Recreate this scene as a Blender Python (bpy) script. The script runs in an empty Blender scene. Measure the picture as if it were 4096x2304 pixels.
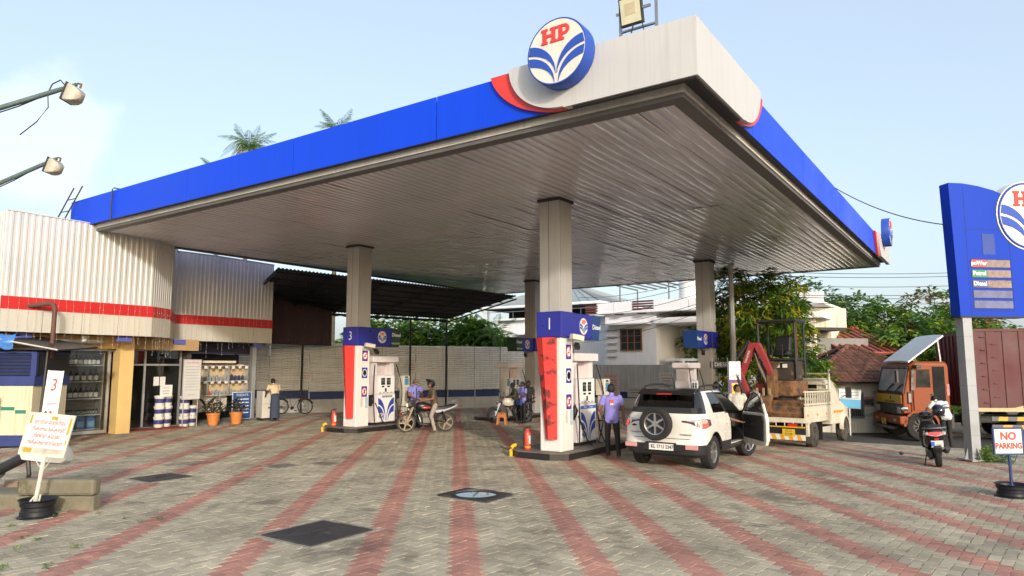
import bpy, bmesh, math, random
import numpy as np
from mathutils import Vector, Matrix, Euler
random.seed(7)
RNG = np.random.default_rng(11)
S = bpy.context.scene
COL = S.collection
rad = math.radians
# World axes: X runs along the pump islands, Y across them, origin under the near canopy corner.
# ---------------------------------------------------------------- camera, sky, sun, exposure
CAM = (-9.47, -3.49, 2.1)
cam_d = bpy.data.cameras.new("camera")
cam_d.sensor_width = 36.0
cam_d.lens = 24.27
cam_d.clip_start = 0.05
cam_d.clip_end = 4000
cam = bpy.data.objects.new("camera", cam_d)
cam.location = CAM
cam.rotation_euler = (rad(90 + 6.42), 0, rad(-55.3))
COL.objects.link(cam)
S.camera = cam
SUN_EL = rad(16.5)
SUN_AZ = math.atan2(-0.797, -0.603)          # direction towards the sun in the XY plane
sun_vec = Vector((math.cos(SUN_AZ) * math.cos(SUN_EL), math.sin(SUN_AZ) * math.cos(SUN_EL), math.sin(SUN_EL)))
sun_d = bpy.data.lights.new("sun", 'SUN')
sun_d.energy = 1.2
sun_d.angle = rad(3)
sun_d.color = (1.0, 0.94, 0.86)
sun = bpy.data.objects.new("sun", sun_d)
sun.rotation_euler = (-sun_vec).to_track_quat('-Z', 'Y').to_euler()
sun.location = (0, 0, 40)
COL.objects.link(sun)
W = bpy.data.worlds.new("World")
S.world = W
W.use_nodes = True
wn, wl = W.node_tree.nodes, W.node_tree.links
wn.clear()
w_out = wn.new('ShaderNodeOutputWorld')
w_bg = wn.new('ShaderNodeBackground')
w_bg.inputs['Strength'].default_value = 0.15
w_sky = wn.new('ShaderNodeTexSky')
w_sky.sky_type = 'NISHITA'
w_sky.sun_disc = False
w_sky.sun_elevation = SUN_EL
w_sky.sun_rotation = math.pi / 2 - SUN_AZ
w_sky.altitude = 20
w_sky.air_density = 1.0
w_sky.dust_density = 4
w_sky.ozone_density = 1.4
# pale tropical haze and one soft cumulus bank low in the sky
w_geo = wn.new('ShaderNodeTexCoord')
w_map = wn.new('ShaderNodeMapping')
w_map.inputs['Scale'].default_value = (1, 1, 1.5)
w_noise = wn.new('ShaderNodeTexNoise')
w_noise.inputs['Scale'].default_value = 5.5
w_noise.inputs['Detail'].default_value = 7
w_noise.inputs['Roughness'].default_value = 0.55
w_dist = wn.new('ShaderNodeVectorMath'); w_dist.operation = 'DISTANCE'
w_dist.inputs[1].default_value = (0.336, 0.905, 0.261)
w_mr = wn.new('ShaderNodeMapRange')
w_mr.inputs['From Min'].default_value = 0.05
w_mr.inputs['From Max'].default_value = 0.15
w_mr.inputs['To Min'].default_value = 0.22
w_mr.inputs['To Max'].default_value = -0.30
w_add = wn.new('ShaderNodeMath'); w_add.operation = 'ADD'
w_cl = wn.new('ShaderNodeMapRange')
w_cl.interpolation_type = 'SMOOTHSTEP'
w_cl.inputs['From Min'].default_value = 0.50
w_cl.inputs['From Max'].default_value = 0.70
w_cl.inputs['To Max'].default_value = 0.15
w_hz = wn.new('ShaderNodeMix'); w_hz.data_type = 'RGBA'
w_hz.inputs['Factor'].default_value = 0.46
w_hz.inputs['B'].default_value = (2.85, 3.2, 3.6, 1)
w_mix = wn.new('ShaderNodeMix'); w_mix.data_type = 'RGBA'
w_mix.inputs['B'].default_value = (6.2, 6.2, 6.3, 1)
wl.new(w_geo.outputs['Generated'], w_map.inputs['Vector'])
wl.new(w_map.outputs['Vector'], w_noise.inputs['Vector'])
wl.new(w_geo.outputs['Generated'], w_dist.inputs[0])
wl.new(w_dist.outputs['Value'], w_mr.inputs['Value'])
wl.new(w_noise.outputs['Fac'], w_add.inputs[0])
wl.new(w_mr.outputs['Result'], w_add.inputs[1])
wl.new(w_add.outputs['Value'], w_cl.inputs['Value'])
wl.new(w_sky.outputs['Color'], w_hz.inputs['A'])
wl.new(w_hz.outputs['Result'], w_mix.inputs['A'])
wl.new(w_cl.outputs['Result'], w_mix.inputs['Factor'])
wl.new(w_mix.outputs['Result'], w_bg.inputs['Color'])
wl.new(w_bg.outputs['Background'], w_out.inputs['Surface'])
vs = S.view_settings
vs.view_transform = 'Standard'
vs.look = 'None'
vs.exposure = 1.07
vs.gamma = 1.0
vs.use_curve_mapping = False
S.render.engine = 'CYCLES'
S.cycles.max_bounces = 6
S.cycles.transparent_max_bounces = 12
S.cycles.use_denoising = True
S.cycles.caustics_reflective = False
S.cycles.caustics_refractive = False
# ---------------------------------------------------------------- materials
MATS = {}
def M(name, col=(.5, .5, .5), rough=.6, metal=0., var=.12, scale=3., bump=0., bscale=40., coat=0., emit=0., rand=0., streak=0., world=False, spot=None, spotcol=None, spotscale=3., spec=.5):
 if name in MATS:
  return MATS[name]
 m = bpy.data.materials.new(name)
 m.use_nodes = True
 n, l = m.node_tree.nodes, m.node_tree.links
 b = n['Principled BSDF']
 b.inputs['Roughness'].default_value = rough
 b.inputs['Metallic'].default_value = metal
 b.inputs['Specular IOR Level'].default_value = spec
 if coat:
  b.inputs['Coat Weight'].default_value = coat
  b.inputs['Coat Roughness'].default_value = .08
 c4 = (*col, 1)
 if world:
  vec = n.new('ShaderNodeNewGeometry').outputs['Position']
 else:
  vec = n.new('ShaderNodeTexCoord').outputs['Object']
 cur = None
 if var:
  t = n.new('ShaderNodeTexNoise')
  t.inputs['Scale'].default_value = scale
  t.inputs['Detail'].default_value = 6
  t.inputs['Roughness'].default_value = .62
  l.new(vec, t.inputs['Vector'])
  r = n.new('ShaderNodeMapRange')
  r.inputs['From Min'].default_value = .3
  r.inputs['From Max'].default_value = .7
  r.inputs['To Min'].default_value = 1 - var
  r.inputs['To Max'].default_value = 1 + var * .6
  l.new(t.outputs['Fac'], r.inputs['Value'])
  cur = r.outputs['Result']
  rr = n.new('ShaderNodeMapRange')
  rr.inputs['From Min'].default_value = .3
  rr.inputs['From Max'].default_value = .7
  rr.inputs['To Min'].default_value = max(.02, rough - .1)
  rr.inputs['To Max'].default_value = min(1, rough + .08)
  l.new(t.outputs['Fac'], rr.inputs['Value'])
  l.new(rr.outputs['Result'], b.inputs['Roughness'])
 def mul(a, bb):
  q = n.new('ShaderNodeMath'); q.operation = 'MULTIPLY'
  l.new(a, q.inputs[0]); l.new(bb, q.inputs[1])
  return q.outputs[0]
 if rand:
  oi = n.new('ShaderNodeObjectInfo')
  r = n.new('ShaderNodeMapRange')
  r.inputs['To Min'].default_value = 1 - rand
  r.inputs['To Max'].default_value = 1 + rand
  l.new(oi.outputs['Random'], r.inputs['Value'])
  gi = n.new('ShaderNodeNewGeometry')
  r2 = n.new('ShaderNodeMapRange')
  r2.inputs['To Min'].default_value = 1 - rand
  r2.inputs['To Max'].default_value = 1 + rand
  l.new(gi.outputs['Random Per Island'], r2.inputs['Value'])
  q = mul(r.outputs['Result'], r2.outputs['Result'])
  cur = q if cur is None else mul(cur, q)
 if streak:
  mp = n.new('ShaderNodeMapping')
  mp.inputs['Scale'].default_value = (9, 9, .35)
  l.new(vec, mp.inputs['Vector'])
  t = n.new('ShaderNodeTexNoise')
  t.inputs['Scale'].default_value = 1.6
  t.inputs['Detail'].default_value = 4
  l.new(mp.outputs['Vector'], t.inputs['Vector'])
  r = n.new('ShaderNodeMapRange')
  r.inputs['From Min'].default_value = .5
  r.inputs['From Max'].default_value = .75
  r.inputs['To Min'].default_value = 1
  r.inputs['To Max'].default_value = 1 - streak
  l.new(t.outputs['Fac'], r.inputs['Value'])
  cur = r.outputs['Result'] if cur is None else mul(cur, r.outputs['Result'])
 colsock = None
 if cur is not None:
  vm = n.new('ShaderNodeVectorMath'); vm.operation = 'SCALE'
  vm.inputs[0].default_value = col
  l.new(cur, vm.inputs['Scale'])
  colsock = vm.outputs['Vector']
 if spot:
  t = n.new('ShaderNodeTexNoise')
  t.inputs['Scale'].default_value = spotscale
  t.inputs['Detail'].default_value = 9
  t.inputs['Roughness'].default_value = .68
  l.new(vec, t.inputs['Vector'])
  r = n.new('ShaderNodeMapRange')
  r.interpolation_type = 'SMOOTHSTEP'
  r.inputs['From Min'].default_value = spot
  r.inputs['From Max'].default_value = spot + .09
  l.new(t.outputs['Fac'], r.inputs['Value'])
  mx = n.new('ShaderNodeMix'); mx.data_type = 'RGBA'
  l.new(r.outputs['Result'], mx.inputs['Factor'])
  if colsock is not None:
   l.new(colsock, mx.inputs['A'])
  else:
   mx.inputs['A'].default_value = c4
  mx.inputs['B'].default_value = (*spotcol, 1)
  colsock = mx.outputs['Result']
 if colsock is not None:
  l.new(colsock, b.inputs['Base Color'])
 else:
  b.inputs['Base Color'].default_value = c4
 if bump:
  t = n.new('ShaderNodeTexNoise')
  t.inputs['Scale'].default_value = bscale
  t.inputs['Detail'].default_value = 5
  l.new(vec, t.inputs['Vector'])
  bp = n.new('ShaderNodeBump')
  bp.inputs['Strength'].default_value = bump
  bp.inputs['Distance'].default_value = .02
  l.new(t.outputs['Fac'], bp.inputs['Height'])
  l.new(bp.outputs['Normal'], b.inputs['Normal'])
 if emit:
  b.inputs['Emission Color'].default_value = c4
  b.inputs['Emission Strength'].default_value = emit
 MATS[name] = m
 return m
def glass(name, tint=(.8, .85, .85), refl=.12, rough=.02):
 if name in MATS:
  return MATS[name]
 m = bpy.data.materials.new(name)
 m.use_nodes = True
 n, l = m.node_tree.nodes, m.node_tree.links
 n.remove(n['Principled BSDF'])
 tr = n.new('ShaderNodeBsdfTransparent')
 tr.inputs['Color'].default_value = (*tint, 1)
 gl = n.new('ShaderNodeBsdfGlossy')
 gl.inputs['Roughness'].default_value = rough
 fr = n.new('ShaderNodeFresnel')
 fr.inputs['IOR'].default_value = 1.5
 ad = n.new('ShaderNodeMath'); ad.operation = 'ADD'; ad.use_clamp = True
 ad.inputs[1].default_value = refl
 mx = n.new('ShaderNodeMixShader')
 l.new(fr.outputs['Fac'], ad.inputs[0])
 l.new(ad.outputs['Value'], mx.inputs['Fac'])
 l.new(tr.outputs['BSDF'], mx.inputs[1])
 l.new(gl.outputs['BSDF'], mx.inputs[2])
 l.new(mx.outputs['Shader'], n['Material Output'].inputs['Surface'])
 MATS[name] = m
 return m
def leafmat(name, col, trans=.35, var=.35):
 if name in MATS:
  return MATS[name]
 m = M(name, col, .45, var=0, rand=0)
 n, l = m.node_tree.nodes, m.node_tree.links
 b = n['Principled BSDF']
 gi = n.new('ShaderNodeNewGeometry')
 r2 = n.new('ShaderNodeMapRange')
 r2.inputs['To Min'].default_value = 1 - var
 r2.inputs['To Max'].default_value = 1 + var
 l.new(gi.outputs['Random Per Island'], r2.inputs['Value'])
 vm = n.new('ShaderNodeVectorMath'); vm.operation = 'SCALE'
 vm.inputs[0].default_value = col
 l.new(r2.outputs['Result'], vm.inputs['Scale'])
 l.new(vm.outputs['Vector'], b.inputs['Base Color'])
 tl = n.new('ShaderNodeBsdfTranslucent')
 vm2 = n.new('ShaderNodeVectorMath'); vm2.operation = 'MULTIPLY'
 vm2.inputs[1].default_value = (1.25, 1.35, .7)
 l.new(vm.outputs['Vector'], vm2.inputs[0])
 l.new(vm2.outputs['Vector'], tl.inputs['Color'])
 mx = n.new('ShaderNodeMixShader')
 mx.inputs['Fac'].default_value = trans
 l.new(b.outputs['BSDF'], mx.inputs[1])
 l.new(tl.outputs['BSDF'], mx.inputs[2])
 l.new(mx.outputs['Shader'], n['Material Output'].inputs['Surface'])
 return m
# ---------------------------------------------------------------- mesh helpers
def ss(a, b, x):
 t = min(1, max(0, (x - a) / (b - a)))
 return t * t * (3 - 2 * t)
def gz(x, y):
 "ground height: the forecourt falls gently towards the road"
 return -.2 * ss(8, 15, x) - .35 * ss(13, 18, x) * (1 - ss(1, 6, y))
class MB:
 def __init__(s):
  s.v, s.f, s.m = [], [], []
 def add(s, verts, faces, mi=0, T=None):
  o = len(s.v)
  if T is not None:
   verts = [T @ Vector(p) for p in verts]
  s.v += [tuple(p) for p in verts]
  s.f += [tuple(i + o for i in f) for f in faces]
  s.m += [mi] * len(faces)
  return s
 def bx(s, x0, x1, y0, y1, z0, z1, mi=0, T=None):
  return s.add([(x0, y0, z0), (x1, y0, z0), (x1, y1, z0), (x0, y1, z0), (x0, y0, z1), (x1, y0, z1), (x1, y1, z1), (x0, y1, z1)],
                     [(3, 2, 1, 0), (4, 5, 6, 7), (0, 1, 5, 4), (1, 2, 6, 5), (2, 3, 7, 6), (3, 0, 4, 7)], mi, T)
 def box(s, c, d, rot=(0, 0, 0), mi=0):
  T = Matrix.Translation(c) @ Euler(rot).to_matrix().to_4x4()
  return s.bx(-d[0] / 2, d[0] / 2, -d[1] / 2, d[1] / 2, -d[2] / 2, d[2] / 2, mi, T)
 def ring(s, c, ax, r, n, ref=None):
  ax = Vector(ax).normalized()
  ref = Vector(ref) if ref else (Vector((0, 0, 1)) if abs(ax.z) < .95 else Vector((1, 0, 0)))
  a = ax.cross(ref).normalized(); b = ax.cross(a)
  rx, ry = (r, r) if not isinstance(r, (tuple, list)) else r
  return [Vector(c) + a * (math.cos(2 * math.pi * k / n) * rx) + b * (math.sin(2 * math.pi * k / n) * ry) for k in range(n)]
 def loft(s, rings, mi=0, cap=True, T=None, closed=True):
  n = len(rings[0]); V = [p for r in rings for p in r]; F = []
  for i in range(len(rings) - 1):
   for k in range(n if closed else n - 1):
    k2 = (k + 1) % n
    F.append((i * n + k, i * n + k2, (i + 1) * n + k2, (i + 1) * n + k))
  if cap:
   F.append(tuple(range(n - 1, -1, -1)))
   F.append(tuple((len(rings) - 1) * n + k for k in range(n)))
  return s.add(V, F, mi, T)
 def cyl(s, a, b, r0, r1=None, n=10, mi=0, cap=True):
  r1 = r0 if r1 is None else r1
  ax = Vector(b) - Vector(a)
  return s.loft([s.ring(a, ax, r0, n), s.ring(b, ax, r1, n)], mi, cap)
 def tube(s, pts, r, n=6, mi=0, cap=True, ref=None):
  pts = [Vector(p) for p in pts]; R = []
  for i, p in enumerate(pts):
   d = (pts[min(i + 1, len(pts) - 1)] - pts[max(i - 1, 0)])
   rr = r[i] if isinstance(r, list) else r
   R.append(s.ring(p, d, rr, n, ref))
  return s.loft(R, mi, cap)
 def lathe(s, prof, n=20, mi=0, T=None, cap=True):
  R = [[Vector((r * math.cos(2 * math.pi * k / n), r * math.sin(2 * math.pi * k / n), z)) for k in range(n)] for r, z in prof]
  return s.loft(R, mi, cap, T)
 def prism(s, poly, h0, h1, plane='xy', mi=0, T=None):
  "polygon extruded along the third axis"
  def P(a, b, h):
   return {'xy': (a, b, h), 'xz': (a, h, b), 'yz': (h, a, b)}[plane]
  n = len(poly)
  V = [P(a, b, h0) for a, b in poly] + [P(a, b, h1) for a, b in poly]
  F = [tuple(range(n - 1, -1, -1)), tuple(range(n, 2 * n))] + [(k, (k + 1) % n, n + (k + 1) % n, n + k) for k in range(n)]
  return s.add(V, F, mi, T)
 def ell(s, c, r, n=14, m=9, mi=0, T=None, z0=-1., z1=1.):
  c = Vector(c); R = []
  for i in range(m + 1):
   z = math.sin(math.asin(max(-1, z0)) + (math.asin(min(1, z1)) - math.asin(max(-1, z0))) * i / m)
   q = math.sqrt(max(1e-6, 1 - z * z))
   R.append([c + Vector((r[0] * q * math.cos(2 * math.pi * k / n), r[1] * q * math.sin(2 * math.pi * k / n), r[2] * z)) for k in range(n)])
  return s.loft(R, mi, True, T)
 def quad(s, p, mi=0):
  return s.add(p, [tuple(range(len(p)))], mi)
 def mesh(s, name, mats, smooth=False, fix=True):
  me = bpy.data.meshes.new(name)
  me.from_pydata(s.v, [], s.f)
  for m in (mats if isinstance(mats, (list, tuple)) else [mats]):
   me.materials.append(m)
  if any(s.m):
   me.polygons.foreach_set('material_index', s.m)
  if fix:
   bm = bmesh.new(); bm.from_mesh(me)
   bmesh.ops.recalc_face_normals(bm, faces=bm.faces)
   bm.to_mesh(me); bm.free()
  if smooth:
   me.shade_smooth()
   me.set_sharp_from_angle(angle=rad(smooth if smooth is not True else 40))
  me.update()
  return me
 def build(s, name, mats, parent=None, smooth=False, bevel=0, fix=True, loc=None, rot=None):
  o = bpy.data.objects.new(name, s.mesh(name, mats, smooth, fix))
  COL.objects.link(o)
  if loc is not None: o.location = loc
  if rot is not None: o.rotation_euler = rot
  if parent: o.parent = parent
  if bevel:
   b = o.modifiers.new('bevel', 'BEVEL'); b.width = bevel; b.segments = 2; b.limit_method = 'ANGLE'; b.angle_limit = rad(35)
   b.harden_normals = False
  return o
def tag(o, label=None, cat=None, group=None, kind=None):
 if label: o['label'] = label
 if cat: o['category'] = cat
 if group: o['group'] = group
 if kind: o['kind'] = kind
 return o
def thing(name, label, cat, loc=(0, 0, 0), rz=0, group=None):
 o = bpy.data.objects.new(name, None)
 o.empty_display_size = .2
 COL.objects.link(o)
 o.location = loc
 o.rotation_euler = (0, 0, rz) if not isinstance(rz, tuple) else rz
 return tag(o, label, cat, group)
def dup(o, parent=None):
 c = o.copy()
 COL.objects.link(c)
 c.parent = parent
 for ch in [x for x in bpy.data.objects if x.parent == o]:
  dup(ch, c)
 return c
def inst(name, me, parent, loc=(0, 0, 0), rot=(0, 0, 0), scale=None):
 o = bpy.data.objects.new(name, me)
 COL.objects.link(o)
 o.location = loc; o.rotation_euler = rot
 if scale: o.scale = scale
 o.parent = parent
 return o
FONTC = {}
def text(name, body, size, mat, parent, loc, rot=(rad(90), 0, 0), ext=.002, align='CENTER', bold=0., sx=1., shear=0., fit=0):
 key = (body, size, ext, align, bold, sx, shear, fit, mat.name)
 if key not in FONTC:
  cu = bpy.data.curves.new('lettering', 'FONT')
  cu.body = body; cu.size = size; cu.extrude = ext; cu.align_x = align; cu.align_y = 'CENTER'
  cu.offset = bold; cu.resolution_u = 3; cu.shear = shear
  t = bpy.data.objects.new('lettering_tmp', cu)
  COL.objects.link(t)
  bpy.context.view_layer.update()
  me = bpy.data.meshes.new_from_object(t.evaluated_get(bpy.context.evaluated_depsgraph_get()))
  bpy.data.objects.remove(t)
  me.materials.clear(); me.materials.append(mat)
  if fit:
   xs = [v.co.x for v in me.vertices]; sx = fit / (max(xs) - min(xs)); me.transform(Matrix.Translation((-(max(xs) + min(xs)) / 2, 0, 0)))
  if sx != 1:
   me.transform(Matrix.Diagonal((sx, 1, 1, 1)))
  FONTC[key] = me
 return inst(name, FONTC[key], parent, loc, rot)
ORD = "first second third fourth fifth sixth seventh eighth ninth tenth eleventh twelfth thirteenth fourteenth fifteenth sixteenth seventeenth eighteenth nineteenth twentieth".split()
# ---------------------------------------------------------------- ground, road, paving
earth = M('earth', (.20, .155, .11), .95, var=.35, scale=.8, bump=.5, bscale=6, world=True, spot=.56, spotcol=(.08, .10, .035), spotscale=.5)
asphalt = M('asphalt', (.075, .072, .07), .85, var=.25, scale=.9, bump=.35, bscale=60, world=True, spot=.6, spotcol=(.16, .13, .10), spotscale=.7)
sand = M('joint_sand', (.46, .43, .37), .95, var=.85, scale=3.0, world=True, bump=.3)
def sheet(name, x0, x1, y0, y1, nx, ny, dz, mat):
 b = MB()
 V = [(x0 + (x1 - x0) * i / nx, y0 + (y1 - y0) * j / ny) for j in range(ny + 1) for i in range(nx + 1)]
 b.add([(x, y, gz(x, y) + dz) for x, y in V], [(j * (nx + 1) + i, j * (nx + 1) + i + 1, (j + 1) * (nx + 1) + i + 1, (j + 1) * (nx + 1) + i) for j in range(ny) for i in range(nx)])
 return tag(b.build(name, mat, fix=False), kind='structure')
def big_ground():
 xs = sorted(set([-600, -300, -120, -60, -30] + list(range(-20, 42, 2)) + [60, 120, 300, 600]))
 ys = sorted(set([-600, -300, -120, -60, -30] + list(range(-20, 42, 2)) + [60, 120, 300, 600]))
 b = MB(); n = len(xs)
 b.add([(x, y, gz(x, y) - .05) for y in ys for x in xs], [(j * n + i, j * n + i + 1, (j + 1) * n + i + 1, (j + 1) * n + i) for j in range(len(ys) - 1) for i in range(n - 1)])
 tag(b.build('ground', earth, fix=False), kind='structure')
big_ground()
sheet('road', 15.6, 22.6, -60, 5, 7, 32, -.03, asphalt)
A_S = rad(39.4)                                   # direction of the red paver bands
T_S = (math.cos(A_S), math.sin(A_S)); L_S = (math.sin(A_S), -math.cos(A_S))
BANDS = [v * 2.1 for v in (-6.9, -6.25, -5.6, -5.0, -4.4, -3.78, -3.15, -2.5, -1.84, -1.12, -.49, .12, .68, 1.23, 1.79, 2.25, 2.69, 3.12, 3.56, 4.0, 4.45, 4.9, 5.35)]
HOLES = [(-.78, .16, 3.0, 4.15), (-4.02, -2.88, 3.12, 4.22), (-2.75, -1.8, 9.1, 10.0), (-.34, .3, 8.65, 9.25), (.5, 1.0, 8.15, 8.8)]
PL, PW, GAP = .245, .1225, .009
def paved(x, y):
 if x > 15.6 and y < 3.6: return False
 if x > 22.5: return False
 if y > 19.3 and x < 8: return False
 if y > 24: return False
 for a, b, c, d in HOLES:
  if a - .03 < x < b + .03 and c - .03 < y < d + .03: return False
 return True
g_grey = M('paver_grey', (.42, .37, .27), .82, var=.34, scale=.9, bump=.4, bscale=70, world=True, rand=.16, spot=.56, spotcol=(.19, .165, .12), spotscale=.62)
g_red = M('paver_red', (.42, .21, .16), .82, var=.32, scale=.9, bump=.4, bscale=70, world=True, rand=.15, spot=.57, spotcol=(.22, .12, .095), spotscale=.62)
def wear(m):
 "oil drips and the dark lanes that tyres leave beside the pump island"
 n, l = m.node_tree.nodes, m.node_tree.links
 b = n['Principled BSDF']; src = b.inputs['Base Color'].links[0].from_socket
 pos = n.new('ShaderNodeNewGeometry').outputs['Position']
 def math_(op, *a):
  q = n.new('ShaderNodeMath'); q.operation = op; q.use_clamp = op == 'MAXIMUM'
  for i, v in enumerate(a):
   if isinstance(v, (int, float)): q.inputs[i].default_value = v
   else: l.new(v, q.inputs[i])
  return q.outputs[0]
 def rng(v, a, c, lo, hi):
  r = n.new('ShaderNodeMapRange'); r.interpolation_type = 'SMOOTHSTEP'
  l.new(v, r.inputs['Value'])
  for k, q in zip(('From Min', 'From Max', 'To Min', 'To Max'), (a, c, lo, hi)): r.inputs[k].default_value = q
  return r.outputs[0]
 t = n.new('ShaderNodeTexNoise'); t.inputs['Scale'].default_value = 2.3; t.inputs['Detail'].default_value = 5; l.new(pos, t.inputs['Vector'])
 t2 = n.new('ShaderNodeTexNoise'); t2.inputs['Scale'].default_value = .35; t2.inputs['Detail'].default_value = 3; l.new(pos, t2.inputs['Vector'])
 oil = math_('MULTIPLY', rng(t.outputs['Fac'], .60, .70, 0, .5), rng(t2.outputs['Fac'], .46, .58, 0, 1))
 sep = n.new('ShaderNodeSeparateXYZ'); l.new(pos, sep.inputs[0])
 y = math_('ADD', sep.outputs['Y'], math_('MULTIPLY', t2.outputs['Fac'], .8))
 lane = None
 for c in (1.7, 3.2, 11.3, 12.6, 16.0, 17.4):
  q = rng(math_('ABSOLUTE', math_('SUBTRACT', y, c)), .05, .32, .17, 0)
  lane = q if lane is None else math_('MAXIMUM', lane, q)
 lane = math_('MULTIPLY', lane, rng(t.outputs['Fac'], .35, .6, .3, 1))
 mx = n.new('ShaderNodeMix'); mx.data_type = 'RGBA'
 l.new(math_('MAXIMUM', oil, lane), mx.inputs['Factor']); l.new(src, mx.inputs['A']); mx.inputs['B'].default_value = (.07, .06, .05, 1)
 l.new(mx.outputs['Result'], b.inputs['Base Color'])
wear(g_grey); wear(g_red)
def paver_outline():
 a = .005
 zz = [0, a, 0, -a, 0]                          # zigzag long edges
 zz = [-a, a, -a, a, -a]
 bot = [(-PL / 2 + PL * k / 4, -PW / 2 + zz[k]) for k in range(5)]
 top = [(-PL / 2 + PL * k / 4, PW / 2 + zz[k]) for k in range(4, -1, -1)]
 return bot + top
PO = paver_outline()
def shrink(p, g): return (p[0] * (1 - 2 * g / PL), p[1] * (1 - 2 * g / PW))
P_top = [shrink(p, GAP / 2 + .003) for p in PO]
P_bot = [shrink(p, GAP / 2) for p in PO]
def paver_mesh(mat):
 b = MB()
 b.add([(x, y, 0) for x, y in P_top] + [(x, y, -.008) for x, y in P_bot] + [(x, y, -.04) for x, y in P_bot],
          [(0, 1, 8, 9), (1, 2, 7, 8), (2, 3, 6, 7), (3, 4, 5, 6)] + [(10 + k, 10 + (k + 1) % 10, (k + 1) % 10, k) for k in range(10)] + [(20 + k, 20 + (k + 1) % 10, 10 + (k + 1) % 10, 10 + k) for k in range(10)])
 return b.mesh('paver', mat, fix=False)
def lay_pavers():
 root = tag(thing('forecourt_paving', 'grey zigzag paving blocks with red bands across the whole forecourt', None), kind='structure')
 cx, cy = CAM[0], CAM[1]
 near = []
 # 45-degree herringbone: cells of one paver width, columns of chevrons running along the bands
 W_ = PL / 2
 PER = 4 * W_ / math.sqrt(2)
 redcol = {round(q / PER - .375) for q in BANDS}
 fx, fy = math.cos(rad(34.7)), math.sin(rad(34.7))
 r2 = math.sqrt(.5)
 e1 = ((T_S[0] + L_S[0]) * r2, (T_S[1] + L_S[1]) * r2); e2 = ((T_S[0] - L_S[0]) * r2, (T_S[1] - L_S[1]) * r2)
 N = 330
 for c in range(-190, N):
  for r in range(-190, N):
   dd = (c - r) % 4
   if dd == 0: p, q, turn = c + 1.0, r + .5, 0
   elif dd == 3: p, q, turn = c + .5, r + 1.0, 1
   else: continue
   along, lat0 = (p + q) * W_ * r2, (p - q) * W_ * r2
   if not (2.6 < along < 40): continue
   x = cx + e1[0] * p * W_ + e2[0] * q * W_; y = cy + e1[1] * p * W_ + e2[1] * q * W_
   d = (x - cx) * fx + (y - cy) * fy
   lat = (x - cx) * fy - (y - cy) * fx
   if abs(lat) > .86 * max(d, 4.5) + 1.2 or not paved(x, y): continue
   kc = math.floor((c - r) / 4); red = kc in redcol
   near.append((d, lat, x, y, red, turn))
 near.sort(key=lambda q: q[0] + (0 if abs(q[1]) < .74 * q[0] and q[0] > 7.1 else 50))
 ms = [paver_mesh(g_grey), paver_mesh(g_red)]
 rz = math.atan2(e1[1], e1[0])
 for d, lat, x, y, red, turn in near[:300]:
  inst('paver', ms[red], root, (x, y, gz(x, y) + random.gauss(0, .0016)), (random.gauss(0, .012), random.gauss(0, .008), rz + turn * math.pi / 2))
 rest = np.array([(q[2], q[3], q[4], q[5]) for q in near[300:]])
 n = len(rest)
 base = np.array([(x, y, 0) for x, y in P_top] + [(x, y, -.008) for x, y in P_bot] + [(x, y, -.04) for x, y in P_bot])
 fac = [(0, 1, 8, 9), (1, 2, 7, 8), (2, 3, 6, 7), (3, 4, 5, 6)] + [(10 + k, 10 + (k + 1) % 10, (k + 1) % 10, k) for k in range(10)]
 base = base[:20]
 base[10:, 2] = -.03
 c, s_ = math.cos(rz), math.sin(rz)
 R = np.array([[c, -s_, 0], [s_, c, 0], [0, 0, 1]])
 bw2 = np.stack([base @ R.T, np.stack([-base[:, 1], base[:, 0], base[:, 2]], 1) @ R.T]); bw = bw2[rest[:, 3].astype(int)]
 zz = np.array([gz(q[0], q[1]) for q in rest]) + RNG.normal(0, .0018, n)
 tx, ty = RNG.normal(0, .012, n), RNG.normal(0, .01, n)
 V = bw + np.stack([rest[:, 0], rest[:, 1], zz], 1)[:, None, :]
 V[:, :, 2] += tx[:, None] * bw[:, :, 0] + ty[:, None] * bw[:, :, 1]
 F = np.array(fac)[None] + (np.arange(n) * 20)[:, None, None]
 me = bpy.data.meshes.new('paver_field')
 me.from_pydata(V.reshape(-1, 3).tolist(), [], F.reshape(-1, 4).tolist())
 me.materials.append(g_grey); me.materials.append(g_red)
 me.polygons.foreach_set('material_index', np.repeat(rest[:, 2].astype(int), 14))
 tag(inst('paver_field', me, root), kind='stuff')
 # bedding that shows in the joints
 b = MB(); n = 20
 xs = [-16 + 1.0 * i for i in range(40)]; ys = [-10 + 1.0 * i for i in range(36)]
 ok = lambda x, y: not (x > 15 and y < 3.5)
 for x in xs:
  for y in ys:
   if ok(x, y) and x < 23 and y < 25:
    b.add([(x, y, gz(x, y) - .011), (x + 1, y, gz(x + 1, y) - .011), (x + 1, y + 1, gz(x + 1, y + 1) - .011), (x, y + 1, gz(x, y + 1) - .011)], [(0, 1, 2, 3)])
 b.build('joint_bed', sand, root, fix=False)
lay_pavers()
# kerb between paving and road
kerb = M('kerb_concrete', (.33, .31, .28), .9, var=.3, scale=2, bump=.4, world=True)
def kerb_line():
 root = tag(thing('kerb', 'low worn concrete kerb along the far side of the road', None), kind='structure')
 me = MB().bx(-.45, .45, -.1, .1, -.3, .12).mesh('kerb_stone', kerb)
 for k in range(34):
  y = 6 - k * .93
  inst('kerb_stone', me, root, (22.35, y, gz(22.35, y) + random.gauss(0, .006)), (0, 0, rad(90) + random.gauss(0, .01)))
kerb_line()
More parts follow.
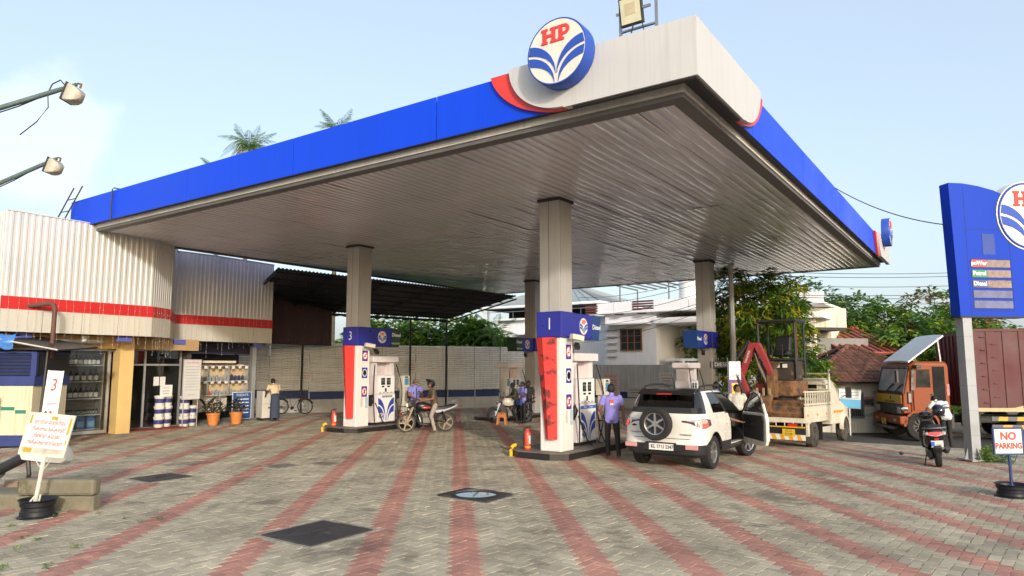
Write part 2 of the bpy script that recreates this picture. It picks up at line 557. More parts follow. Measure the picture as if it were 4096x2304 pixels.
# inspection covers let into the paving
dkplate = M('cover_rubber', (.045, .042, .042), .5, var=.35, scale=5, bump=.25, bscale=25, spot=.58, spotcol=(.13, .11, .09), spotscale=2.5)
ironplate = M('cover_concrete', (.17, .15, .12), .8, var=.4, scale=4, bump=.4, bscale=25)
framec = M('cover_frame', (.27, .245, .19), .9, var=.35, scale=6, bump=.5, bscale=30, world=True)
watermat = M('still_water', (.012, .013, .012), .015, var=0, spec=.9)
def manhole(i, label, style):
 x0, x1, y0, y1 = HOLES[i]
 cx, cy = (x0 + x1) / 2, (y0 + y1) / 2
 t = thing('inspection_cover', label, 'manhole cover', (cx, cy, 0), 0, 'covers let into the paving')
 hx, hy = (x1 - x0) / 2, (y1 - y0) / 2
 f = MB(); w = .07
 f.bx(-hx, hx, -hy, -hy + w, -.1, .006); f.bx(-hx, hx, hy - w, hy, -.1, .006)
 f.bx(-hx, -hx + w, -hy + w, hy - w, -.1, .006); f.bx(hx - w, hx, -hy + w, hy - w, -.1, .006)
 f.build('frame', framec, t, bevel=.01)
 if style == 'puddle':
  b = MB(); n = 40
  ro, hx2, hy2 = .36, hx - w - .004, hy - w - .004
  O = []
  for k in range(n):
   a = 2 * math.pi * k / n; ca, sa = math.cos(a), math.sin(a)
   q = min(hx2 / max(abs(ca), 1e-6), hy2 / max(abs(sa), 1e-6))
   O.append((ca * q, sa * q))
  I = [(ro * math.cos(2 * math.pi * k / n), ro * math.sin(2 * math.pi * k / n)) for k in range(n)]
  b.loft([[Vector((x, y, -.1)) for x, y in O], [Vector((x, y, .022)) for x, y in O], [Vector((x, y, .022)) for x, y in I], [Vector((x, y, -.06)) for x, y in I]], cap=False)
  b.build('cover', dkplate, t)
  c = MB(); c.lathe([(ro + .03, .0225), (ro + .035, .034), (ro + .002, .034), (ro - .012, .0)], 40, cap=False)
  c.build('rim', dkplate, t, smooth=True)
  c = MB(); c.add([(ro * 1.02 * math.cos(2 * math.pi * k / 40), ro * 1.02 * math.sin(2 * math.pi * k / 40), .012) for k in range(40)], [tuple(range(40))])
  c.build('water', watermat, t)
 else:
  m = dkplate if style == 'dark' else ironplate
  b = MB(); b.bx(-hx + w + .006, hx - w - .006, -hy + w + .006, (hy - w) * .28, -.06, .014)
  b.build('cover', m, t, bevel=.006)
  b = MB(); b.bx(-hx + w + .006, hx - w - .006, (hy - w) * .28 + .012, hy - w - .006, -.06, .010)
  b.build('cover', m, t, bevel=.006)
  b = MB(); b.cyl((-.08, 0, .022), (.08, 0, .022), .009, n=6); b.bx(-.1, -.08, -.012, .012, .005, .03); b.bx(.08, .1, -.012, .012, .005, .03)
  b.build('lift_handle', m, t)
manhole(0, 'square dark cover with a round hole full of rainwater', 'puddle')
manhole(1, 'large black rubber two-piece cover in the nearest paving', 'dark')
manhole(2, 'dark cover in a pale concrete frame beside the concrete block', 'dark')
manhole(3, 'small brown cover nearer the shop of the two small ones', 'iron')
manhole(4, 'small brown cover nearer the pumps of the two small ones', 'iron')
# ---------------------------------------------------------------- canopy
blue = M('fascia_blue', (.005, .062, .72), .4, var=.06, scale=.4, streak=.08, spec=.18)
blue2 = M('header_blue', (.022, .026, .29), .35, var=.10, scale=3, streak=.1)
white = M('fascia_white', (.56, .555, .54), .45, var=.06, scale=.8, streak=.10)
red = M('sign_red', (.72, .045, .035), .4, var=.10, scale=3, streak=.1)
cream = M('beam_cream', (.66, .63, .56), .6, var=.14, scale=1.5, streak=.15, spot=.66, spotcol=(.25, .2, .15), spotscale=6)
darktrim = M('dark_trim', (.035, .034, .034), .7, var=.3, scale=2)
lettering_w = M('lettering_white', (.8, .8, .78), .5, var=.05)
lettering_r = M('lettering_red', (.68, .05, .04), .5, var=.08)
emb_cream = M('emblem_cream', (.74, .71, .62), .4, var=.08, scale=4, streak=.12)
emb_blue = M('emblem_blue', (.02, .075, .42), .4, var=.08)
def soffit_mat():
 m = M('soffit_aluminium', (.80, .79, .83), .16, .25, var=.10, scale=.5)
 n, l = m.node_tree.nodes, m.node_tree.links
 b = n['Principled BSDF']
 tc = n.new('ShaderNodeNewGeometry')
 mp = n.new('ShaderNodeMapping'); mp.inputs['Scale'].default_value = (.5, 8.5, 1)
 l.new(tc.outputs['Position'], mp.inputs['Vector'])
 t = n.new('ShaderNodeTexNoise'); t.inputs['Scale'].default_value = .9; t.inputs['Detail'].default_value = 3
 l.new(mp.outputs['Vector'], t.inputs['Vector'])
 bp = n.new('ShaderNodeBump'); bp.inputs['Strength'].default_value = .16; bp.inputs['Distance'].default_value = .035
 l.new(t.outputs['Fac'], bp.inputs['Height'])
 l.new(bp.outputs['Normal'], b.inputs['Normal'])
 return m
soffit = soffit_mat()
def band_poly(r, yc, spread, up, lo):
 pass
def emblem(parent, loc, rz, r=.54, depth=.3, flat=False, name='emblem', full=True):
 "round sign: blue rim, cream face, red slab letters, two pairs of curved blue leaves; face looks along local -Y"
 e = bpy.data.objects.new(name, None); COL.objects.link(e)
 e.parent = parent; e.location = loc; e.rotation_euler = (0, 0, rz)
 k = r
 n = 48
 T = Matrix.Rotation(rad(90), 4, 'X')                # lathe z -> -y
 if not flat:
  b = MB(); b.lathe([(.93 * k, -depth), (k, -depth), (k, -.01), (.985 * k, .004), (.955 * k, .004), (.955 * k, -.02)], n, 0, T)
  b.build('rim', blue2 if flat else emb_blue, e, smooth=30)
 b = MB(); b.lathe([(.95 * k, -.015), (.95 * k, 0.0)] if not flat else [(k, -.004), (k, 0)], n, 0, T)
 b.build('face', emb_cream, e)
 # leaves: curved bands from the stem foot out to the rim
 def leaf(sgn, x_in, w_top, y_end0, y_end1, foot):
  out, inn = [], []
  for i in range(15):
   t = i / 14
   # outer (upper) curve and lower curve, quarter-ellipse like
   xo = .02 + x_in + (.95 - x_in) * (1 - math.cos(t * math.pi / 2)) ** .95
   yo = foot + (y_end0 - foot) * math.sin(t * math.pi / 2) ** .92
   xi = .02 + x_in + w_top * .25 * t + (.95 - x_in) * (1 - math.cos(t * math.pi / 2)) ** .95
   yi = foot + (y_end1 - foot) * math.sin(t * math.pi / 2) ** .92
   def clip(x, y):
    q = math.hypot(x, y)
    return (x, y) if q < .93 else (x * .93 / q, y * .93 / q)
   out.append(clip(xo, yo)); inn.append(clip(xi + .02 * min(1, t * 4), yi))
  poly = out + inn[::-1]
  b = MB()
  V = [(sgn * x * k, -.012 * (1 if not flat else .4), y * k) for x, y in poly]
  m_ = len(poly)
  F = [(i, i + 1, m_ - 2 - i, m_ - 1 - i) for i in range(14)]
  V2 = [(x, .0, z) for x, y, z in V]
  F2 = [(i, (i + 1) % m_, m_ + (i + 1) % m_, m_ + i) for i in range(m_)]
  b.add(V + V2, F + F2)
  b.build('leaf_band', emb_blue, e)
 for sg in (-1, 1):
  leaf(sg, .0, .34, .32, .06, -.66)
  leaf(sg, .045, .34, -.04, -.28, -.93)
 # slab-serif letters
 b = MB(); f0 = -.018 if not flat else -.006
 def slab(x0, x1, z0, z1): b.bx(x0 * k, x1 * k, f0, .0, z0 * k, z1 * k)
 o = -.44; z0, z1 = .28, .74
 for xx in (0, .30):
  slab(o + xx, o + xx + .12, z0 + .07, z1 - .07); slab(o + xx - .045, o + xx + .165, z0, z0 + .068); slab(o + xx - .045, o + xx + .165, z1 - .068, z1)
 slab(o + .121, o + .299, .47, .55)
 o = .10
 slab(o, o + .12, z0 + .07, z1 - .07); slab(o - .045, o + .17, z0, z0 + .068); slab(o - .045, o + .2, z1 - .068, z1)
 N = 9
 ou = [(o + .2 + .15 * math.sin(math.pi * i / N), .585 + .155 * math.cos(math.pi * i / N)) for i in range(N + 1)]
 ii = [(o + .2 + .05 * math.sin(math.pi * i / N), .585 + .075 * math.cos(math.pi * i / N)) for i in range(N + 1)]
 for i in range(N):
  b.prism([(ou[i][0] * k, ou[i][1] * k), (ou[i + 1][0] * k, ou[i + 1][1] * k), (ii[i + 1][0] * k, ii[i + 1][1] * k), (ii[i][0] * k, ii[i][1] * k)], f0, 0, 'xz')
 slab(o + .121, o + .2, .43, .51)
 b.build('letters', lettering_r, e)
 return e
CU, CV, SZ = 21.5, 19.0, 6.05                        # canopy size and soffit height
def canopy():
 t = thing('canopy', 'large flat filling station canopy with blue and white fascia', 'canopy', (0, 0, 0))
 # soffit strips
 me_len = (CU - .5) / 3 - .012
 prof = []
 pitch = .205
 nst = int((CV - .5) / pitch)
 def strip(seed):
  rng = random.Random(seed)
  b = MB(); nx = 9
  w = pitch
  P = [(0, .008), (.008, .0), (w - .012, .0), (w - .004, .008)]
  rings = []
  for i in range(nx + 1):
   x = me_len * i / nx
   sag = .004 * math.sin(i * 1.9 + seed) + rng.uniform(-.002, .002)
   rings.append([Vector((x, y, z + sag + (0.0015 * math.sin(i * 3.1 + y * 30)))) for y, z in P])
  b.loft(rings, 0, False, closed=False)
  return b.mesh('soffit_strip', soffit, smooth=60, fix=False)
 sm = [strip(k) for k in range(6)]
 for k in range(nst):
  for q in range(3): inst('soffit_strip', sm[(k + 2 * q) % 6], t, (.25 + q * (CU - .5) / 3, .25 + k * pitch, SZ + random.gauss(0, .0025)), (random.gauss(0, .005), random.gauss(0, .0007), 0))
 # roof deck above and edge trims
 MB().bx(.05, CU - .05, .05, CV - .05, SZ + .09, SZ + .6).build('roof_deck', darktrim, t)
 b = MB()
 for (x0, x1, y0, y1) in ((0, CU, 0, .24), (0, CU, CV - .24, CV), (0, .24, .24, CV - .24), (CU - .24, CU, .24, CV - .24)):
  b.bx(x0, x1, y0, y1, SZ - .02, SZ + .05)
 b.build('edge_trim', M('edge_grey', (.13, .125, .12), .6, var=.2), t)
 # cream ring beam, one length per side
 def beam(x0, x1, y0, y1): MB().bx(x0, x1, y0, y1, SZ + .054, SZ + .26).build('ring_beam', cream, t)
 beam(-.03, .1, -.03, CV + .03); beam(.104, CU - .104, -.03, .1); beam(.104, CU - .104, CV - .1, CV + .03); beam(CU - .1, CU + .03, -.03, CV + .03)
 b = MB()
 b.bx(-.17, -.034, -.17, CV + .17, SZ + .17, SZ + .9); b.bx(-.03, CU + .17, -.17, -.034, SZ + .17, SZ + .9)
 b.bx(-.03, CU + .17, CV + .034, CV + .17, SZ + .17, SZ + .9); b.bx(CU + .034, CU + .17, -.03, CV + .03, SZ + .17, SZ + .9)
 b.build('fascia_backing', darktrim, t)
 zb, zt = 6.2, 7.02
 # near fascia (faces -X): blue panels, joints at the photographed spacing
 js = [CV + .2, 16.6, 12.85, 8.7, 4.62, .2]
 for a, c in zip(js[:-1], js[1:]):
  MB().bx(-.2, -.172, c + .012, a - .012, zb, zt).build('fascia_panel', blue, t, bevel=.004)
 # road-side fascia (faces -Y)
 js = [.2, 2.9, 7.0, 11.0, 15.0, 18.6]
 for a, c in zip(js[:-1], js[1:]):
  MB().bx(a + .012, c - .012, -.2, -.172, zb, zt).build('fascia_panel', blue, t, bevel=.004)
 MB().bx(18.61, CU + .19, -.2, -.172, zb, zt).build('fascia_panel', blue, t)
 # far sides
 for k in range(5):
  a = .2 + k * (CU - .4) / 5
  MB().bx(a + .006, a + (CU - .4) / 5 - .006, CV + .172, CV + .2, zb, zt).build('fascia_panel', blue, t)
 for k in range(5):
  a = .2 + k * (CV - .4) / 5
  MB().bx(CU + .172, CU + .2, a + .006, a + (CV - .4) / 5 - .006, zb, zt).build('fascia_panel', blue, t)
 # white corner box: swept edge, thicker than the blue
 def swept(ext, off=0., zlo=6.17, ztop=7.055, k0=1.85, k1=2.9):
  # (along, z) outline from the corner outwards, concave sweep rising to the far top end
  P = [(-.34, zlo), (k0 - off, zlo)]
  n = 14
  for i in range(n + 1):
   a = i / n * math.pi / 2
   P.append((k0 + off + (k1 - k0) * math.sin(a), zlo + .02 + (ztop - zlo - .02) * (1 - math.cos(a))))
  P.append((-.34, ztop))
  return P
 MB().prism(swept(0), -.34, -.204, 'yz').build('white_panel', white, t)
 P = swept(0, k0=1.9, k1=3.0)
 P[0] = (-.202, 6.17); P[-1] = (-.202, 7.055)
 MB().prism(P, -.34, -.204, 'xz').build('white_panel', white, t)
 b = MB()
 b.bx(-.30, -.206, -.30, 1.7, 6.145, 6.168); b.bx(-.2, 1.8, -.30, -.206, 6.145, 6.168)
 b.build('white_panel_trim', darktrim, t)
 # red crescents behind the white sweep
 def cres(k0, k1, ztop):
  P = []; n = 16
  for i in range(n + 1):
   a = i / n * math.pi / 2
   P.append((k0 + (k1 - k0) * math.sin(a), 6.185 + (ztop - 6.185) * (1 - math.cos(a))))
  for i in range(n, -1, -1):
   a = i / n * math.pi / 2
   q = .44 * (i / n)
   P.append((k0 - .05 + q + (k1 - k0) * math.sin(a) + .04, 6.172 + (ztop - 6.172) * (1 - math.cos(a)) - .012 * (1 - i / n)))
  return P
 MB().prism(cres(1.83, 2.91, 7.035), -.262, -.208, 'yz').build('red_crescent', red, t)
 MB().prism(cres(1.88, 3.0, 7.035), -.262, -.208, 'xz').build('red_crescent', red, t)
 emblem(t, (-.62, 1.80, 6.98), rad(-90), .54, .27)
 # second emblem at the far end of the road-side fascia
 zlo = 6.15
 P = [(19.2, zlo), (CU + .34, zlo), (CU + .34, 7.02), (18.9, 7.02)]
 n = 8
 P += [(18.9 + .75 * (i / n) ** 2 - .45 * (i / n), 7.02 - (7.02 - zlo) * i / n) for i in range(1, n)]
 MB().prism(P, -.34, -.204, 'xz').build('white_panel', white, t)
 P = [(18.45, 7.0), (18.85, 7.0)] + [(18.85 + .75 * (i / n) ** 2 - .4 * (i / n), 7.0 - .84 * i / n) for i in range(1, n + 1)] + [(18.95, 6.16)]
 MB().prism(P, -.27, -.208, 'xz').build('red_crescent', red, t)
 emblem(t, (19.95, -.62, 7.14), 0, .54, .27)
 # vertical drain pipe over the near fascia end
 b = MB(); b.tube([(-.24, 16.6, 6.1), (-.24, 16.6, 7.04), (-.2, 16.6, 7.09), (-.02, 16.6, 7.09)], .018, 6)
 b.build('pipe', darktrim, t)
 return t
canopy()
# ---------------------------------------------------------------- pillars, islands, dispensers
pil_grey = M('pillar_grey', (.50, .475, .44), .45, .15, var=.08, scale=1.2, streak=.12)
pil_white = M('pillar_white', (.78, .76, .72), .4, var=.06, scale=2, streak=.08)
flake = M('sign_red_flaked', (.70, .045, .035), .45, var=.15, scale=3, spot=.5, spotcol=(.16, .02, .02), spotscale=3.2)
disp_body = M('dispenser_body', (.72, .66, .66), .42, var=.07, scale=2.5, streak=.08)
disp_white = M('dispenser_white', (.82, .80, .76), .4, var=.05, scale=3)
black_r = M('black_rubber', (.014, .014, .015), .5, var=.2)
black_p = M('black_plastic', (.022, .022, .024), .42, var=.15)
lcd = M('lcd_panel', (.028, .032, .036), .12, var=.2, scale=20)
grey_m = M('metal_grey', (.33, .33, .34), .4, .7, var=.12)
island_m = M('island_black', (.02, .019, .019), .45, var=.3, scale=4, spot=.66, spotcol=(.2, .18, .15), spotscale=5)
island_top = M('island_top', (.17, .145, .125), .75, var=.3, scale=3)
beige = M('beige_plastic', (.62, .57, .47), .5, var=.1)
yellow = M('bollard_yellow', (.72, .44, .02), .5, var=.12, scale=8, spot=.63, spotcol=(.08, .06, .04), spotscale=14)
ext_red = M('extinguisher_red', (.68, .05, .025), .3, var=.06, coat=.3)
green_d = M('diesel_green', (.02, .055, .035), .5, var=.1)
def sticker(parent, x, y, z, w, h, kind, rot=(0, 0, 0)):
 "small safety plate on a pillar face looking along -Y"
 e = bpy.data.objects.new('safety_plate', None); COL.objects.link(e)
 e.parent = parent; e.location = (x, y, z); e.rotation_euler = rot
 MB().bx(-w / 2 - .014, w / 2 + .014, -.003, 0, -h / 2 - .014, h / 2 + .014).build('border', lettering_w, e)
 MB().bx(-w / 2, w / 2, -.006, -.0035, -h / 2, h / 2).build('plate', blue2, e)
 T = Matrix.Rotation(rad(90), 4, 'X')
 rr = w * .44
 E_ = Matrix.Diagonal((1, 1, min(1.25, h / w), 1))
 if kind == 'belt':
  b = MB(); b.lathe([(rr * .95, .0065), (rr * .95, .009)], 24, 0, E_ @ T)
  b.build('disc', lettering_w, e)
  b = MB(); b.lathe([(rr * .72, .0095), (rr * .72, .012), (rr * .52, .012), (rr * .52, .0095)], 24, 0, E_ @ T); b.bx(-rr * .5, rr * .5, -.012, -.0095, -.012, .012)
  b.build('symbol', black_p, e)
 else:
  b = MB(); b.lathe([(rr, .0065), (rr, .009)], 24, 0, E_ @ T); b.build('disc', lettering_r, e)
  b = MB(); b.lathe([(rr * .78, .0095), (rr * .78, .011)], 24, 0, E_ @ T); b.build('disc', lettering_w, e)
  b = MB()
  if kind == 'smoke':
   b.bx(-rr * .45, rr * .4, -.013, -.0115, -.03, .0); b.bx(rr * .1, rr * .3, -.013, -.0115, .03, .06)
  else:
   b.bx(-rr * .28, rr * .28, -.013, -.0115, -rr * .62, rr * .62)
  b.build('symbol', black_p, e)
  b = MB(); b.box((0, -.0145, 0), (rr * 1.7, .002, .022), (0, rad(-45), 0)); b.build('bar', lettering_r, e)
 return e
def pillar(x, y, h, label, num=None, wing=1, wingtext='Diesel', flaky=False, far=False):
 "square canopy pillar; x,y = its near road-side corner"
 z0 = gz(x, y) + .16
 t = thing('canopy_pillar', label, 'pillar', (x, y, z0), 0, 'canopy pillars')
 w = .56
 hb, ht = 2.75 - z0, 3.35 - z0
 H_ = SZ - .02 - z0
 b = MB(); b.bx(.0, w, .0, w, ht + .002, H_)
 for k in (.0, ):
  pass
 b.build('shaft', pil_grey, t, bevel=.012)
 b = MB(); b.bx(-.004, 0, .30, .306, ht + .01, H_ - .01); b.bx(.012, .018, -.004, 0, ht + .01, H_ - .01)
 b.build('seam', darktrim, t)
 MB().bx(-.04, w + .04, -.04, w + .04, H_ - .05, H_ + .015).build('cap', darktrim, t)
 b = MB(); b.bx(.0, w, .0, w, 0, hb - .002)
 b.build('lower_cladding', pil_white if not far else pil_grey, t, bevel=.015)
 # blue header collar with a pointed nose and a long wing
 b = MB(); b.bx(-.06, w + .03, -.06, w + .06, hb, ht); b.build('header', blue2, t, bevel=.02)
 if wing > 0:
  x0, x1 = w + .032, 1.98
  poly = [(x0, hb), (x1 - .06, hb - .02), (x1 + .06, ht), (x0, ht)]
 else:
  x0, x1 = -.062, -1.45
  poly = [(x0, hb), (x1 + .06, hb - .02), (x1 - .06, ht), (x0, ht)]
 s = 1 if wing > 0 else -1
 xm = x1 - s * .42
 MB().prism([(x0, hb), (xm, hb - .014), (xm + s * .04, ht), (x0, ht)], .02, w - .02, 'xz').build('wing', blue2, t, bevel=.02)
 MB().prism([(xm + s * .004, hb - .014), (x1 - s * .06, hb - .02), (x1 + s * .06, ht), (xm + s * .044, ht)], .012, w - .012, 'xz').build('wing_end', green_d if wingtext == 'both' else M('diesel_blue', (.012, .05, .20), .4), t, bevel=.01)
 hz_ = (hb + ht) / 2
 emblem(t, ((x0 + xm) / 2 + s * .05, .012, hz_), 0, .2, .02, True, 'emblem')
 text('lettering', 'Diesel', .17, lettering_w, t, ((xm + x1) / 2 + s * .02, .009, hz_ + (.09 if wingtext == 'both' else 0)), bold=.003, ext=.0015)
 if wingtext == 'both':
  text('lettering', 'UNLEADED', .085, lettering_w, t, ((xm + x1) / 2, .009, hz_ - .2), ext=.0015)
 if num:
  text('number', num, .40, lettering_w, t, (-.063, .26, hz_), (rad(90), 0, rad(-90)), bold=-.004, ext=.002, sx=.9)
 if not far:
  # red shield fin on the near face, tapering towards its foot
  b = MB()
  yy0, yy1 = .0, w + .07
  rings = []
  for i in range(9):
   q = i / 8
   z = hb - .002 - (hb - .28) * q
   d = .17 - .03 * q
   ya, yb = .1 + .0 * q, yy1 - .24 * q
   ridge = ya + (yb - ya) * .55
   rings.append([Vector((-.002, ya, z)), Vector((-d * .45, ya - .005, z)), Vector((-d, ridge, z)), Vector((-d * .35, yb, z)), Vector((-.002, yb, z))])
  b.loft(rings)
  b.build('red_fin', flake if flaky else red, t)
  for k, (kind, zz) in enumerate((('smoke', 2.42), ('belt', 1.87), ('phone', 1.27))):
   sticker(t, w * .62, -.001, zz - z0, .24, .34, kind)
  b = MB(); b.bx(.2, .30, -.004, -.001, .62, .92); b.build('notice', M('notice_pale', (.6, .58, .5), .7, var=.35, scale=40), t)
  b = MB(); b.bx(.40, .52, -.005, -.001, .58, .92); b.build('notice', M('notice_blue', (.45, .55, .6), .7, var=.4, scale=30), t)
 else:
  for zz in (2.42, 1.87):
   sticker(t, w * .66, -.001, zz - z0, .2, .3, 'smoke' if zz > 2 else 'belt')
 # small camera under the header
 if num:
  b = MB(); b.tube([(w * .35, -.04, hb - .1), (w * .35, -.2, hb - .12)], .012, 6); b.box((w * .55, -.26, hb + .02 - .02), (.34, .13, .12), (0, rad(8), rad(-20)))
  b.build('camera_housing', beige, t, bevel=.01)
 b = MB(); b.tube([(w + .35 if s > 0 else -.5, .28, hb), (w + .37 if s > 0 else -.52, .2, hb - .12)], .02, 6)
 b.box((w + .42 if s > 0 else -.6, .12, hb - .18), (.2, .12, .1), (rad(10), rad(30), rad(20)))
 b.build('lamp', black_p, t, bevel=.008)
 return t
PILL = [(4.23, 4.64), (6.0, 13.28), (15.75, 5.0), (17.2, 13.7)]
pillar(*PILL[0], 0, 'nearest canopy pillar with a peeling red shield', '1', 1, 'Diesel', True)
pillar(*PILL[1], 0, 'canopy pillar with a clean red shield near the shop', '3', 1, 'both')
pillar(*PILL[2], 0, 'far canopy pillar behind the white car, wing sign pointing back', None, -1, 'Diesel', far=True)
pillar(*PILL[3], 0, 'dark far canopy pillar hidden behind the nearest pillar', None, -1, 'both', far=True)
def island(x0, x1, y0, y1, label):
 z = gz((x0 + x1) / 2, (y0 + y1) / 2)
 t = thing('pump_island', label, 'pump island', (0, 0, 0), 0, 'pump islands')
 c = .35
 P = [(x0, y0 + c), (x0 + .25, y0), (x1 - .3, y0), (x1, y0 + c), (x1, y1 - c), (x1 - .3, y1), (x0 + .25, y1), (x0, y1 - c)]
 MB().prism(P, z - .3, z + .138, 'xy').build('plinth', island_m, t)
 Q = [(a + (.012 if a > (x0 + x1) / 2 else -.012), b + (.012 if b > (y0 + y1) / 2 else -.012)) for a, b in P]
 MB().prism(Q, z + .14, z + .16, 'xy').build('coping', island_top, t, bevel=.004)
island(3.9, 7.4, 4.4, 5.95, 'nearest black kerbed pump island under the peeling pillar')
island(5.6, 9.4, 13.0, 14.5, 'black kerbed pump island beside the red motorcycle')
island(12.6, 16.7, 4.7, 6.2, 'far pump island behind the white car')
island(14.0, 18.2, 13.35, 14.9, 'far pump island beside the waiting riders')
leafblue = M('dispenser_leaf', (.03, .06, .36), .4, var=.06)
def leaf_graphic(parent, w, z0, z1, y):
 "two pairs of curved blue leaves rising from the foot"
 for sg in (-1, 1):
  for (xi, za, zb_, wd) in ((.0, .92, .66, .2), (.045, .60, .34, .2)):
   b = MB(); out, inn = [], []
   for i in range(13):
    q = i / 12
    e = (1 - math.cos(q * math.pi / 2)) ** .9
    f = math.sin(q * math.pi / 2) ** .85
    out.append((xi * w * 2 + .015 + (w / 2 - .02 - xi * w * 2) * e, z0 + (z1 - z0) * za * f))
    inn.append((xi * w * 2 + .035 + (w / 2 - .055 - xi * w * 2 + .02) * e, z0 + (z1 - z0) * zb_ * f))
   m_ = 13
   V = [(sg * a, y, z) for a, z in out] + [(sg * min(a, w / 2 - .02), y, z) for a, z in inn]
   b.add(V, [(i, i + 1, m_ + i + 1, m_ + i) for i in range(12)])
   b.build('leaf_graphic', leafblue, parent, fix=False)
def dispenser(x, y, label, hose=1, blueband=False):
 z = gz(x, y) + .16
 t = thing('fuel_dispenser', label, 'fuel pump', (x, y, z), 0, 'fuel pumps')
 w, d = 1.0, .55
 MB().bx(-w / 2 - .02, w / 2 + .02, .02, d - .02, 0, .07).build('plinth', black_p, t)
 MB().bx(-w / 2, w / 2, 0, d, .072, 1.0).build('lower_cabinet', disp_body, t, bevel=.02)
 MB().bx(-w / 2, w / 2, .03, d - .03, 1.002, 1.62).build('upper_cabinet', disp_body, t, bevel=.02)
 for sx in (-1, 1):
  MB().bx(sx * w / 2 - (.2 if sx > 0 else 0), sx * w / 2 + (0 if sx > 0 else .2), .08, d - .08, 1.622, 2.05).build('mast', disp_body, t, bevel=.015)
 MB().bx(-w / 2 + .2, w / 2 - .2, .3, d - .1, 1.62, 2.05).build('mast_panel', M('dispenser_pink', (.55, .47, .47), .5), t)
 MB().bx(-w / 2 - .09, w / 2 + .11, -.03, d + .03, 2.052, 2.25).build('top_canopy', disp_body, t, bevel=.02)
 MB().bx(-.34, w / 2 - .03, -.006, -.0015, .11, .96).build('front_panel', disp_white, t)
 e = bpy.data.objects.new('leaf_panel', None); COL.objects.link(e); e.parent = t; e.location = (.065, 0, 0)
 leaf_graphic(e, .76, .13, .93 if not blueband else .86, -.0085)
 emblem(t, (-.16, -.009, .27), 0, .11, .01, True, 'emblem')
 if blueband:
  b = MB().bx(-.33, w / 2 - .04, -.012, -.008, .875, .955).build('fuel_band', M('fuel_band_blue', (.05, .14, .45), .4), t)
  text('lettering', 'Diesel  -  Diesel', .07, lettering_w, t, (.065, -.014, .915), ext=.0008)
 else:
  for k, (nm, c) in enumerate((('Diesel', (.02, .05, .25)), ('Petrol', (.03, .22, .06)))):
   MB().bx(-.12 + k * .24, .1 + k * .24, -.012, -.008, .885, .945).build('fuel_tag', M('tag_' + nm, c, .4), t)
   text('lettering', nm, .055, lettering_w, t, (-.01 + k * .24, -.0135, .915), ext=.0008)
 b = MB().bx(-.30, w / 2 - .05, .018, .029, 1.02, 1.58).build('meter_panel', disp_white, t, bevel=.006)
 for k in (0, 1):
  MB().bx(-.16 + k * .26, .02 + k * .26, .012, .017, 1.30, 1.53).build('display', lcd, t)
  MB().bx(-.13 + k * .26, -.01 + k * .26, .012, .017, 1.22, 1.27).build('counter', lcd, t)
  text('lettering', '48.60\n 5.12', .07, M('lcd_digit', (.30, .33, .32), .5, var=0), t, (-.07 + k * .26, .0105, 1.42), ext=.0005)
 MB().bx(.02, .1, .012, .017, 1.07, 1.19).build('keypad', black_p, t)
 for k in range(4):
  MB().bx(-.24 + k * .17, -.15 + k * .17, .013, .017, 1.035, 1.055).build('label_tag', M('tag_dark', (.15, .12, .12), .6), t)
 # hoses and nozzles
 hz = black_r
 for sx in (-1, 1):
  x0 = sx * (w / 2 - .1)
  b = MB()
  pts = []
  for i in range(15):
   q = i / 14
   zz = 1.98 - 1.95 * q + .0
   pts.append((x0 + sx * (.10 + .16 * math.sin(math.pi * q)) , -.02 - .14 * math.sin(math.pi * q * .9), max(-.1, zz)))
  p0 = pts[-1]
  pts += [(p0[0] + .15, -.32, -.12), (p0[0] + .38, -.34, -.12), (p0[0] + .3, -.12, .12), (p0[0] - sx * .1 + .08, -.03, .5), (x0 + sx * .06, -.03, .72)] if sx < 0 else [(p0[0] + .02, -.25, -.1), (p0[0] + .16, -.2, -.08), (p0[0] + .1, -.05, .3), (x0 + .14, -.03, .72)]
  b.tube(pts, .017, 7)
  b.build('hose', hz, t, smooth=True)
  b = MB(); b.box((x0 + sx * .13, .12, .8), (.07, .14, .36)); b.build('nozzle_holster', black_p, t, bevel=.015)
  b = MB(); b.tube([(x0 + sx * .13, .02, .70), (x0 + sx * .13, -.03, .86), (x0 + sx * .13, .04, 1.0)], [.02, .026, .012], 7); b.build('nozzle', black_p, t)
 return t
dispenser(5.95, 4.92, 'nearest fuel pump, between the peeling pillar and the white car', blueband=True)
dispenser(7.35, 13.35, 'fuel pump with blue leaf panel beside the red motorcycle')
dispenser(14.5, 5.25, 'pale fuel pump partly hidden behind the roof of the white car')
dispenser(15.7, 13.75, 'pale fuel pump beside the riders waiting under the canopy')
def printer_post(x, y, label):
 z = gz(x, y) + .16
 t = thing('payment_post', label, 'post', (x, y, z), 0, 'printer posts on the islands')
 b = MB(); b.bx(-.11, .11, -.09, .09, 0, 1.18); b.build('column', beige, t, bevel=.015)
 MB().bx(-.16, .16, -.14, .12, 1.182, 1.6).build('printer_box', beige, t, bevel=.015)
 MB().bx(-.1, .1, -.146, -.141, 1.28, 1.5).build('label_panel', M('post_label', (.08, .25, .45), .5, var=.3, scale=30), t)
 MB().bx(-.08, .06, -.148, -.142, 1.52, 1.57).build('slot', black_p, t)
 MB().bx(-.12, .12, -.1, .1, .52, .55).build('strap', black_p, t)
printer_post(6.78, 4.9, 'beige printer post at the end of the nearest pump island')
printer_post(8.3, 13.4, 'beige printer post beside the red motorcycle')
printer_post(14.75, 13.6, 'beige printer post next to the seated riders')
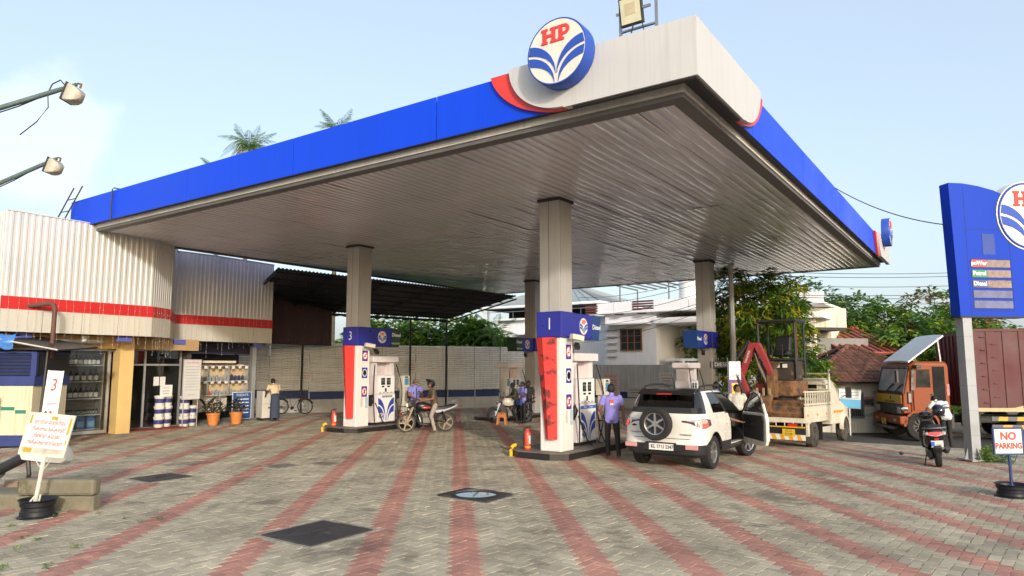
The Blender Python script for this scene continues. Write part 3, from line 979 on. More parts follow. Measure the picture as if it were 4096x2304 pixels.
def extinguisher(x, y, label, s=1., z=None):
 z = gz(x, y) + .161 if z is None else z
 t = thing('fire_extinguisher', label, 'fire extinguisher', (x, y, z), rad(-70), 'fire extinguishers')
 b = MB(); b.lathe([(.075 * s, 0), (.085 * s, .01), (.085 * s, .42 * s), (.07 * s, .48 * s), (.035 * s, .52 * s), (.03 * s, .55 * s)], 20)
 b.build('cylinder', ext_red, t, smooth=True)
 b = MB(); b.lathe([(.0865 * s, .06 * s), (.0865 * s, .085 * s)], 20); b.build('yellow_band', yellow, t)
 b = MB(); b.box((0, 0, .575 * s), (.04 * s, .05 * s, .05 * s)); b.box((.05 * s, 0, .62 * s), (.14 * s, .02 * s, .016 * s), (0, rad(-14), 0)); b.box((.05 * s, 0, .585 * s), (.12 * s, .02 * s, .014 * s))
 b.build('valve', black_p, t)
 b = MB(); b.tube([(-.02 * s, 0, .58 * s), (-.1 * s, .0, .56 * s), (-.115 * s, .01, .35 * s), (-.11 * s, .01, .12 * s)], .014 * s, 6); b.build('hose', black_r, t)
 b = MB(); pts = [(.0868 * s * math.cos(a), .0868 * s * math.sin(a)) for a in [rad(-50 + 10 * k) for k in range(11)]]
 b.add([(x_, y_, .16 * s) for x_, y_ in pts] + [(x_, y_, .38 * s) for x_, y_ in pts], [(k, k + 1, 12 + k, 11 + k) for k in range(10)])
 b.build('label_sticker', M('ext_label', (.72, .68, .62), .5, var=.4, scale=25), t, fix=False)
extinguisher(4.22, 5.55, 'large red fire extinguisher at the foot of the peeling pillar', .86)
extinguisher(5.86, 14.12, 'red fire extinguisher at the foot of the clean red shield', .9)
extinguisher(8.05, 13.3, 'small red fire extinguisher beside the printer post and motorcycle', .7)
extinguisher(14.95, 13.5, 'small red fire extinguisher beside the far fuel pump', .75)
def hoop(x, y, label):
 t = thing('bollard_hoop', label, 'bollard', (x, y, 0), rad(5), 'yellow hoop bollards')
 b = MB(); pts = [(0, 0, 0), (0, 0, .13), (.015, -.005, .19), (.06, -.02, .235), (.13, -.05, .245)]
 b.tube(pts, .045, 10); b.build('pipe', yellow, t, smooth=True)
hoop(4.05, 5.9, 'bent yellow pipe bollard at the nearest pump island')
hoop(5.55, 14.3, 'bent yellow pipe bollard by the pillar with the clean red shield')
# ---------------------------------------------------------------- shop
sheet_w = M('sheet_white', (.62, .61, .585), .42, .1, var=.07, scale=.7, streak=.14)
sheet_g = M('sheet_grey', (.40, .385, .37), .42, .25, var=.10, scale=.7, streak=.2)
sheet_c = M('sheet_cream', (.62, .59, .51), .45, var=.08, scale=.8, streak=.15)
band_red = M('band_red', (.56, .025, .025), .42, var=.08, scale=2)
wall_y = M('wall_yellow', (.72, .50, .20), .8, var=.12, scale=1.5, bump=.15)
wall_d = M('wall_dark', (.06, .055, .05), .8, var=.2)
alu = M('aluminium_frame', (.6, .6, .58), .35, .6, var=.08)
pane_m = glass('shop_glass', (.90, .92, .92), .01)
shelf_m = M('shelf_white', (.62, .61, .57), .5, var=.1)
def ribbed(b, p0, p1, z0, z1, pitch, depth, mi=0, off=0.):
 "corrugated upright sheet from p0 to p1 (plan), ribs standing out to the right of the run"
 p0, p1 = Vector(p0), Vector(p1)
 d = p1 - p0; L = d.length; d.normalize(); nrm = Vector((d.y, -d.x))
 n = max(2, round(L / pitch)); pts = []
 for k in range(n):
  for fr, h in ((0, 0), (.42, 0), (.55, 1), (.87, 1)):
   pts.append((k + fr, h))
 pts.append((n, 0))
 V, F = [], []
 for q, h in pts:
  p = p0 + d * (L * q / n) + nrm * (off + depth * h)
  V += [(p.x, p.y, z0), (p.x, p.y, z1)]
 for i in range(len(pts) - 1):
  F.append((2 * i, 2 * i + 2, 2 * i + 3, 2 * i + 1))
 b.add(V, F, mi)
def slabwall(b, p0, p1, z0, z1, th=.04, off=0., mi=0):
 p0, p1 = Vector(p0), Vector(p1)
 d = (p1 - p0).normalized(); nrm = Vector((d.y, -d.x))
 a, c = p0 + nrm * off, p1 + nrm * off
 e, f = a - nrm * th, c - nrm * th
 b.add([(a.x, a.y, z0), (c.x, c.y, z0), (f.x, f.y, z0), (e.x, e.y, z0), (a.x, a.y, z1), (c.x, c.y, z1), (f.x, f.y, z1), (e.x, e.y, z1)],
          [(3, 2, 1, 0), (4, 5, 6, 7), (0, 1, 5, 4), (1, 2, 6, 5), (2, 3, 7, 6), (3, 0, 4, 7)], mi)
def shop():
 t = thing('shop_building', 'oil and lubricant shop with white corrugated parapet and red band', 'shop')
 # parapet run: left front, corner splay, side return, splay, second front
 run = [((-2.28, 17.82), (1.82, 18.02)), ((1.82, 18.02), (2.75, 18.62)), ((2.75, 18.62), (3.95, 20.55)), ((3.95, 20.55), (5.4, 20.42)), ((5.4, 20.42), (8.15, 20.65))]
 mats = [sheet_w, sheet_w, sheet_g, sheet_g, sheet_g]
 for i, (a, c) in enumerate(run):
  b = MB(); ribbed(b, a, c, 3.945, 6.22, .17 if i != 1 else .12, .014)
  b.build('corrugated_parapet', sheet_w, t, fix=False)
  b = MB(); slabwall(b, a, c, 3.60, 3.94, .03, .03); b.build('red_band', band_red, t)
  d = (Vector(c) - Vector(a)); n = max(1, round(d.length / 1.0))
  for k in range(n):
   p, q = Vector(a) + d * (k / n + .002), Vector(a) + d * ((k + 1) / n - .002)
   b = MB(); slabwall(b, p, q, 3.0, 3.597, .03, .018); b.build('fascia_board', sheet_c, t)
  b = MB(); slabwall(b, a, c, 6.222, 6.25, .06, .03); b.build('parapet_cap', sheet_w, t)
 # end return on the outer side of the parapet
 b = MB(); ribbed(b, (-2.28, 20.5), (-2.28, 17.82), 3.0, 6.22, .17, .022); b.build('corrugated_parapet', sheet_w, t, fix=False)
 b = MB(); ribbed(b, (8.15, 20.65), (8.15, 23.5), 2.95, 6.2, .17, .022); b.build('corrugated_parapet', sheet_w, t, fix=False)
 # ceiling of the overhang, roof, back and side walls
 b = MB()
 b.prism([(-2.25, 17.87), (1.8, 18.06), (2.72, 18.65), (3.9, 20.6), (8.1, 20.7), (8.1, 24.5), (-2.25, 24.5)], 3.03, 3.2, 'xy')
 b.build('overhang_ceiling', M('ceiling_brown', (.42, .30, .18), .8, var=.15), t)
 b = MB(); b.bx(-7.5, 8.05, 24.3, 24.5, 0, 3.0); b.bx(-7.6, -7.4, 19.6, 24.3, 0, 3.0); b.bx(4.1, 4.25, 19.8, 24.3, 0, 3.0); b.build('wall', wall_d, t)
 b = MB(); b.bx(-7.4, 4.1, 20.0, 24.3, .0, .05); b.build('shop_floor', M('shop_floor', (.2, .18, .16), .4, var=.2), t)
 # yellow pillar and bulkhead beams
 MB().bx(1.35, 1.78, 18.85, 19.3, 0, 3.0).build('yellow_pillar', wall_y, t, bevel=.01)
 MB().bx(-2.4, 1.345, 19.05, 19.35, 2.62, 3.0).build('bulkhead', wall_y, t)
 MB().bx(1.785, 4.3, 19.45, 19.75, 2.62, 3.0).build('bulkhead', M('bulkhead_tan', (.45, .30, .15), .8, var=.12), t)
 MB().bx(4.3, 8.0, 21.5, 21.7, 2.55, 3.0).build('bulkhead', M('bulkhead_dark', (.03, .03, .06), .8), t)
 for (x, y) in ((-1.8, 18.1), (.9, 18.15), (3.35, 19.4), (7.4, 20.72)):
  MB().bx(x, x + .42, y, y + .1, 2.83, 2.99).build('blue_block', M('block_blue', (.10, .12, .45), .6), t)
 # fluorescent batten and dome camera under the overhang
 b = MB(); b.cyl((-.6, 18.7, 2.78), (.75, 18.7, 2.78), .02); b.bx(-.62, .77, 18.68, 18.72, 2.8, 2.86); b.build('tube_light', alu, t)
 b = MB(); b.ell((.05, 18.35, 2.86), (.09, .09, .09)); b.lathe([(.1, 0), (.1, .05)], 16, 0, Matrix.Translation((.05, 18.35, 2.92))); b.build('dome_camera', sheet_w, t, smooth=True)
 # display window: aluminium frame, panes
 y = 19.42
 b = MB(); b.bx(-2.35, 1.34, y - .03, y + .03, 2.56, 2.615); b.bx(-2.35, 1.34, y - .03, y + .03, .02, .12); b.bx(1.26, 1.34, y - .03, y + .03, .12, 2.56); b.bx(-2.35, -2.29, y - .03, y + .03, .12, 2.56)
 b.build('window_frame', alu, t)
 for x0, x1 in ((-2.28, -.62), (-.6, .32), (.34, 1.25)):
  MB().bx(x0, x1, y - .004, y + .004, .125, 2.555).build('pane', pane_m, t)
 # entrance: frame, panes, half-open leaf, threshold mat
 y = 20.1
 b = MB()
 for x in (1.9, 2.75, 4.0):
  b.bx(x, x + .06, y - .03, y + .03, .06, 2.6)
 b.bx(1.96, 4.0, y - .025, y + .025, 2.1, 2.16); b.bx(1.9, 4.06, y - .03, y + .03, 2.6, 2.66)
 b.build('door_frame', alu, t)
 for x0, x1, z0, z1 in ((1.97, 2.74, 2.17, 2.59), (2.82, 3.99, 2.17, 2.59), (2.82, 3.99, .08, 2.09)):
  MB().bx(x0, x1, y - .004, y + .004, z0, z1).build('pane', pane_m, t)
 for (x, z) in ((3.1, 1.72), (3.32, 1.72)):
  MB().bx(x, x + .19, y - .014, y - .008, z - .3, z).build('notice', M('paper', (.72, .72, .70), .8, var=.06), t)
 MB().bx(1.8, 3.9, 19.1, 20.0, .0, .03).build('door_step', M('step_red', (.25, .05, .035), .8, var=.25), t)
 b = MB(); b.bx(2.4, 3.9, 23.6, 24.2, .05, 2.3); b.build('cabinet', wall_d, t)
 # pipe post and dark back of the service bay
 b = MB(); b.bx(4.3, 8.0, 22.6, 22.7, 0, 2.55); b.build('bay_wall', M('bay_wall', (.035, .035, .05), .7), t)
 MB().bx(7.55, 7.72, 21.0, 21.2, 0, 2.9).build('bay_post', alu, t)
 # roof slab
 MB().prism([(-2.2, 18.2), (1.7, 18.3), (2.6, 18.8), (3.8, 20.75), (8.0, 20.85), (8.0, 24.4), (-2.2, 24.4)], 5.3, 5.5, 'xy').build('roof', M('roof_grey', (.3, .3, .3), .8), t)
shop()
# shelves and stock behind the glass
glassy_dk = M('bottle_dark', (.018, .014, .012), .2, var=.1)
lab_cream = M('bottle_label', (.82, .78, .68), .6, var=.25, scale=30)
lab_gold = M('bottle_cap_gold', (.55, .38, .10), .4)
lab_brown = M('bottle_label_brown', (.35, .17, .09), .6, var=.2)
can_grey = M('can_grey', (.45, .5, .55), .4, var=.15)
can_blue = M('can_blue', (.06, .16, .42), .4, var=.25, scale=8)
def shelf_unit():
 t = thing('display_shelf', 'tall white shelf unit of oil bottles behind the shop window', 'shelf', (0, 19.85, 0))
 for z in (2.12, 1.62, 1.10, .60, .16):
  MB().bx(-2.25, 1.2, -.3, .12, z - .03, z).build('shelf_board', shelf_m, t)
 for x in (-2.27, -.7, 1.205):
  MB().bx(x, x + .03, -.28, .12, .05, 2.5).build('upright', alu, t)
 MB().bx(-2.25, 1.2, .125, .14, .05, 2.5).build('back_panel', M('shelf_back', (.22, .21, .19), .7, var=.1), t)
 MB().bx(-2.25, 1.2, -.3, .12, 0.0, .10).build('plinth', wall_d, t)
shelf_unit()
def bottle_parts(h=.26, r=.055, lab=lab_cream, cap=black_p):
 b = MB(); b.lathe([(r * .95, 0), (r, .01), (r, h * .6), (r * .8, h * .72), (r * .32, h * .82), (r * .3, h * .9)], 12)
 me1 = b.mesh('bottle', glassy_dk, smooth=True)
 b = MB(); b.lathe([(r * 1.015, h * .1), (r * 1.02, h * .52)], 12, cap=False); me2 = b.mesh('label_sticker', lab)
 b = MB(); b.lathe([(r * .38, h * .88), (r * .38, h), (r * .1, h)], 10); me3 = b.mesh('bottle_cap', cap)
 return me1, me2, me3
def stock():
 bA, bB, bC, bD = bottle_parts(.30, .053), bottle_parts(.33, .062), bottle_parts(.33, .062, lab_brown, lab_gold), bottle_parts(.19, .032, M('bottle_label_grey', (.3, .33, .36), .6), lab_gold)
 def put(kind, x, z, label, grp):
  t = thing('oil_bottle', label, 'bottle', (x, 19.72 + random.uniform(-.02, .02), z + .001), random.uniform(0, .2), grp)
  inst('body', kind[0], t); inst('label_sticker', kind[1], t); inst('bottle_cap', kind[2], t)
 for i in range(15):
  put(bA, 1.12 - i * .128, 2.12, f'{ORD[i]} small dark oil bottle from the yellow pillar on the top shelf', 'bottles on the top shelf')
 for i in range(11):
  put(bC if i in (6, 7, 8) else bB, 1.08 - i * .185, 1.62, f'{ORD[i]} large oil bottle from the yellow pillar on the second shelf' + (', brown label' if i in (6, 7, 8) else ''), 'bottles on the second shelf')
 for i in range(11):
  put(bB, 1.1 - i * .15, 1.10, f'{ORD[i]} black oil bottle from the yellow pillar on the middle shelf', 'bottles on the middle shelf')
 for i in range(19):
  put(bD, 1.14 - i * .078, .60, f'{ORD[i]} small gold-capped bottle from the yellow pillar on the fourth shelf', 'bottles on the fourth shelf')
 def jerry(x, z, m, label, grp, h=.34):
  t = thing('oil_can', label, 'oil can', (x, 19.72, z + .001), 0, grp)
  b = MB(); b.prism([(-.13, 0), (.13, 0), (.13, h * .72), (.02, h), (-.13, h * .95)], -.08, .08, 'xz'); b.build('body', m, t, bevel=.012)
  b = MB(); b.bx(-.1, .09, -.085, -.081, .06, h * .6); b.build('label_sticker', M('can_label', (.25, .5, .65), .5, var=.3, scale=14), t)
  b = MB(); b.lathe([(.03, 0), (.03, .04)], 10, 0, Matrix.Translation((-.06, 0, h * .96))); b.build('screw_cap', black_p, t)
  b = MB(); b.tube([(-.02, 0, h * .9), (.04, 0, h * 1.04), (.11, 0, h * .86), (.12, 0, h * .7)], .014, 6); b.build('handle', m, t)
 jerry(-.52, .60, can_grey, 'pale oil can second from the gold-capped bottles on the fourth shelf', 'cans on the fourth shelf', .4)
 jerry(-.84, .60, can_grey, 'pale oil can at the outer end of the fourth shelf', 'cans on the fourth shelf', .4)
 for i in range(5):
  jerry(.98 - i * .3, .16, can_blue, f'{ORD[i]} blue oil can from the yellow pillar on the bottom shelf', 'cans on the bottom shelf', .38)
stock()
# buckets stacked by the entrance
bk_w = M('bucket_white', (.76, .74, .68), .45, var=.06)
bk_b = M('bucket_blue', (.045, .05, .19), .45, var=.15, scale=9)
def bucket_meshes():
 b = MB(); b.lathe([(.13, 0), (.145, .02), (.165, .3), (.172, .31)], 20); m1 = b.mesh('bucket', bk_w, smooth=True)
 b = MB(); b.lathe([(.1475, .06), (.1625, .25)], 20, cap=False); m2 = b.mesh('print_band', bk_b, smooth=True)
 b = MB(); b.lathe([(.176, .30), (.178, .345), (.155, .352), (.15, .345)], 20); m3 = b.mesh('lid', bk_w, smooth=True)
 b = MB(); b.tube([(.172 * math.cos(a), .172 * math.sin(a), .29 - .10 * math.sin(a)) for a in [math.pi * k / 10 for k in range(11)]], .005, 4); m4 = b.mesh('handle', bk_w)
 return m1, m2, m3, m4
def buckets():
 ms = bucket_meshes()
 piles = [('outer front', 3.22, 19.85, 3), ('outer rear', 3.55, 19.98, 3), ('inner front', 4.02, 19.68, 3), ('inner rear', 4.42, 19.9, 2)]
 lv = ['bottom', 'middle', 'top']
 for nm, x, y, n in piles:
  for k in range(n):
   t = thing('oil_bucket', f'white and navy oil bucket, {lv[k] if n == 3 else ("bottom", "top")[k]} of the {nm} stack by the shop entrance', 'bucket', (x + random.uniform(-.01, .01), y, .03 * (x < 3.9) + k * .353), random.uniform(-1.2, -.4), 'oil buckets stacked by the entrance')
   for m_, nn in zip(ms, ('body', 'print_band', 'lid', 'handle')):
    inst(nn, m_, t)
buckets()
# oil rack in the bay
def oil_rack():
 t = thing('oil_rack', 'open rack of small oil cans with price tags beside the shop', 'rack', (4.75, 20.95, 0))
 tan = M('rack_back', (.62, .47, .28), .7, var=.1)
 MB().bx(0, 2.6, .32, .35, .98, 2.15).build('back_panel', tan, t)
 for z in (.98, 1.52, 2.1): MB().bx(0, 2.6, 0, .32, z - .02, z).build('shelf_board', shelf_m, t)
 for x in (0, .86, 1.75, 2.57): MB().bx(x, x + .03, 0, .32, 1.0, 2.12).build('upright', alu, t)
 for x in (0.02, 1.4, 2.55): MB().bx(x, x + .05, .02, .3, 0, .96).build('leg', alu, t)
 MB().bx(.5, 1.9, .3, .33, .35, .95).build('front_board', M('rack_board', (.60, .55, .48), .6, var=.1), t)
 for sg in (-1, 1):
  b = MB(); pts = [(1.05 + sg * (.03 + .42 * (1 - math.cos(q * math.pi / 2))), .296, .42 + .45 * math.sin(q * math.pi / 2)) for q in [k / 10 for k in range(11)]]
  b.tube(pts, [.012 + .035 * math.sin(math.pi * k / 10) for k in range(11)], 6); b.build('leaf_graphic', black_p, t)
 MB().bx(.6, 2.0, -.05, 0, 2.2, 2.29).build('tube_light', M('tube_box', (.75, .66, .52), .5), t)
 for k in range(9):
  x = .12 + k * .29
  MB().bx(x, x + .13, -.012, -.006, 2.0 if k % 2 else 1.98, 2.08).build('price_tag', M('paper', (.72, .72, .70), .8, var=.06), t)
  MB().bx(x, x + .13, -.012, -.006, 1.42, 1.5).build('price_tag', M('paper', (.72, .72, .70), .8, var=.06), t)
 rowcol = [M('rack_can_a', (.30, .33, .36), .45, var=.3, scale=15), M('rack_can_b', (.035, .045, .13), .4, var=.2), M('rack_can_c', (.55, .53, .48), .5, var=.2), M('rack_can_d', (.45, .08, .05), .45)]
 n = 0
 for row, z in ((0, 1.52), (1, .98)):
  for i in range(16):
   x = .1 + i * .157
   if i in (5, 11): continue
   h = random.uniform(.17, .27)
   m = rowcol[(1 if i > 11 else 0) if row == 0 else (2 if i in (0, 2, 3) else 3 if i == 6 else 0)]
   b = MB(); b.bx(-.05, .05, -.03, .03, 0, h * .8); b.lathe([(.022, h * .8), (.022, h)], 8)
   o = b.build('small_oil_can', m, None, bevel=.006, loc=(4.75 + x, 21.12, z + .001))
   tag(o, f'{ORD[n % 16]} small can from the shop door on the {"upper" if row == 0 else "lower"} rack shelf', 'oil can', 'small cans on the rack')
   n += 1
  n = 0
oil_rack()
def board(name, label, x, y, z, w, h, mat, rz=0, lines=None, head=None, frame=alu, cat='notice board', lm=None, th=.02, tilt=0, stand=False):
 "upright printed board whose face looks along local -Y, with rows of lettering"
 t = thing(name, label, cat, (x, y, z), (tilt, 0, rz))
 MB().bx(-w / 2, w / 2, 0, th, 0, h).build('panel', mat, t)
 if frame:
  f = MB(); q = .02
  f.bx(-w / 2 - q, w / 2 + q, -.008, th + .004, -q, 0); f.bx(-w / 2 - q, w / 2 + q, -.008, th + .004, h, h + q)
  f.bx(-w / 2 - q, -w / 2, -.008, th + .004, 0, h); f.bx(w / 2, w / 2 + q, -.008, th + .004, 0, h)
  f.build('frame', frame, t)
 for (s, size, zz, m) in (lines or []):
  text('lettering', s, size, m, t, (0, -.003, zz), ext=.0008)
 if stand:
  b = MB()
  for sx in (-1, 1):
   b.cyl((sx * w * .42, .02, 0), (sx * w * .42, .02, -z), .015)
  b.build('leg', frame or alu, t)
 return t
red_ink = M('ink_red', (.60, .06, .05), .7, var=0)
blk_ink = M('ink_black', (.04, .04, .05), .7, var=0)
paperm = M('paper', (.72, .72, .70), .8, var=.06)
board('price_board', "red-framed today's price board leaning below the oil rack", 6.95, 20.7, .06, .8, 1.0, M('price_blue', (.03, .09, .28), .5), 0, [("TODAY'S", .13, .9, lettering_w)] + [('▬▬▬▬▬', .12, .75 - .13 * k, lettering_w) for k in range(5)], frame=lettering_w)
board('notice_board', 'tall pale printed rate board by the shop entrance', 4.1, 19.45, .95, .62, 1.35, M('board_pale', (.60, .60, .58), .6, var=.08), 0, [('വിലവിവരം', .09, 1.25, red_ink)] + [('▬▬▬▬▬▬ ▬▬', .06, 1.12 - .1 * k, M('ink_grey', (.34, .34, .37), .7, var=0)) for k in range(9)] + [('▬▬▬▬', .06, .15, red_ink)], stand=True)
board('paper_notice', 'small white notice on the shop entrance under the rate board', 3.35, 19.7, 1.05, .42, .4, paperm, 0, [('NOTICE', .06, .3, red_ink), ('▬▬▬▬▬', .05, .2, blk_ink), ('▬▬▬▬', .05, .12, blk_ink)], frame=None, cat='notice')
# potted plants
pot_o = M('pot_terracotta', (.62, .22, .05), .6, var=.1)
soil = M('soil', (.06, .04, .03), .95)
leaf_dk = leafmat('leaf_crinkle', (.035, .075, .03)); leaf_br = leafmat('leaf_bronze', (.16, .07, .035))
def potted(x, y, label, seed, yel=False):
 rng = random.Random(seed)
 t = thing('potted_plant', label, 'potted plant', (x, y, 0), 0, 'terracotta pots')
 b = MB(); b.lathe([(.15, 0), (.16, .01), (.21, .36), (.235, .37), (.235, .43), (.205, .43), (.2, .38)], 24, cap=True); b.build('pot', pot_o, t, smooth=35)
 b = MB(); b.lathe([(.2, .37), (.2, .385)], 20); b.build('soil', soil, t)
 b = MB()
 for k in range(170):
  a = rng.uniform(0, 6.28); q = rng.uniform(.0, .34); z = .45 + rng.uniform(.0, .5) * (1 - q * 1.6)
  L = rng.uniform(.12, .22); el = rng.uniform(-.3, .9)
  d = Vector((math.cos(a) * math.cos(el), math.sin(a) * math.cos(el), math.sin(el))); s_ = Vector((-math.sin(a), math.cos(a), rng.uniform(-.5, .5))).normalized() * L * .2
  p = Vector((math.cos(a) * q, math.sin(a) * q, z))
  b.add([p, p + d * L * .5 + s_, p + d * L - Vector((0, 0, .03)), p + d * L * .5 - s_], [(0, 1, 2, 3)], 1 if rng.random() < .25 else 0)
 b.build('foliage', [leaf_dk, leaf_br], t, fix=False)
 b = MB()
 for k in range(7):
  a = k * .9; b.tube([(0, 0, .38), (.08 * math.cos(a), .08 * math.sin(a), .6), (.2 * math.cos(a), .2 * math.sin(a), .82)], .01, 5)
 b.build('stem', M('stem_brown', (.12, .08, .04), .8), t)
potted(4.95, 19.42, 'leafy plant in a terracotta pot nearer the oil buckets', 3)
potted(5.72, 19.2, 'leafy plant in a terracotta pot below the price board', 5)
# strings of fairy lights hanging from the parapet
def fairy():
 t = thing('fairy_lights', 'curtain of fairy light strings hanging from the shop parapet', 'string lights')
 wire = M('wire_pale', (.62, .58, .50), .6)
 bulb = M('bulb_clear', (.55, .5, .42), .3)
 segs = [((-2.4, 17.76), (1.75, 17.95), 20), ((1.85, 17.98), (2.75, 18.55), 8), ((3.0, 18.95), (3.9, 20.3), 5), ((4.1, 20.45), (5.3, 20.36), 6), ((5.5, 20.36), (8.0, 20.58), 11)]
 for a, c, n in segs:
  for k in range(n):
   f = (k + random.uniform(.1, .7)) / n
   x, y = a[0] + (c[0] - a[0]) * f, a[1] + (c[1] - a[1]) * f
   L = random.uniform(1.0, 1.55); z1 = 3.93
   b = MB(); pts = [(x + random.uniform(-.012, .012), y, z1 - L * i / 6) for i in range(7)]
   b.tube(pts, .0022, 3)
   for i in range(1, 8):
    zz = z1 - L * i / 7
    b.ell((x, y - .004, zz), (.010, .010, .014), 5, 3)
   b.build('light_string', [bulb], t)
fairy()
# water cooler
def cooler(x, y):
 t = thing('water_cooler', 'white upright water cooler the man is bending over', 'water cooler', (x, y, 0), rad(-12))
 MB().bx(-.33, .33, -.25, .3, .08, .62).build('lower_cabinet', sheet_c, t, bevel=.015)
 MB().bx(-.33, .33, -.25, .3, .625, 1.12).build('upper_cabinet', sheet_c, t, bevel=.015)
 for sx in (-.28, .28): MB().bx(sx - .03, sx + .03, -.2, .25, 0, .08).build('foot', black_p, t)
 b = MB(); b.bx(-.1, .3, -.27, -.252, .45, .5); b.build('grille', black_p, t)
 b = MB(); b.tube([(.05, -.25, .8), (.05, -.31, .8), (.05, -.31, .74)], .014, 6); b.build('tap', grey_m, t)
 b = MB(); b.lathe([(.045, 0), (.045, .1), (.03, .16), (.02, .18)], 12, 0, Matrix.Translation((.22, -.05, 1.121))); b.build('steel_cup', grey_m, t, smooth=True)
cooler(7.62, 20.0)
# ---------------------------------------------------------------- shed, fence and boundary walls
FA, FB, FC = (7.6, 26.15), (19.6, 20.9), (23.8, 18.6)
dk_sheet = M('shed_sheet_dark', (.040, .042, .058), .5, .2, var=.25, scale=1)
shed_steel = M('shed_steel', (.03, .03, .032), .6, .3, var=.2)
fence_w = M('fence_sheet', (.80, .79, .76), .45, .0, var=.10, scale=.6, streak=.22)
low_w = M('low_wall_white', (.58, .56, .52), .9, var=.2, scale=1.5, bump=.3, spot=.60, spotcol=(.18, .15, .12), spotscale=2.5)
blue_board = M('board_navy', (.03, .045, .16), .6, var=.2, scale=2)
def fence():
 t = thing('boundary_fence', 'white corrugated sheet fence over navy boards and a low wall', 'fence')
 for a, c, n in ((FA, FB, 7), (FB, FC, 3)):
  A_, C_ = Vector(a), Vector(c); d = C_ - A_; L = d.length; d.normalize(); nr = Vector((d.y, -d.x))
  for k in range(n):
   p, q = A_ + d * (L * k / n), A_ + d * (L * (k + 1) / n - .02)
   g = gz(p.x, p.y)
   # horizontal corrugation
   b = MB(); V, F = [], []; rows = 21
   for i in range(rows * 2 + 1):
    z = g + 1.0 + (2.35) * i / (rows * 2)
    off = .022 if i % 2 else -.022
    V += [(p.x + nr.x * off, p.y + nr.y * off, z), (q.x + nr.x * off, q.y + nr.y * off, z)]
   F = [(2 * i, 2 * i + 1, 2 * i + 3, 2 * i + 2) for i in range(rows * 2)]
   b.add(V, F); b.build('corrugated_sheet', fence_w, t, fix=False, smooth=60)
   b = MB(); slabwall(b, p, q, g + .62, g + .985, .03, .05); b.build('navy_board', blue_board, t)
   b = MB(); slabwall(b, p, q, g - .2, g + .60, .2, .1); b.build('low_wall', low_w, t)
   b = MB(); slabwall(b, p, p + d * .03, g + .6, g + 3.36, .04, .06); b.build('fence_post', fence_w, t)
   b = MB(); slabwall(b, p, q, g + .955, g + .985, .02, .075); b.build('rail', shed_steel, t)
fence()
def shed():
 t = thing('shed', 'open lean-to shed with dark corrugated roof behind the canopy', 'shed')
 # roof plane: high edge near the canopy, low edge at the fence
 H0, H1 = Vector((8.3, 18.4, 5.78)), Vector((17.6, 15.0, 5.42))
 L0, L1 = Vector((10.9, 24.1, 4.75)), Vector((19.2, 20.6, 4.62))
 H0 = Vector((7.0, 18.9, 5.85)); L0 = Vector((9.4, 24.9, 4.8))
 nx = 150
 npan = 10
 for pnl in range(npan):
  V, F = [], []
  k0, k1 = pnl * nx // npan, (pnl + 1) * nx // npan
  for k in range(k0, k1 + 1):
   f = k / nx; dz = .028 * (1 if k % 2 else -1)
   a, c = H0.lerp(H1, f), L0.lerp(L1, f)
   V += [(a.x, a.y, a.z + dz), (c.x, c.y, c.z + dz)]
  m = k1 - k0
  F = [(2 * i, 2 * i + 2, 2 * i + 3, 2 * i + 1) for i in range(m)]
  b = MB(); b.add(V, F); b.build('roof_sheet', dk_sheet, t, fix=False)
 for k in range(6):
  f = k / 5; a, c = H0.lerp(H1, f), L0.lerp(L1, f)
  b = MB(); b.tube([a - Vector((0, 0, .16)), c - Vector((0, 0, .16))], .04, 5); b.build('rafter', shed_steel, t)
 for k in range(7):
  f = (k + .3) / 7; a, c = H0.lerp(L0, f), H1.lerp(L1, f)
  b = MB(); b.tube([a - Vector((0, 0, .09)), c - Vector((0, 0, .09))], .03, 4); b.build('purlin', shed_steel, t)
 for f in (.0, .28, .58, .8, .995):
  c = L0.lerp(L1, f); g = gz(c.x, c.y)
  b = MB(); b.cyl((c.x, c.y, g), (c.x, c.y, c.z - .05), .05, n=8); b.build('post', shed_steel, t)
 # lower scalloped edge and the dark hanging sheet by the shop
 b = MB(); V, F = [], []
 for k in range(41):
  c = L0.lerp(L1, k / 40); V += [(c.x, c.y, c.z - .05), (c.x, c.y, c.z - .16 - .05 * (k % 2))]
 b.add(V, [(2 * i, 2 * i + 2, 2 * i + 3, 2 * i + 1) for i in range(40)]); b.build('eave_flashing', shed_steel, t, fix=False)
 b = MB(); ribbed(b, (9.0, 22.6), (13.2, 22.9), 3.05, 5.4, .18, .03); b.build('hanging_sheet', M('sheet_maroon', (.055, .022, .022), .6, var=.2), t, fix=False)
shed()
for (x, y, z, rz, lab) in ((12.5, 23.85, 1.35, rad(-23), 'small red-printed notice on the shaded part of the sheet fence'), (17.55, 21.65, 1.75, rad(-23), 'small red-printed notice on the sunlit part of the sheet fence')):
 board('paper_notice', lab, x, y, z, .62, .5, paperm, rz, [('അറിയിപ്പ്', .1, .4, red_ink), ('▬▬▬▬▬', .08, .27, red_ink), ('▬▬▬▬', .08, .16, red_ink)], frame=None, cat='notice')
grey_wall = M('compound_grey', (.60, .61, .61), .9, var=.14, scale=.8, bump=.25, streak=.3)
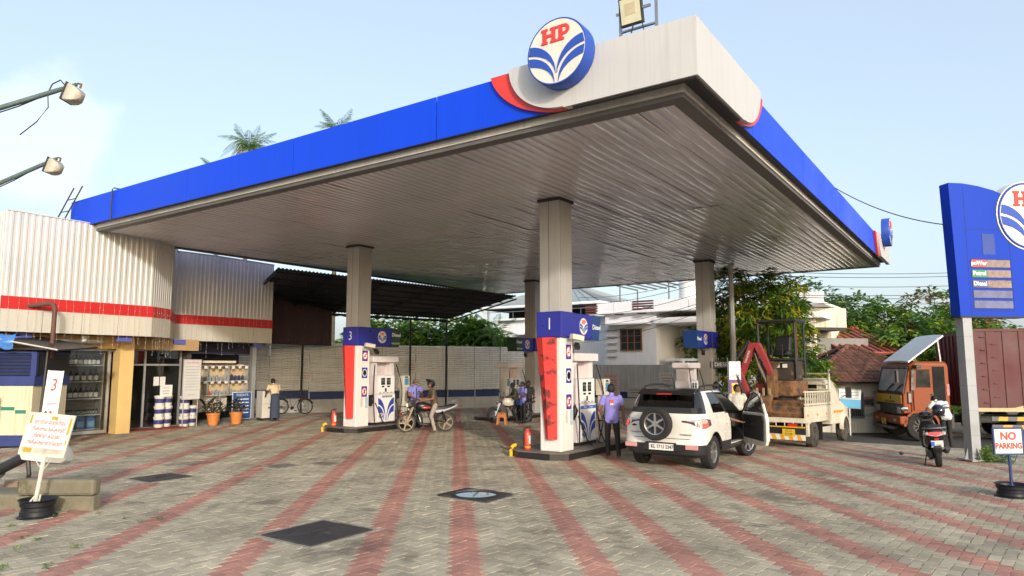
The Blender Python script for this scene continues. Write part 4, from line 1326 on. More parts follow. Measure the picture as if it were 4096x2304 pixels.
def compound():
 t = thing('compound_wall', 'grey plastered compound wall with navy foot behind the pumps', 'wall')
 for k in range(5):
  y0, y1 = 18.4 - k * 2.6, 18.4 - (k + 1) * 2.6
  MB().bx(23.8, 24.0, y1 + .006, y0 - .006, .75, 2.15).build('wall_panel', grey_wall, t)
  MB().bx(23.74, 23.98, y1 + .004, y0 - .004, .42, .745).build('navy_board', blue_board, t)
  MB().bx(23.7, 24.0, y1, y0 - .002, -.4, .415).build('stone_base', low_w, t, bevel=.02)
 MB().bx(23.1, 23.45, 5.6, 18.0, -.5, -.06).build('step', kerb, t)
compound()
board('notice_board', 'pink printed notice board leaning on the grey compound wall', 23.5, 13.05, .35, 1.05, 1.35, M('board_pink', (.62, .53, .51), .8, var=.08), rad(-90), [('അറിയിപ്പ്', .14, 1.2, red_ink)] + [('▬▬▬▬▬▬', .12, 1.0 - .13 * k, red_ink) for k in range(7)], frame=None)
board('paper_notice', 'small white notice high on the grey compound wall', 23.78, 10.1, 1.2, .72, .55, paperm, rad(-90), [('അറിയിപ്പ്', .1, .43, red_ink), ('▬▬▬▬▬', .1, .28, red_ink), ('▬▬▬▬', .1, .15, red_ink)], frame=None, cat='notice')
board('paper_notice', 'wide grey notice on the navy foot of the compound wall', 23.7, 11.7, .48, .98, .5, M('board_grey', (.5, .5, .48), .7, var=.1), rad(-90), [('▬▬▬▬▬▬▬', .1, .38, blk_ink), ('▬▬▬▬▬▬', .1, .25, blk_ink), ('▬▬▬▬▬', .1, .12, red_ink)], frame=None, cat='notice')
# ---------------------------------------------------------------- surroundings
CR = rad(-55.3)
def cw(r, f):
 "survey frame: r metres to the right, f metres ahead of the tripod"
 return (CAM[0] + r * .5693 + f * .8221, CAM[1] - r * .8221 + f * .5693)
hw = M('house_white', (.90, .895, .88), .85, var=.06, scale=.8, streak=.12)
hcream = M('house_cream', (.80, .73, .60), .85, var=.06, scale=.8)
wood = M('window_wood', (.26, .12, .045), .55, var=.25, scale=6)
maroon_p = M('house_maroon', (.16, .05, .04), .6)
hglass = M('house_glass', (.03, .04, .045), .08, var=.1)
metal_roof = M('roof_metal_grey', (.36, .40, .40), .5, .25, var=.12, scale=.6, streak=.15)
def window(parent, x, y, z0, z1, w, rz, n=3, name='window'):
 e = bpy.data.objects.new(name, None); COL.objects.link(e)
 e.parent = parent; e.location = (x, y, z0); e.rotation_euler = (0, 0, rz)
 h = z1 - z0
 f = MB(); q = .06
 f.bx(-w / 2, w / 2, -.05, .03, 0, q); f.bx(-w / 2, w / 2, -.05, .03, h - q, h)
 for k in range(n + 1):
  xx = -w / 2 + (w - q) * k / n
  f.bx(xx, xx + q, -.05, .03, q, h - q)
 for zz in (.36, .66):
  f.bx(-w / 2 + q, w / 2 - q, -.035, .02, h * zz, h * zz + .035)
 f.build('frame', wood, e)
 for k in range(n):
  xx = -w / 2 + (w - q) * k / n + q
  MB().bx(xx, xx + (w - q) / n - q, -.005, .005, q, h - q).build('pane', hglass, e)
 return e
def house():
 t = thing('white_house', 'white two-level house with flat parapet roof behind the grey wall', 'house')
 g = -.3
 MB().bx(27, 33, 11.95, 15.1, g, 5.1).build('wall', hw, t)
 MB().bx(28.6, 36, 15.1, 24, g, 5.1).build('wall', hw, t)
 MB().bx(30.5, 36, 3.5, 11.95, g, 5.1).build('wall', hcream, t)
 MB().bx(27.0, 27.3, 3.6, 4.0, g, 4.45).build('porch_column', hcream, t)
 MB().bx(26.7, 31, 3.2, 11.94, 4.45, 4.75).build('porch_slab', hw, t)
 MB().bx(26.62, 33.0, 3.1, 15.5, 5.102, 5.22).build('roof_slab', hw, t)
 MB().bx(28.2, 36.0, 15.502, 24.2, 5.102, 5.22).build('roof_slab', hw, t)
 # parapet with serrated top, in lengths
 for y0, y1 in ((14.4, 15.4), (13.2, 14.36), (9.9, 11.9), (7.0, 9.86), (3.1, 6.96)):
  MB().bx(26.66, 26.84, y0, y1, 5.222, 5.72).build('parapet', hw, t)
 me = MB().bx(26.64, 26.86, -.03, .03, 5.722, 5.76).mesh('parapet_tooth', hw)
 for k in range(60):
  y = 3.2 + k * .205
  if 11.9 < y < 13.2: continue
  inst('parapet_tooth', me, t, (0, y, 0))
 for k in range(4):
  MB().bx(26.6, 26.8, 11.95, 13.15, 5.26 + k * .14, 5.34 + k * .14).build('maroon_slat', maroon_p, t)
  MB().bx(26.62, 26.8, 15.42, 16.2, 5.12 + k * .14, 5.2 + k * .14).build('maroon_slat', maroon_p, t)
 for y in (12.6, 14.0, 10.5):
  MB().bx(26.55, 26.7, y - .25, y + .25, 5.0, 5.06).build('vent', black_p, t)
 window(t, 26.97, 13.45, 2.95, 4.2, 1.35, rad(-90))
 MB().bx(26.45, 26.99, 12.2, 14.9, 4.42, 4.5).build('sunshade', hw, t)
 for k in range(5):
  MB().bx(26.85, 26.998, 14.35, 14.95, 2.6 + k * .38, 2.63 + k * .38).build('groove', M('groove_grey', (.3, .29, .28), .9), t)
 window(t, 28.57, 18.6, 2.4, 4.0, .9, rad(-90), 2)
 window(t, 28.57, 21.2, 2.2, 4.0, 1.2, rad(-90), 3)
 MB().bx(27.9, 28.6, 17.5, 22.5, 4.1, 4.2).build('sunshade', hw, t)
 MB().bx(30.42, 30.5, 8.6, 9.5, g, 3.9).build('door', wood, t)
 MB().bx(27.2, 30, 5.0, 11.5, 2.35, 2.5).build('terrace_rail', hw, t)
 for k in range(5): MB().bx(27.1, 27.25, 5.2 + k * 1.3, 5.3 + k * 1.3, 1.4, 2.35).build('baluster', hw, t)
 # upper terrace with open sides and hipped metal roof
 e = [(29, 16.5), (39, 16.5), (39, 26), (29, 26)]
 z0, z1 = 6.15, 8.0
 R0, R1 = (33.5, 21.2, z1), (34.5, 21.2, z1)
 for (a, c, ridge, n) in ((e[0], e[3], (R0, R0), 14), (e[0], e[1], (R0, R1), 15), (e[1], e[2], (R1, R1), 14), (e[3], e[2], (R0, R1), 15)):
  a, c = Vector((*a, z0)), Vector((*c, z0)); r0, r1 = Vector(ridge[0]), Vector(ridge[1])
  for k in range(n):
   f0, f1 = k / n, (k + 1) / n - .002
   b = MB()
   P = [a.lerp(c, f0), a.lerp(c, f1), r0.lerp(r1, f1), r0.lerp(r1, f0)]
   b.add(P + [p - Vector((0, 0, .03)) for p in P], [(0, 1, 2, 3), (7, 6, 5, 4), (0, 4, 5, 1), (1, 5, 6, 2), (2, 6, 7, 3), (3, 7, 4, 0)])
   b.build('roof_sheet', metal_roof, t)
   b = MB(); b.tube([P[0] + Vector((0, 0, .02)), P[3] + Vector((0, 0, .02))], .035, 4); b.build('roof_seam', metal_roof, t)
 b = MB()
 for a, c in zip(e, e[1:] + e[:1]):
  b.tube([(a[0], a[1], z0 - .08), (c[0], c[1], z0 - .08)], .09, 6)
 b.build('gutter', hw, t)
 for (x, y) in ((29.2, 16.7), (29.2, 21), (29.2, 25.8), (34, 16.7), (38.8, 16.7)):
  MB().bx(x, x + .12, y, y + .12, 5.2, 6.1).build('roof_post', hw, t)
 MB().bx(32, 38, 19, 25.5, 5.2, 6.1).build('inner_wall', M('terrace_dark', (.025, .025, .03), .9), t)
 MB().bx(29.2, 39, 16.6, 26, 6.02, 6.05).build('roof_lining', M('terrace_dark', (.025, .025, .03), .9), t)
 b = MB()
 for k in range(9): b.cyl((29.05, 16.8 + k * 1.05, 5.2), (29.05, 16.8 + k * 1.05, 5.75), .015, n=5)
 b.cyl((29.05, 16.6, 5.75), (29.05, 25.5, 5.75), .02, n=5); b.build('railing', grey_m, t)
house()
def tank():
 t = thing('water_tank', 'white ribbed water tank on the roof of the white house', 'water tank', (30.2, 11.0, 5.24))
 P = []
 for k in range(9):
  z = .25 + k * .2
  P += [(.72, z), (.72, z + .13), (.69, z + .15), (.69, z + .19)]
 b = MB(); b.lathe([(.68, .2)] + P + [(.6, 2.1), (.25, 2.25), (.22, 2.32)], 28); b.build('tank_body', M('tank_white', (.76, .75, .72), .5, var=.06), t, smooth=30)
 for a in range(4): MB().bx(-.55 + (a % 2) * 1.0, -.45 + (a % 2) * 1.0, -.55 + (a // 2) * 1.0, -.45 + (a // 2) * 1.0, 0, .2).build('stand_leg', grey_m, t)
 t = thing('roof_frame', 'steel pergola frame beside the roof water tank', 'frame', (29.5, 12.1, 5.24))
 for x in (0, 2.6):
  for y in (0, 3.2):
   MB().bx(x, x + .07, y, y + .07, 0, 1.75).build('post', grey_m, t)
 for k in range(6): MB().bx(-.2, 2.9, k * .66, k * .66 + .06, 1.75, 1.83).build('bar', M('frame_dark', (.12, .12, .12), .6), t)
tank()
# tiled cottage
terra = M('tile_terracotta', (.15, .062, .04), .85, var=.35, scale=3, rand=.3, spot=.58, spotcol=(.07, .05, .035), spotscale=5)
cot_wall = M('cottage_wall', (.60, .56, .48), .9, var=.15, scale=1.2, bump=.2, streak=.25, spot=.64, spotcol=(.30, .26, .21), spotscale=2)
def cottage():
 o = cw(14.35, 27.9)
 g = gz(*o)
 t = thing('tiled_cottage', 'old low white cottage with clay tile hip roof across the road', 'cottage', (o[0], o[1], g), CR)
 MB().bx(-2.2, 2.6, 0, 4.2, 0, 2.12).build('wall', cot_wall, t)
 MB().bx(-2.35, 2.75, -.15, 0, 0, .42).build('plinth', cot_wall, t, bevel=.03)
 MB().bx(-2.2, 2.6, -.012, -.001, 1.93, 2.1).build('eave_board', M('eave_dark', (.06, .055, .05), .8), t)
 # barred window
 e = bpy.data.objects.new('window', None); COL.objects.link(e); e.parent = t; e.location = (-.62, -.03, .62)
 MB().bx(-.25, .25, 0, .02, 0, .92).build('opening', M('window_dark', (.02, .022, .025), .8), e)
 f = MB(); f.bx(-.29, -.22, -.05, .02, -.04, .96); f.bx(.22, .29, -.05, .02, -.04, .96); f.bx(-.22, .22, -.05, .02, .9, .96); f.bx(-.22, .22, -.05, .02, -.04, .03); f.bx(-.22, .22, -.05, .02, .44, .48)
 f.build('frame', M('frame_teal', (.10, .15, .16), .7), e)
 for k in range(5): MB().cyl((-.16 + k * .08, -.03, .03), (-.16 + k * .08, -.03, .9), .009, n=5).build('bar', grey_m, e)
 # painted wall lettering and posters
 grn = M('paint_green', (.03, .22, .05), .8, var=.1)
 blkp = M('paint_faded', (.25, .24, .23), .8, var=.2)
 text('painted_sign', 'മാന', .42, grn, t, (-1.72, -.006, 1.3), ext=.001, bold=.004)
 text('painted_sign', 'കരുണാകരൻ', .2, blkp, t, (-1.2, -.006, 1.66), ext=.001)
 text('painted_sign', 'വിജയം', .2, blkp, t, (.42, -.006, 1.6), ext=.001)
 text('painted_sign', 'ചെയ്യുക', .24, grn, t, (.3, -.006, .72), ext=.001)
 text('painted_sign', 'മുന്നണി', .2, red_ink, t, (.42, -.006, .45), ext=.001)
 for x in (-.1, .42, .92):
  b = MB(); b.bx(x - .2, x + .2, -.008, -.004, 1.02, 1.42); b.build('poster', M('poster_red', (.55, .22, .2), .7, var=.5, scale=6), t)
  b = MB(); b.bx(x - .19, x + .19, -.012, -.0085, 1.08, 1.32); b.build('poster', M('poster_dark', (.08, .08, .085), .7, var=.7, scale=7), t)
 # hipped roof: deck plus separate clay tiles
 ex0, ex1, ey0, ey1, ez = -2.7, 3.1, -.55, 4.75, 1.98
 ax, ay, az_ = .2, 2.1, 3.45
 E_ = [Vector((ex0, ey0, ez)), Vector((ex1, ey0, ez)), Vector((ex1, ey1, ez)), Vector((ex0, ey1, ez))]
 A_ = Vector((ax, ay, az_))
 b = MB()
 b.add([p - Vector((0, 0, .03)) for p in E_] + [A_ - Vector((0, 0, .03))], [(0, 1, 4), (1, 2, 4), (2, 3, 4), (3, 0, 4), (3, 2, 1, 0)])
 b.build('roof_deck', M('roof_deck_dark', (.05, .035, .03), .9), t)
 tb = MB(); V = []
 w, L = .215, .36
 for i in range(7):
  q = i / 6; x = (q - .5) * (w + .012)
  zz = .035 * math.sin(math.pi * q) + (.012 if i in (0, 6) else 0)
  V += [(x, 0, zz + .022), (x, L, zz), (x, 0, zz + .004)]
 tb.add(V, [(3 * i, 3 * i + 3, 3 * i + 4, 3 * i + 1) for i in range(6)] + [(3 * i + 2, 3 * i + 5, 3 * i + 3, 3 * i) for i in range(6)])
 tm = tb.mesh('tile', terra, smooth=50, fix=False)
 cnt = 0
 for a, c, lim in ((E_[0], E_[1], 200), (E_[3], E_[0], 60), (E_[1], E_[2], 40)):
  ev = (c - a); W_ = ev.length; ev.normalize()
  foot = a + ev * ((A_ - a).dot(ev)); up = (A_ - foot); S_ = up.length; up.normalize()
  nrm = ev.cross(up).normalized()
  R = Matrix((ev, up, nrm)).transposed().to_euler()
  rows = int(S_ / .27); k = 0
  for r in range(rows):
   s0 = r * .27
   f = s0 / S_
   x0 = (foot - a).length * f; x1 = W_ - (W_ - (foot - a).length) * f
   n = int((x1 - x0) / w)
   for i in range(n):
    if k >= lim: break
    p = a + ev * (x0 + (x1 - x0 - n * w) / 2 + (i + .5) * w) + up * s0 + nrm * (.012 + random.uniform(0, .012))
    o_ = inst('tile', tm, t, p, R); o_.rotation_euler.rotate_axis('Z', random.gauss(0, .03)); k += 1
 for p in E_:
  n = 9
  for i in range(n):
   q = p.lerp(A_, (i + .5) / n)
   b = MB(); d = (A_ - p).normalized() * .2
   b.tube([q - d + Vector((0, 0, .05)), q + d + Vector((0, 0, .07))], [.10, .085], 8); b.build('ridge_tile', terra, t)
cottage()
def red_roof_house():
 o = cw(16.6, 36.5); g = -.55
 t = thing('red_roof_house', 'grey house with red ribbed roof and pale fascia behind the mango tree', 'house', (o[0], o[1], g), CR + .25)
 MB().bx(-3.2, 2.6, 0, 6, 0, 4.1).build('wall', M('house_grey', (.26, .25, .24), .85, var=.15), t)
 MB().bx(-3.6, .45, -1.0, 6, 4.6, 5.6).build('fascia', M('fascia_stained', (.66, .64, .52), .7, var=.1, streak=.4), t)
 MB().bx(-3.5, .40, -.98, 5.9, 4.45, 4.598).build('slab', M('slab_dark', (.06, .055, .05), .9), t)
 rr = M('roof_red', (.42, .08, .055), .6, var=.2)
 b = MB(); b.add([(.3, -1.0, 3.3), (4.2, -1.0, 3.3), (4.2, 2.6, 4.75), (.3, 2.6, 4.75), (.3, -1.0, 3.22), (4.2, -1.0, 3.22), (4.2, 2.6, 4.67), (.3, 2.6, 4.67)], [(0, 1, 2, 3), (7, 6, 5, 4), (0, 4, 5, 1), (1, 5, 6, 2), (2, 6, 7, 3), (3, 7, 4, 0)]); b.build('roof', M('roof_grey_tile', (.10, .085, .08), .8, var=.3), t)
 for k in range(9):
  x = .3 + k * .47
  b = MB(); b.tube([(x, -1.02, 3.36), (x, 2.6, 4.8)], .05, 5); b.build('roof_rib', rr, t)
 b = MB(); b.tube([(.3, 2.6, 4.82), (4.2, 2.6, 4.82)], .08, 6); b.tube([(.3, -1.02, 3.32), (4.2, -1.02, 3.32)], .06, 6); b.build('roof_edge', rr, t)
red_roof_house()
def far_cottage():
 o = cw(.6, 52)
 t = thing('far_cottage', 'distant weathered house roof seen beyond the sheet fence', 'house', (o[0], o[1], 0), CR + .4)
 MB().bx(-2.5, 5, 0, 6, 0, 2.7).build('wall', cot_wall, t)
 b = MB(); b.prism([(-3, 2.6), (5.5, 2.6), (5.2, 3.3), (1.0, 4.4), (-2.6, 3.2)], -.5, 6.5, 'xz'); b.build('roof', M('roof_old', (.20, .15, .11), .9, var=.4, scale=2), t)
far_cottage()
# ---------------------------------------------------------------- vegetation
bark = M('bark', (.11, .085, .06), .95, var=.35, scale=6, bump=.6, bscale=25)
L_DK = leafmat('leaf_mango_dark', (.055, .12, .03)); L_MD = leafmat('leaf_mango', (.11, .22, .04)); L_LT = leafmat('leaf_mango_light', (.24, .36, .05)); L_YL = leafmat('leaf_young', (.52, .47, .05)); L_RU = leafmat('leaf_rusty', (.24, .15, .055))
def leaf_cloud(rng, blobs, n_cl, per, L, Wd, droop, mats_p, surf=.75):
 "clusters of lance-shaped leaves through the volume of several ellipsoids; returns a mesh"
 vol = np.array([b[3] * b[4] * b[5] for b in blobs]) ** .7
 pick = rng.choice(len(blobs), n_cl, p=vol / vol.sum())
 B = np.array(blobs)[pick]
 d = rng.normal(size=(n_cl, 3)); d /= np.linalg.norm(d, axis=1)[:, None]
 rr = np.where(rng.random(n_cl) < surf, rng.uniform(.8, 1.05, n_cl), rng.uniform(.25, .85, n_cl))
 C = B[:, :3] + d * B[:, 3:6] * rr[:, None]
 out = d * .8 + rng.normal(0, .35, (n_cl, 3))
 a = rng.uniform(0, 2 * np.pi, (n_cl, per))
 D = np.stack([np.cos(a), np.sin(a), rng.uniform(-droop, .45, (n_cl, per))], 2) + out[:, None, :] * .55
 D /= np.linalg.norm(D, axis=2)[:, :, None]
 Ls = L * rng.uniform(.65, 1.25, (n_cl, per))[:, :, None]
 up = np.array([0, 0, 1.]) + rng.normal(0, .35, (n_cl, per, 3))
 Sd = np.cross(D, up); Sd /= np.linalg.norm(Sd, axis=2)[:, :, None] + 1e-6
 base = C[:, None, :] + D * Ls * .1 + rng.normal(0, L * .25, (n_cl, per, 3))
 ln = base + D * Ls
 ln[:, :, 2] -= Ls[:, :, 0] * .22
 mid = base + D * Ls * .45
 V = np.stack([base, mid + Sd * Wd * Ls / L, ln, mid - Sd * Wd * Ls / L], 2).reshape(-1, 3)
 n = n_cl * per
 me = bpy.data.meshes.new('leaves')
 me.vertices.add(n * 4); me.vertices.foreach_set('co', V.ravel())
 me.loops.add(n * 4); me.loops.foreach_set('vertex_index', np.arange(n * 4))
 me.polygons.add(n); me.polygons.foreach_set('loop_start', np.arange(n) * 4)
 pm = rng.choice(len(mats_p), n_cl, p=[p for _, p in mats_p])
 mi = np.repeat(pm, per)
 for m, _ in mats_p: me.materials.append(m)
 me.polygons.foreach_set('material_index', mi)
 me.update(calc_edges=True)
 return me, C
def tree(label, x, y, blobs, seed, n_cl, per, L, Wd, mats_p, trunk_r=.16, droop=.7, group=None, trunk_to=None, name='mango_tree', cat='tree', z0=None):
 rng = np.random.default_rng(seed)
 g = gz(x, y) if z0 is None else z0
 t = thing(name, label, cat, (x, y, g), 0, group)
 me, C = leaf_cloud(rng, blobs, n_cl, per, L, Wd, droop, mats_p)
 inst('crown', me, t)
 b = MB()
 top = Vector(blobs[0][:3])
 fork = top * .45; fork.z = max(.6, min(top.z * .5, 2.2))
 b.tube([(0, 0, -.1), fork * .5 + Vector((.05, .03, 0)), fork], [trunk_r * 1.25, trunk_r, trunk_r * .85], 9)
 for k in range(min(len(C), 26)):
  c = Vector(C[k * (len(C) // 26)])
  m = fork.lerp(c, .5) + Vector((rng.normal(0, .15), rng.normal(0, .15), .12))
  b.tube([fork, m, fork.lerp(c, .95)], [trunk_r * .5, trunk_r * .25, trunk_r * .07], 5)
 b.build('trunk', bark, t, smooth=True)
 return t
o = cw(9.5, 26.5)
RGT = Vector((.5693, -.8221, 0)); FWD = Vector((.8221, .5693, 0))
def B_(r, f, z, a, b=None, c=None):
 p = RGT * r + FWD * f
 return (p.x, p.y, z, a, b or a, c or a)
tree('bushy mango tree with yellow young leaves behind the excavator', o[0], o[1], [B_(0, 0, 4.3, 1.5), B_(-.9, .4, 5.2, 1.0), B_(.6, -.1, 5.1, 1.0), B_(.9, .3, 3.7, 1.1), B_(-1.2, 0, 3.6, 1.0), B_(-.4, -.4, 2.8, 1.2), B_(1.35, .6, 3.1, 1.0), B_(1.2, .3, 4.4, .8), B_(-1.5, .3, 2.2, .9)], 1, 1050, 15, .28, .034, [(L_DK, .28), (L_MD, .32), (L_LT, .20), (L_YL, .20)], .17, 1.0, 'mango trees')
tree('low leafy bush beside the tiled cottage roof', *cw(11.7, 27.6), [B_(0, 0, 1.9, .7), B_(.5, 0, 2.2, .55), B_(-.5, .2, 2.2, .6)], 2, 170, 14, .26, .035, [(L_MD, .4), (L_LT, .35), (L_YL, .25)], .07, .9, name='bush', cat='bush')
BG = [('dark tree top right behind the red roofed house', 17.6, 41, [B_(0, 0, 5.2, 2.2), B_(-1.5, .5, 4.4, 1.8), B_(1.5, 0, 4.6, 1.8), B_(.3, 0, 3.0, 2.4)], [(L_DK, .55), (L_MD, .38), (L_LT, .07)]),
      ('broad green tree above the peak of the tiled roof', 21.2, 42, [B_(0, 0, 4.6, 2.3), B_(-1.5, .5, 5.0, 1.6), B_(1.7, 0, 4.2, 1.8), B_(0, 0, 2.6, 2.6)], [(L_DK, .40), (L_MD, .42), (L_LT, .18)]),
      ('yellow-green tree between the tiled roof and the truck', 22.2, 37, [B_(0, 0, 3.6, 1.9), B_(-1.6, .3, 3.0, 1.6), B_(1.5, 0, 3.3, 1.6), B_(0, 0, 1.8, 2.2)], [(L_DK, .3), (L_MD, .35), (L_LT, .25), (L_YL, .10)]),
      ('rust-tinged tree behind the raised truck visor', 25.0, 41, [B_(0, 0, 5.0, 2.2), B_(-1.6, .4, 4.4, 1.7), B_(1.6, 0, 4.6, 1.7), B_(0, 0, 2.6, 2.6)], [(L_DK, .30), (L_MD, .32), (L_RU, .33), (L_LT, .05)]),
      ('green tree behind the blue price sign post', 28.4, 43, [B_(0, 0, 4.3, 2.1), B_(1.6, 0, 3.8, 1.6), B_(-1.4, 0, 4.6, 1.5), B_(0, 0, 2.4, 2.4)], [(L_DK, .3), (L_MD, .4), (L_LT, .3)]),
      ('dark tree low behind the mango tree', 13.2, 40, [B_(0, 0, 4.2, 2.0), B_(-1.5, .4, 3.4, 1.7), B_(1.4, 0, 4.4, 1.5), B_(0, 0, 2.0, 2.2)], [(L_DK, .55), (L_MD, .40), (L_LT, .05)]),
      ('bright tree over the middle of the sheet fence', -4.2, 43, [B_(0, 0, 3.9, 1.6), B_(1.6, 0, 3.6, 1.3), B_(-1.6, .3, 3.8, 1.3), B_(0, 0, 2.6, 1.8)], [(L_DK, .25), (L_MD, .40), (L_LT, .3), (L_YL, .05)]),
      ('shaded tree over the sheet fence under the shed edge', -7.6, 43, [B_(0, 0, 3.9, 1.7), B_(1.6, 0, 3.5, 1.4), B_(-1.6, .3, 3.6, 1.4), B_(0, 0, 2.4, 1.8)], [(L_DK, .35), (L_MD, .45), (L_LT, .2)]),
      ('broad-leaved tree over the fence beside the palm', -1.6, 42, [B_(0, 0, 3.6, 1.3), B_(-1.1, .2, 4.2, 1.0), B_(.6, 0, 3.0, 1.1), B_(-.6, 0, 2.5, 1.4)], [(L_DK, .3), (L_MD, .45), (L_LT, .25)])]
for i, (lab, r, f, bl, mp) in enumerate(BG):
 tree(lab, *cw(r, f), bl, 20 + i, 620, 12, .40, .075, mp, .22, .75, 'trees beyond the walls', name='leafy_tree')
# far tree line closing the horizon
def treeline():
 rng = np.random.default_rng(77)
 bl = []
 for k in range(70):
  a = -62 + k * 1.9 + rng.uniform(-.5, .5); dd = rng.uniform(85, 120)
  r, f = dd * math.sin(rad(a)), dd * math.cos(rad(a))
  x, y = cw(r, f)
  bl.append((x, y, rng.uniform(.8, 2.6), 4.5, 4.5, rng.uniform(2.4, 4.4)))
 me, _ = leaf_cloud(rng, bl, 6200, 8, 1.1, .35, .5, [(L_DK, .5), (L_MD, .4), (L_LT, .1)])
 o_ = inst('treeline', me, None)
 tag(o_, 'distant wooded belt along the horizon', 'treeline', kind='stuff')
treeline()
frond_g = leafmat('frond_green', (.10, .19, .05), .3, .25); frond_y = leafmat('frond_yellow', (.22, .20, .04), .3, .2); areca_g = leafmat('areca_green', (.10, .20, .03), .3, .25)
def frond_mesh(Lf, width, n, mat, arch, seed, droopy=.5):
 rng = random.Random(seed)
 b = MB(); pts = []
 for i in range(n + 1):
  q = i / n
  pts.append(Vector((Lf * (q - .12 * q * q * arch), 0, Lf * (arch * .55 * q - arch * .95 * q * q))))
 b.tube(pts, [max(.004, .03 * Lf / 3 * (1 - .85 * i / n)) for i in range(n + 1)], 5)
 for i in range(2, n + 1):
  q = i / n
  ll = width * math.sin(math.pi * min(1, q * .92 + .1)) ** .6 * rng.uniform(.85, 1.1)
  d = (pts[min(i + 1, n)] - pts[i - 1]).normalized()
  for sg in (-1, 1):
   v = (Vector((0, sg, 0)) * .85 + d * .6 + Vector((0, 0, -droopy * rng.uniform(.3, 1.2)))).normalized()
   tip = pts[i] + v * ll; tip.z -= ll * .15
   w = d * (.022 * Lf / 3 + .012)
   m = pts[i] + v * ll * .5
   b.add([pts[i] - w * .6, m + w, tip, m - w], [(0, 1, 2, 3)])
 return b.mesh('frond', mat, fix=False)
FR = [frond_mesh(3.4, .85, 26, frond_g, a, s, .8) for a, s in ((.5, 1), (.9, 2), (1.3, 3))] + [frond_mesh(3.2, .8, 24, frond_y, 1.5, 4, 1.1)]
def palm(x, y, h, label, nf=18, seed=1, sc=1., frs=FR, lean=(0, 0), name='coconut_palm', tr=.15, z0=None):
 rng = random.Random(seed)
 g = gz(x, y) if z0 is None else z0
 t = thing(name, label, 'palm tree', (x, y, g), 0, 'palms')
 top = Vector((lean[0], lean[1], h))
 b = MB(); b.tube([Vector((0, 0, -.2)), Vector((lean[0] * .2, lean[1] * .2, h * .4)), top * .75 + Vector((0, 0, 0)), top], [tr * 1.3, tr, tr * .85, tr * .8], 9); b.build('trunk', bark, t, smooth=True)
 for k in range(nf):
  a = k * 2.399 + rng.uniform(-.2, .2)
  el = 1.15 - 1.7 * (k / nf) + rng.uniform(-.1, .1)
  m = frs[min(len(frs) - 1, int(k / nf * len(frs)))]
  inst('frond', m, t, top, (0, -el, a), (sc * rng.uniform(.85, 1.1),) * 3)
 return t
palm(*cw(-17.6, 45), 16.7, 'coconut palm behind the canopy, farther from the emblem', 28, 3, .62)
palm(*cw(-11.7, 45), 17.7, 'coconut palm behind the canopy, nearer the emblem', 26, 5, .6)
palm(*cw(-20.4, 47), 15.4, 'lowest coconut palm, one frond showing over the blue fascia', 18, 8, .62)
AR = [frond_mesh(1.7, .5, 20, areca_g, a, s, .25) for a, s in ((.35, 1), (.6, 2), (.9, 3))]
palm(*cw(-1.05, 39.5), 4.0, 'areca palm with upright fronds beyond the fence end', 9, 2, 1.05, AR, name='areca_palm', tr=.07)
AR2 = [frond_mesh(1.3, .4, 18, areca_g, a, s, .2) for a, s in ((.2, 11), (.45, 12), (.8, 13))]
palm(22.6, 8.3, 1.2, 'spiky potted palm in front of the grey compound wall', 13, 4, 1.0, AR2, name='areca_palm', tr=.05)
palm(27.6, 8.6, 3.0, 'small potted palm on the porch of the white house', 8, 6, .55, AR2, name='areca_palm', tr=.04, z0=-.3)
# utility poles and overhead wires
conc = M('pole_concrete', (.30, .29, .27), .9, var=.2, scale=3)
def pole(x, y, h, label, arms=True):
 g = gz(x, y)
 t = thing('utility_pole', label, 'utility pole', (x, y, g), CR, 'utility poles')
 b = MB(); b.cyl((0, 0, -.3), (0, 0, h), .13, .085, 8); b.build('shaft', conc, t, smooth=True)
 if arms:
  for z in (h - .25, h - .75):
   MB().bx(-.8, .8, -.05, .05, z, z + .08).build('crossarm', grey_m, t)
   for k in (-.7, -.35, .35, .7):
    b = MB(); b.lathe([(.02, 0), (.04, .04), (.03, .08), (.045, .11), (.01, .14)], 8, 0, Matrix.Translation((k, 0, z + .08))); b.build('insulator', lettering_w, t)
 return t
pole(*cw(8.05, 25.2), 6.1, 'slim concrete utility pole beside the mango tree', False)
pole(*cw(-2.05, 60), 9.0, 'distant utility pole beyond the sheet fence')
cable_m = M('cable_dark', (.03, .03, .03), .6)
def wire(p, q, sag, label, r=.012, grp='overhead wires', name='overhead_wire'):
 p, q = Vector(p), Vector(q)
 pts = [p.lerp(q, i / 16) - Vector((0, 0, sag * 4 * (i / 16) * (1 - i / 16))) for i in range(17)]
 b = MB(); b.tube(pts, r, 4)
 return tag(b.build(name, cable_m), label, 'wire', grp)
def cw3(r, f, z): return (*cw(r, f), z)
for k, (z0, z1) in enumerate(((5.6, 5.55), (5.45, 5.4), (5.1, 4.95), (4.75, 4.6), (4.7, 4.35), (4.5, 4.1))):
 nm = ['topmost', 'second', 'third', 'fourth', 'fifth', 'lowest'][k]
 wire(cw3(8.1, 25.2, z0), cw3(26, 32, z1 + 1.2), .25, f'{nm} overhead wire between the mango tree and the blue price sign', .011)
 wire(cw3(8.0, 25.2, z0), cw3(4.0, 41, z1 + .6 - .25 * k), .3, f'{nm} overhead wire crossing in front of the white house', .011)
wire((11.1, -.15, 7.05), cw3(10.05, 15.75, 5.35), .18, 'thin cable from the canopy edge to the blue price sign', .012, None, 'cable')
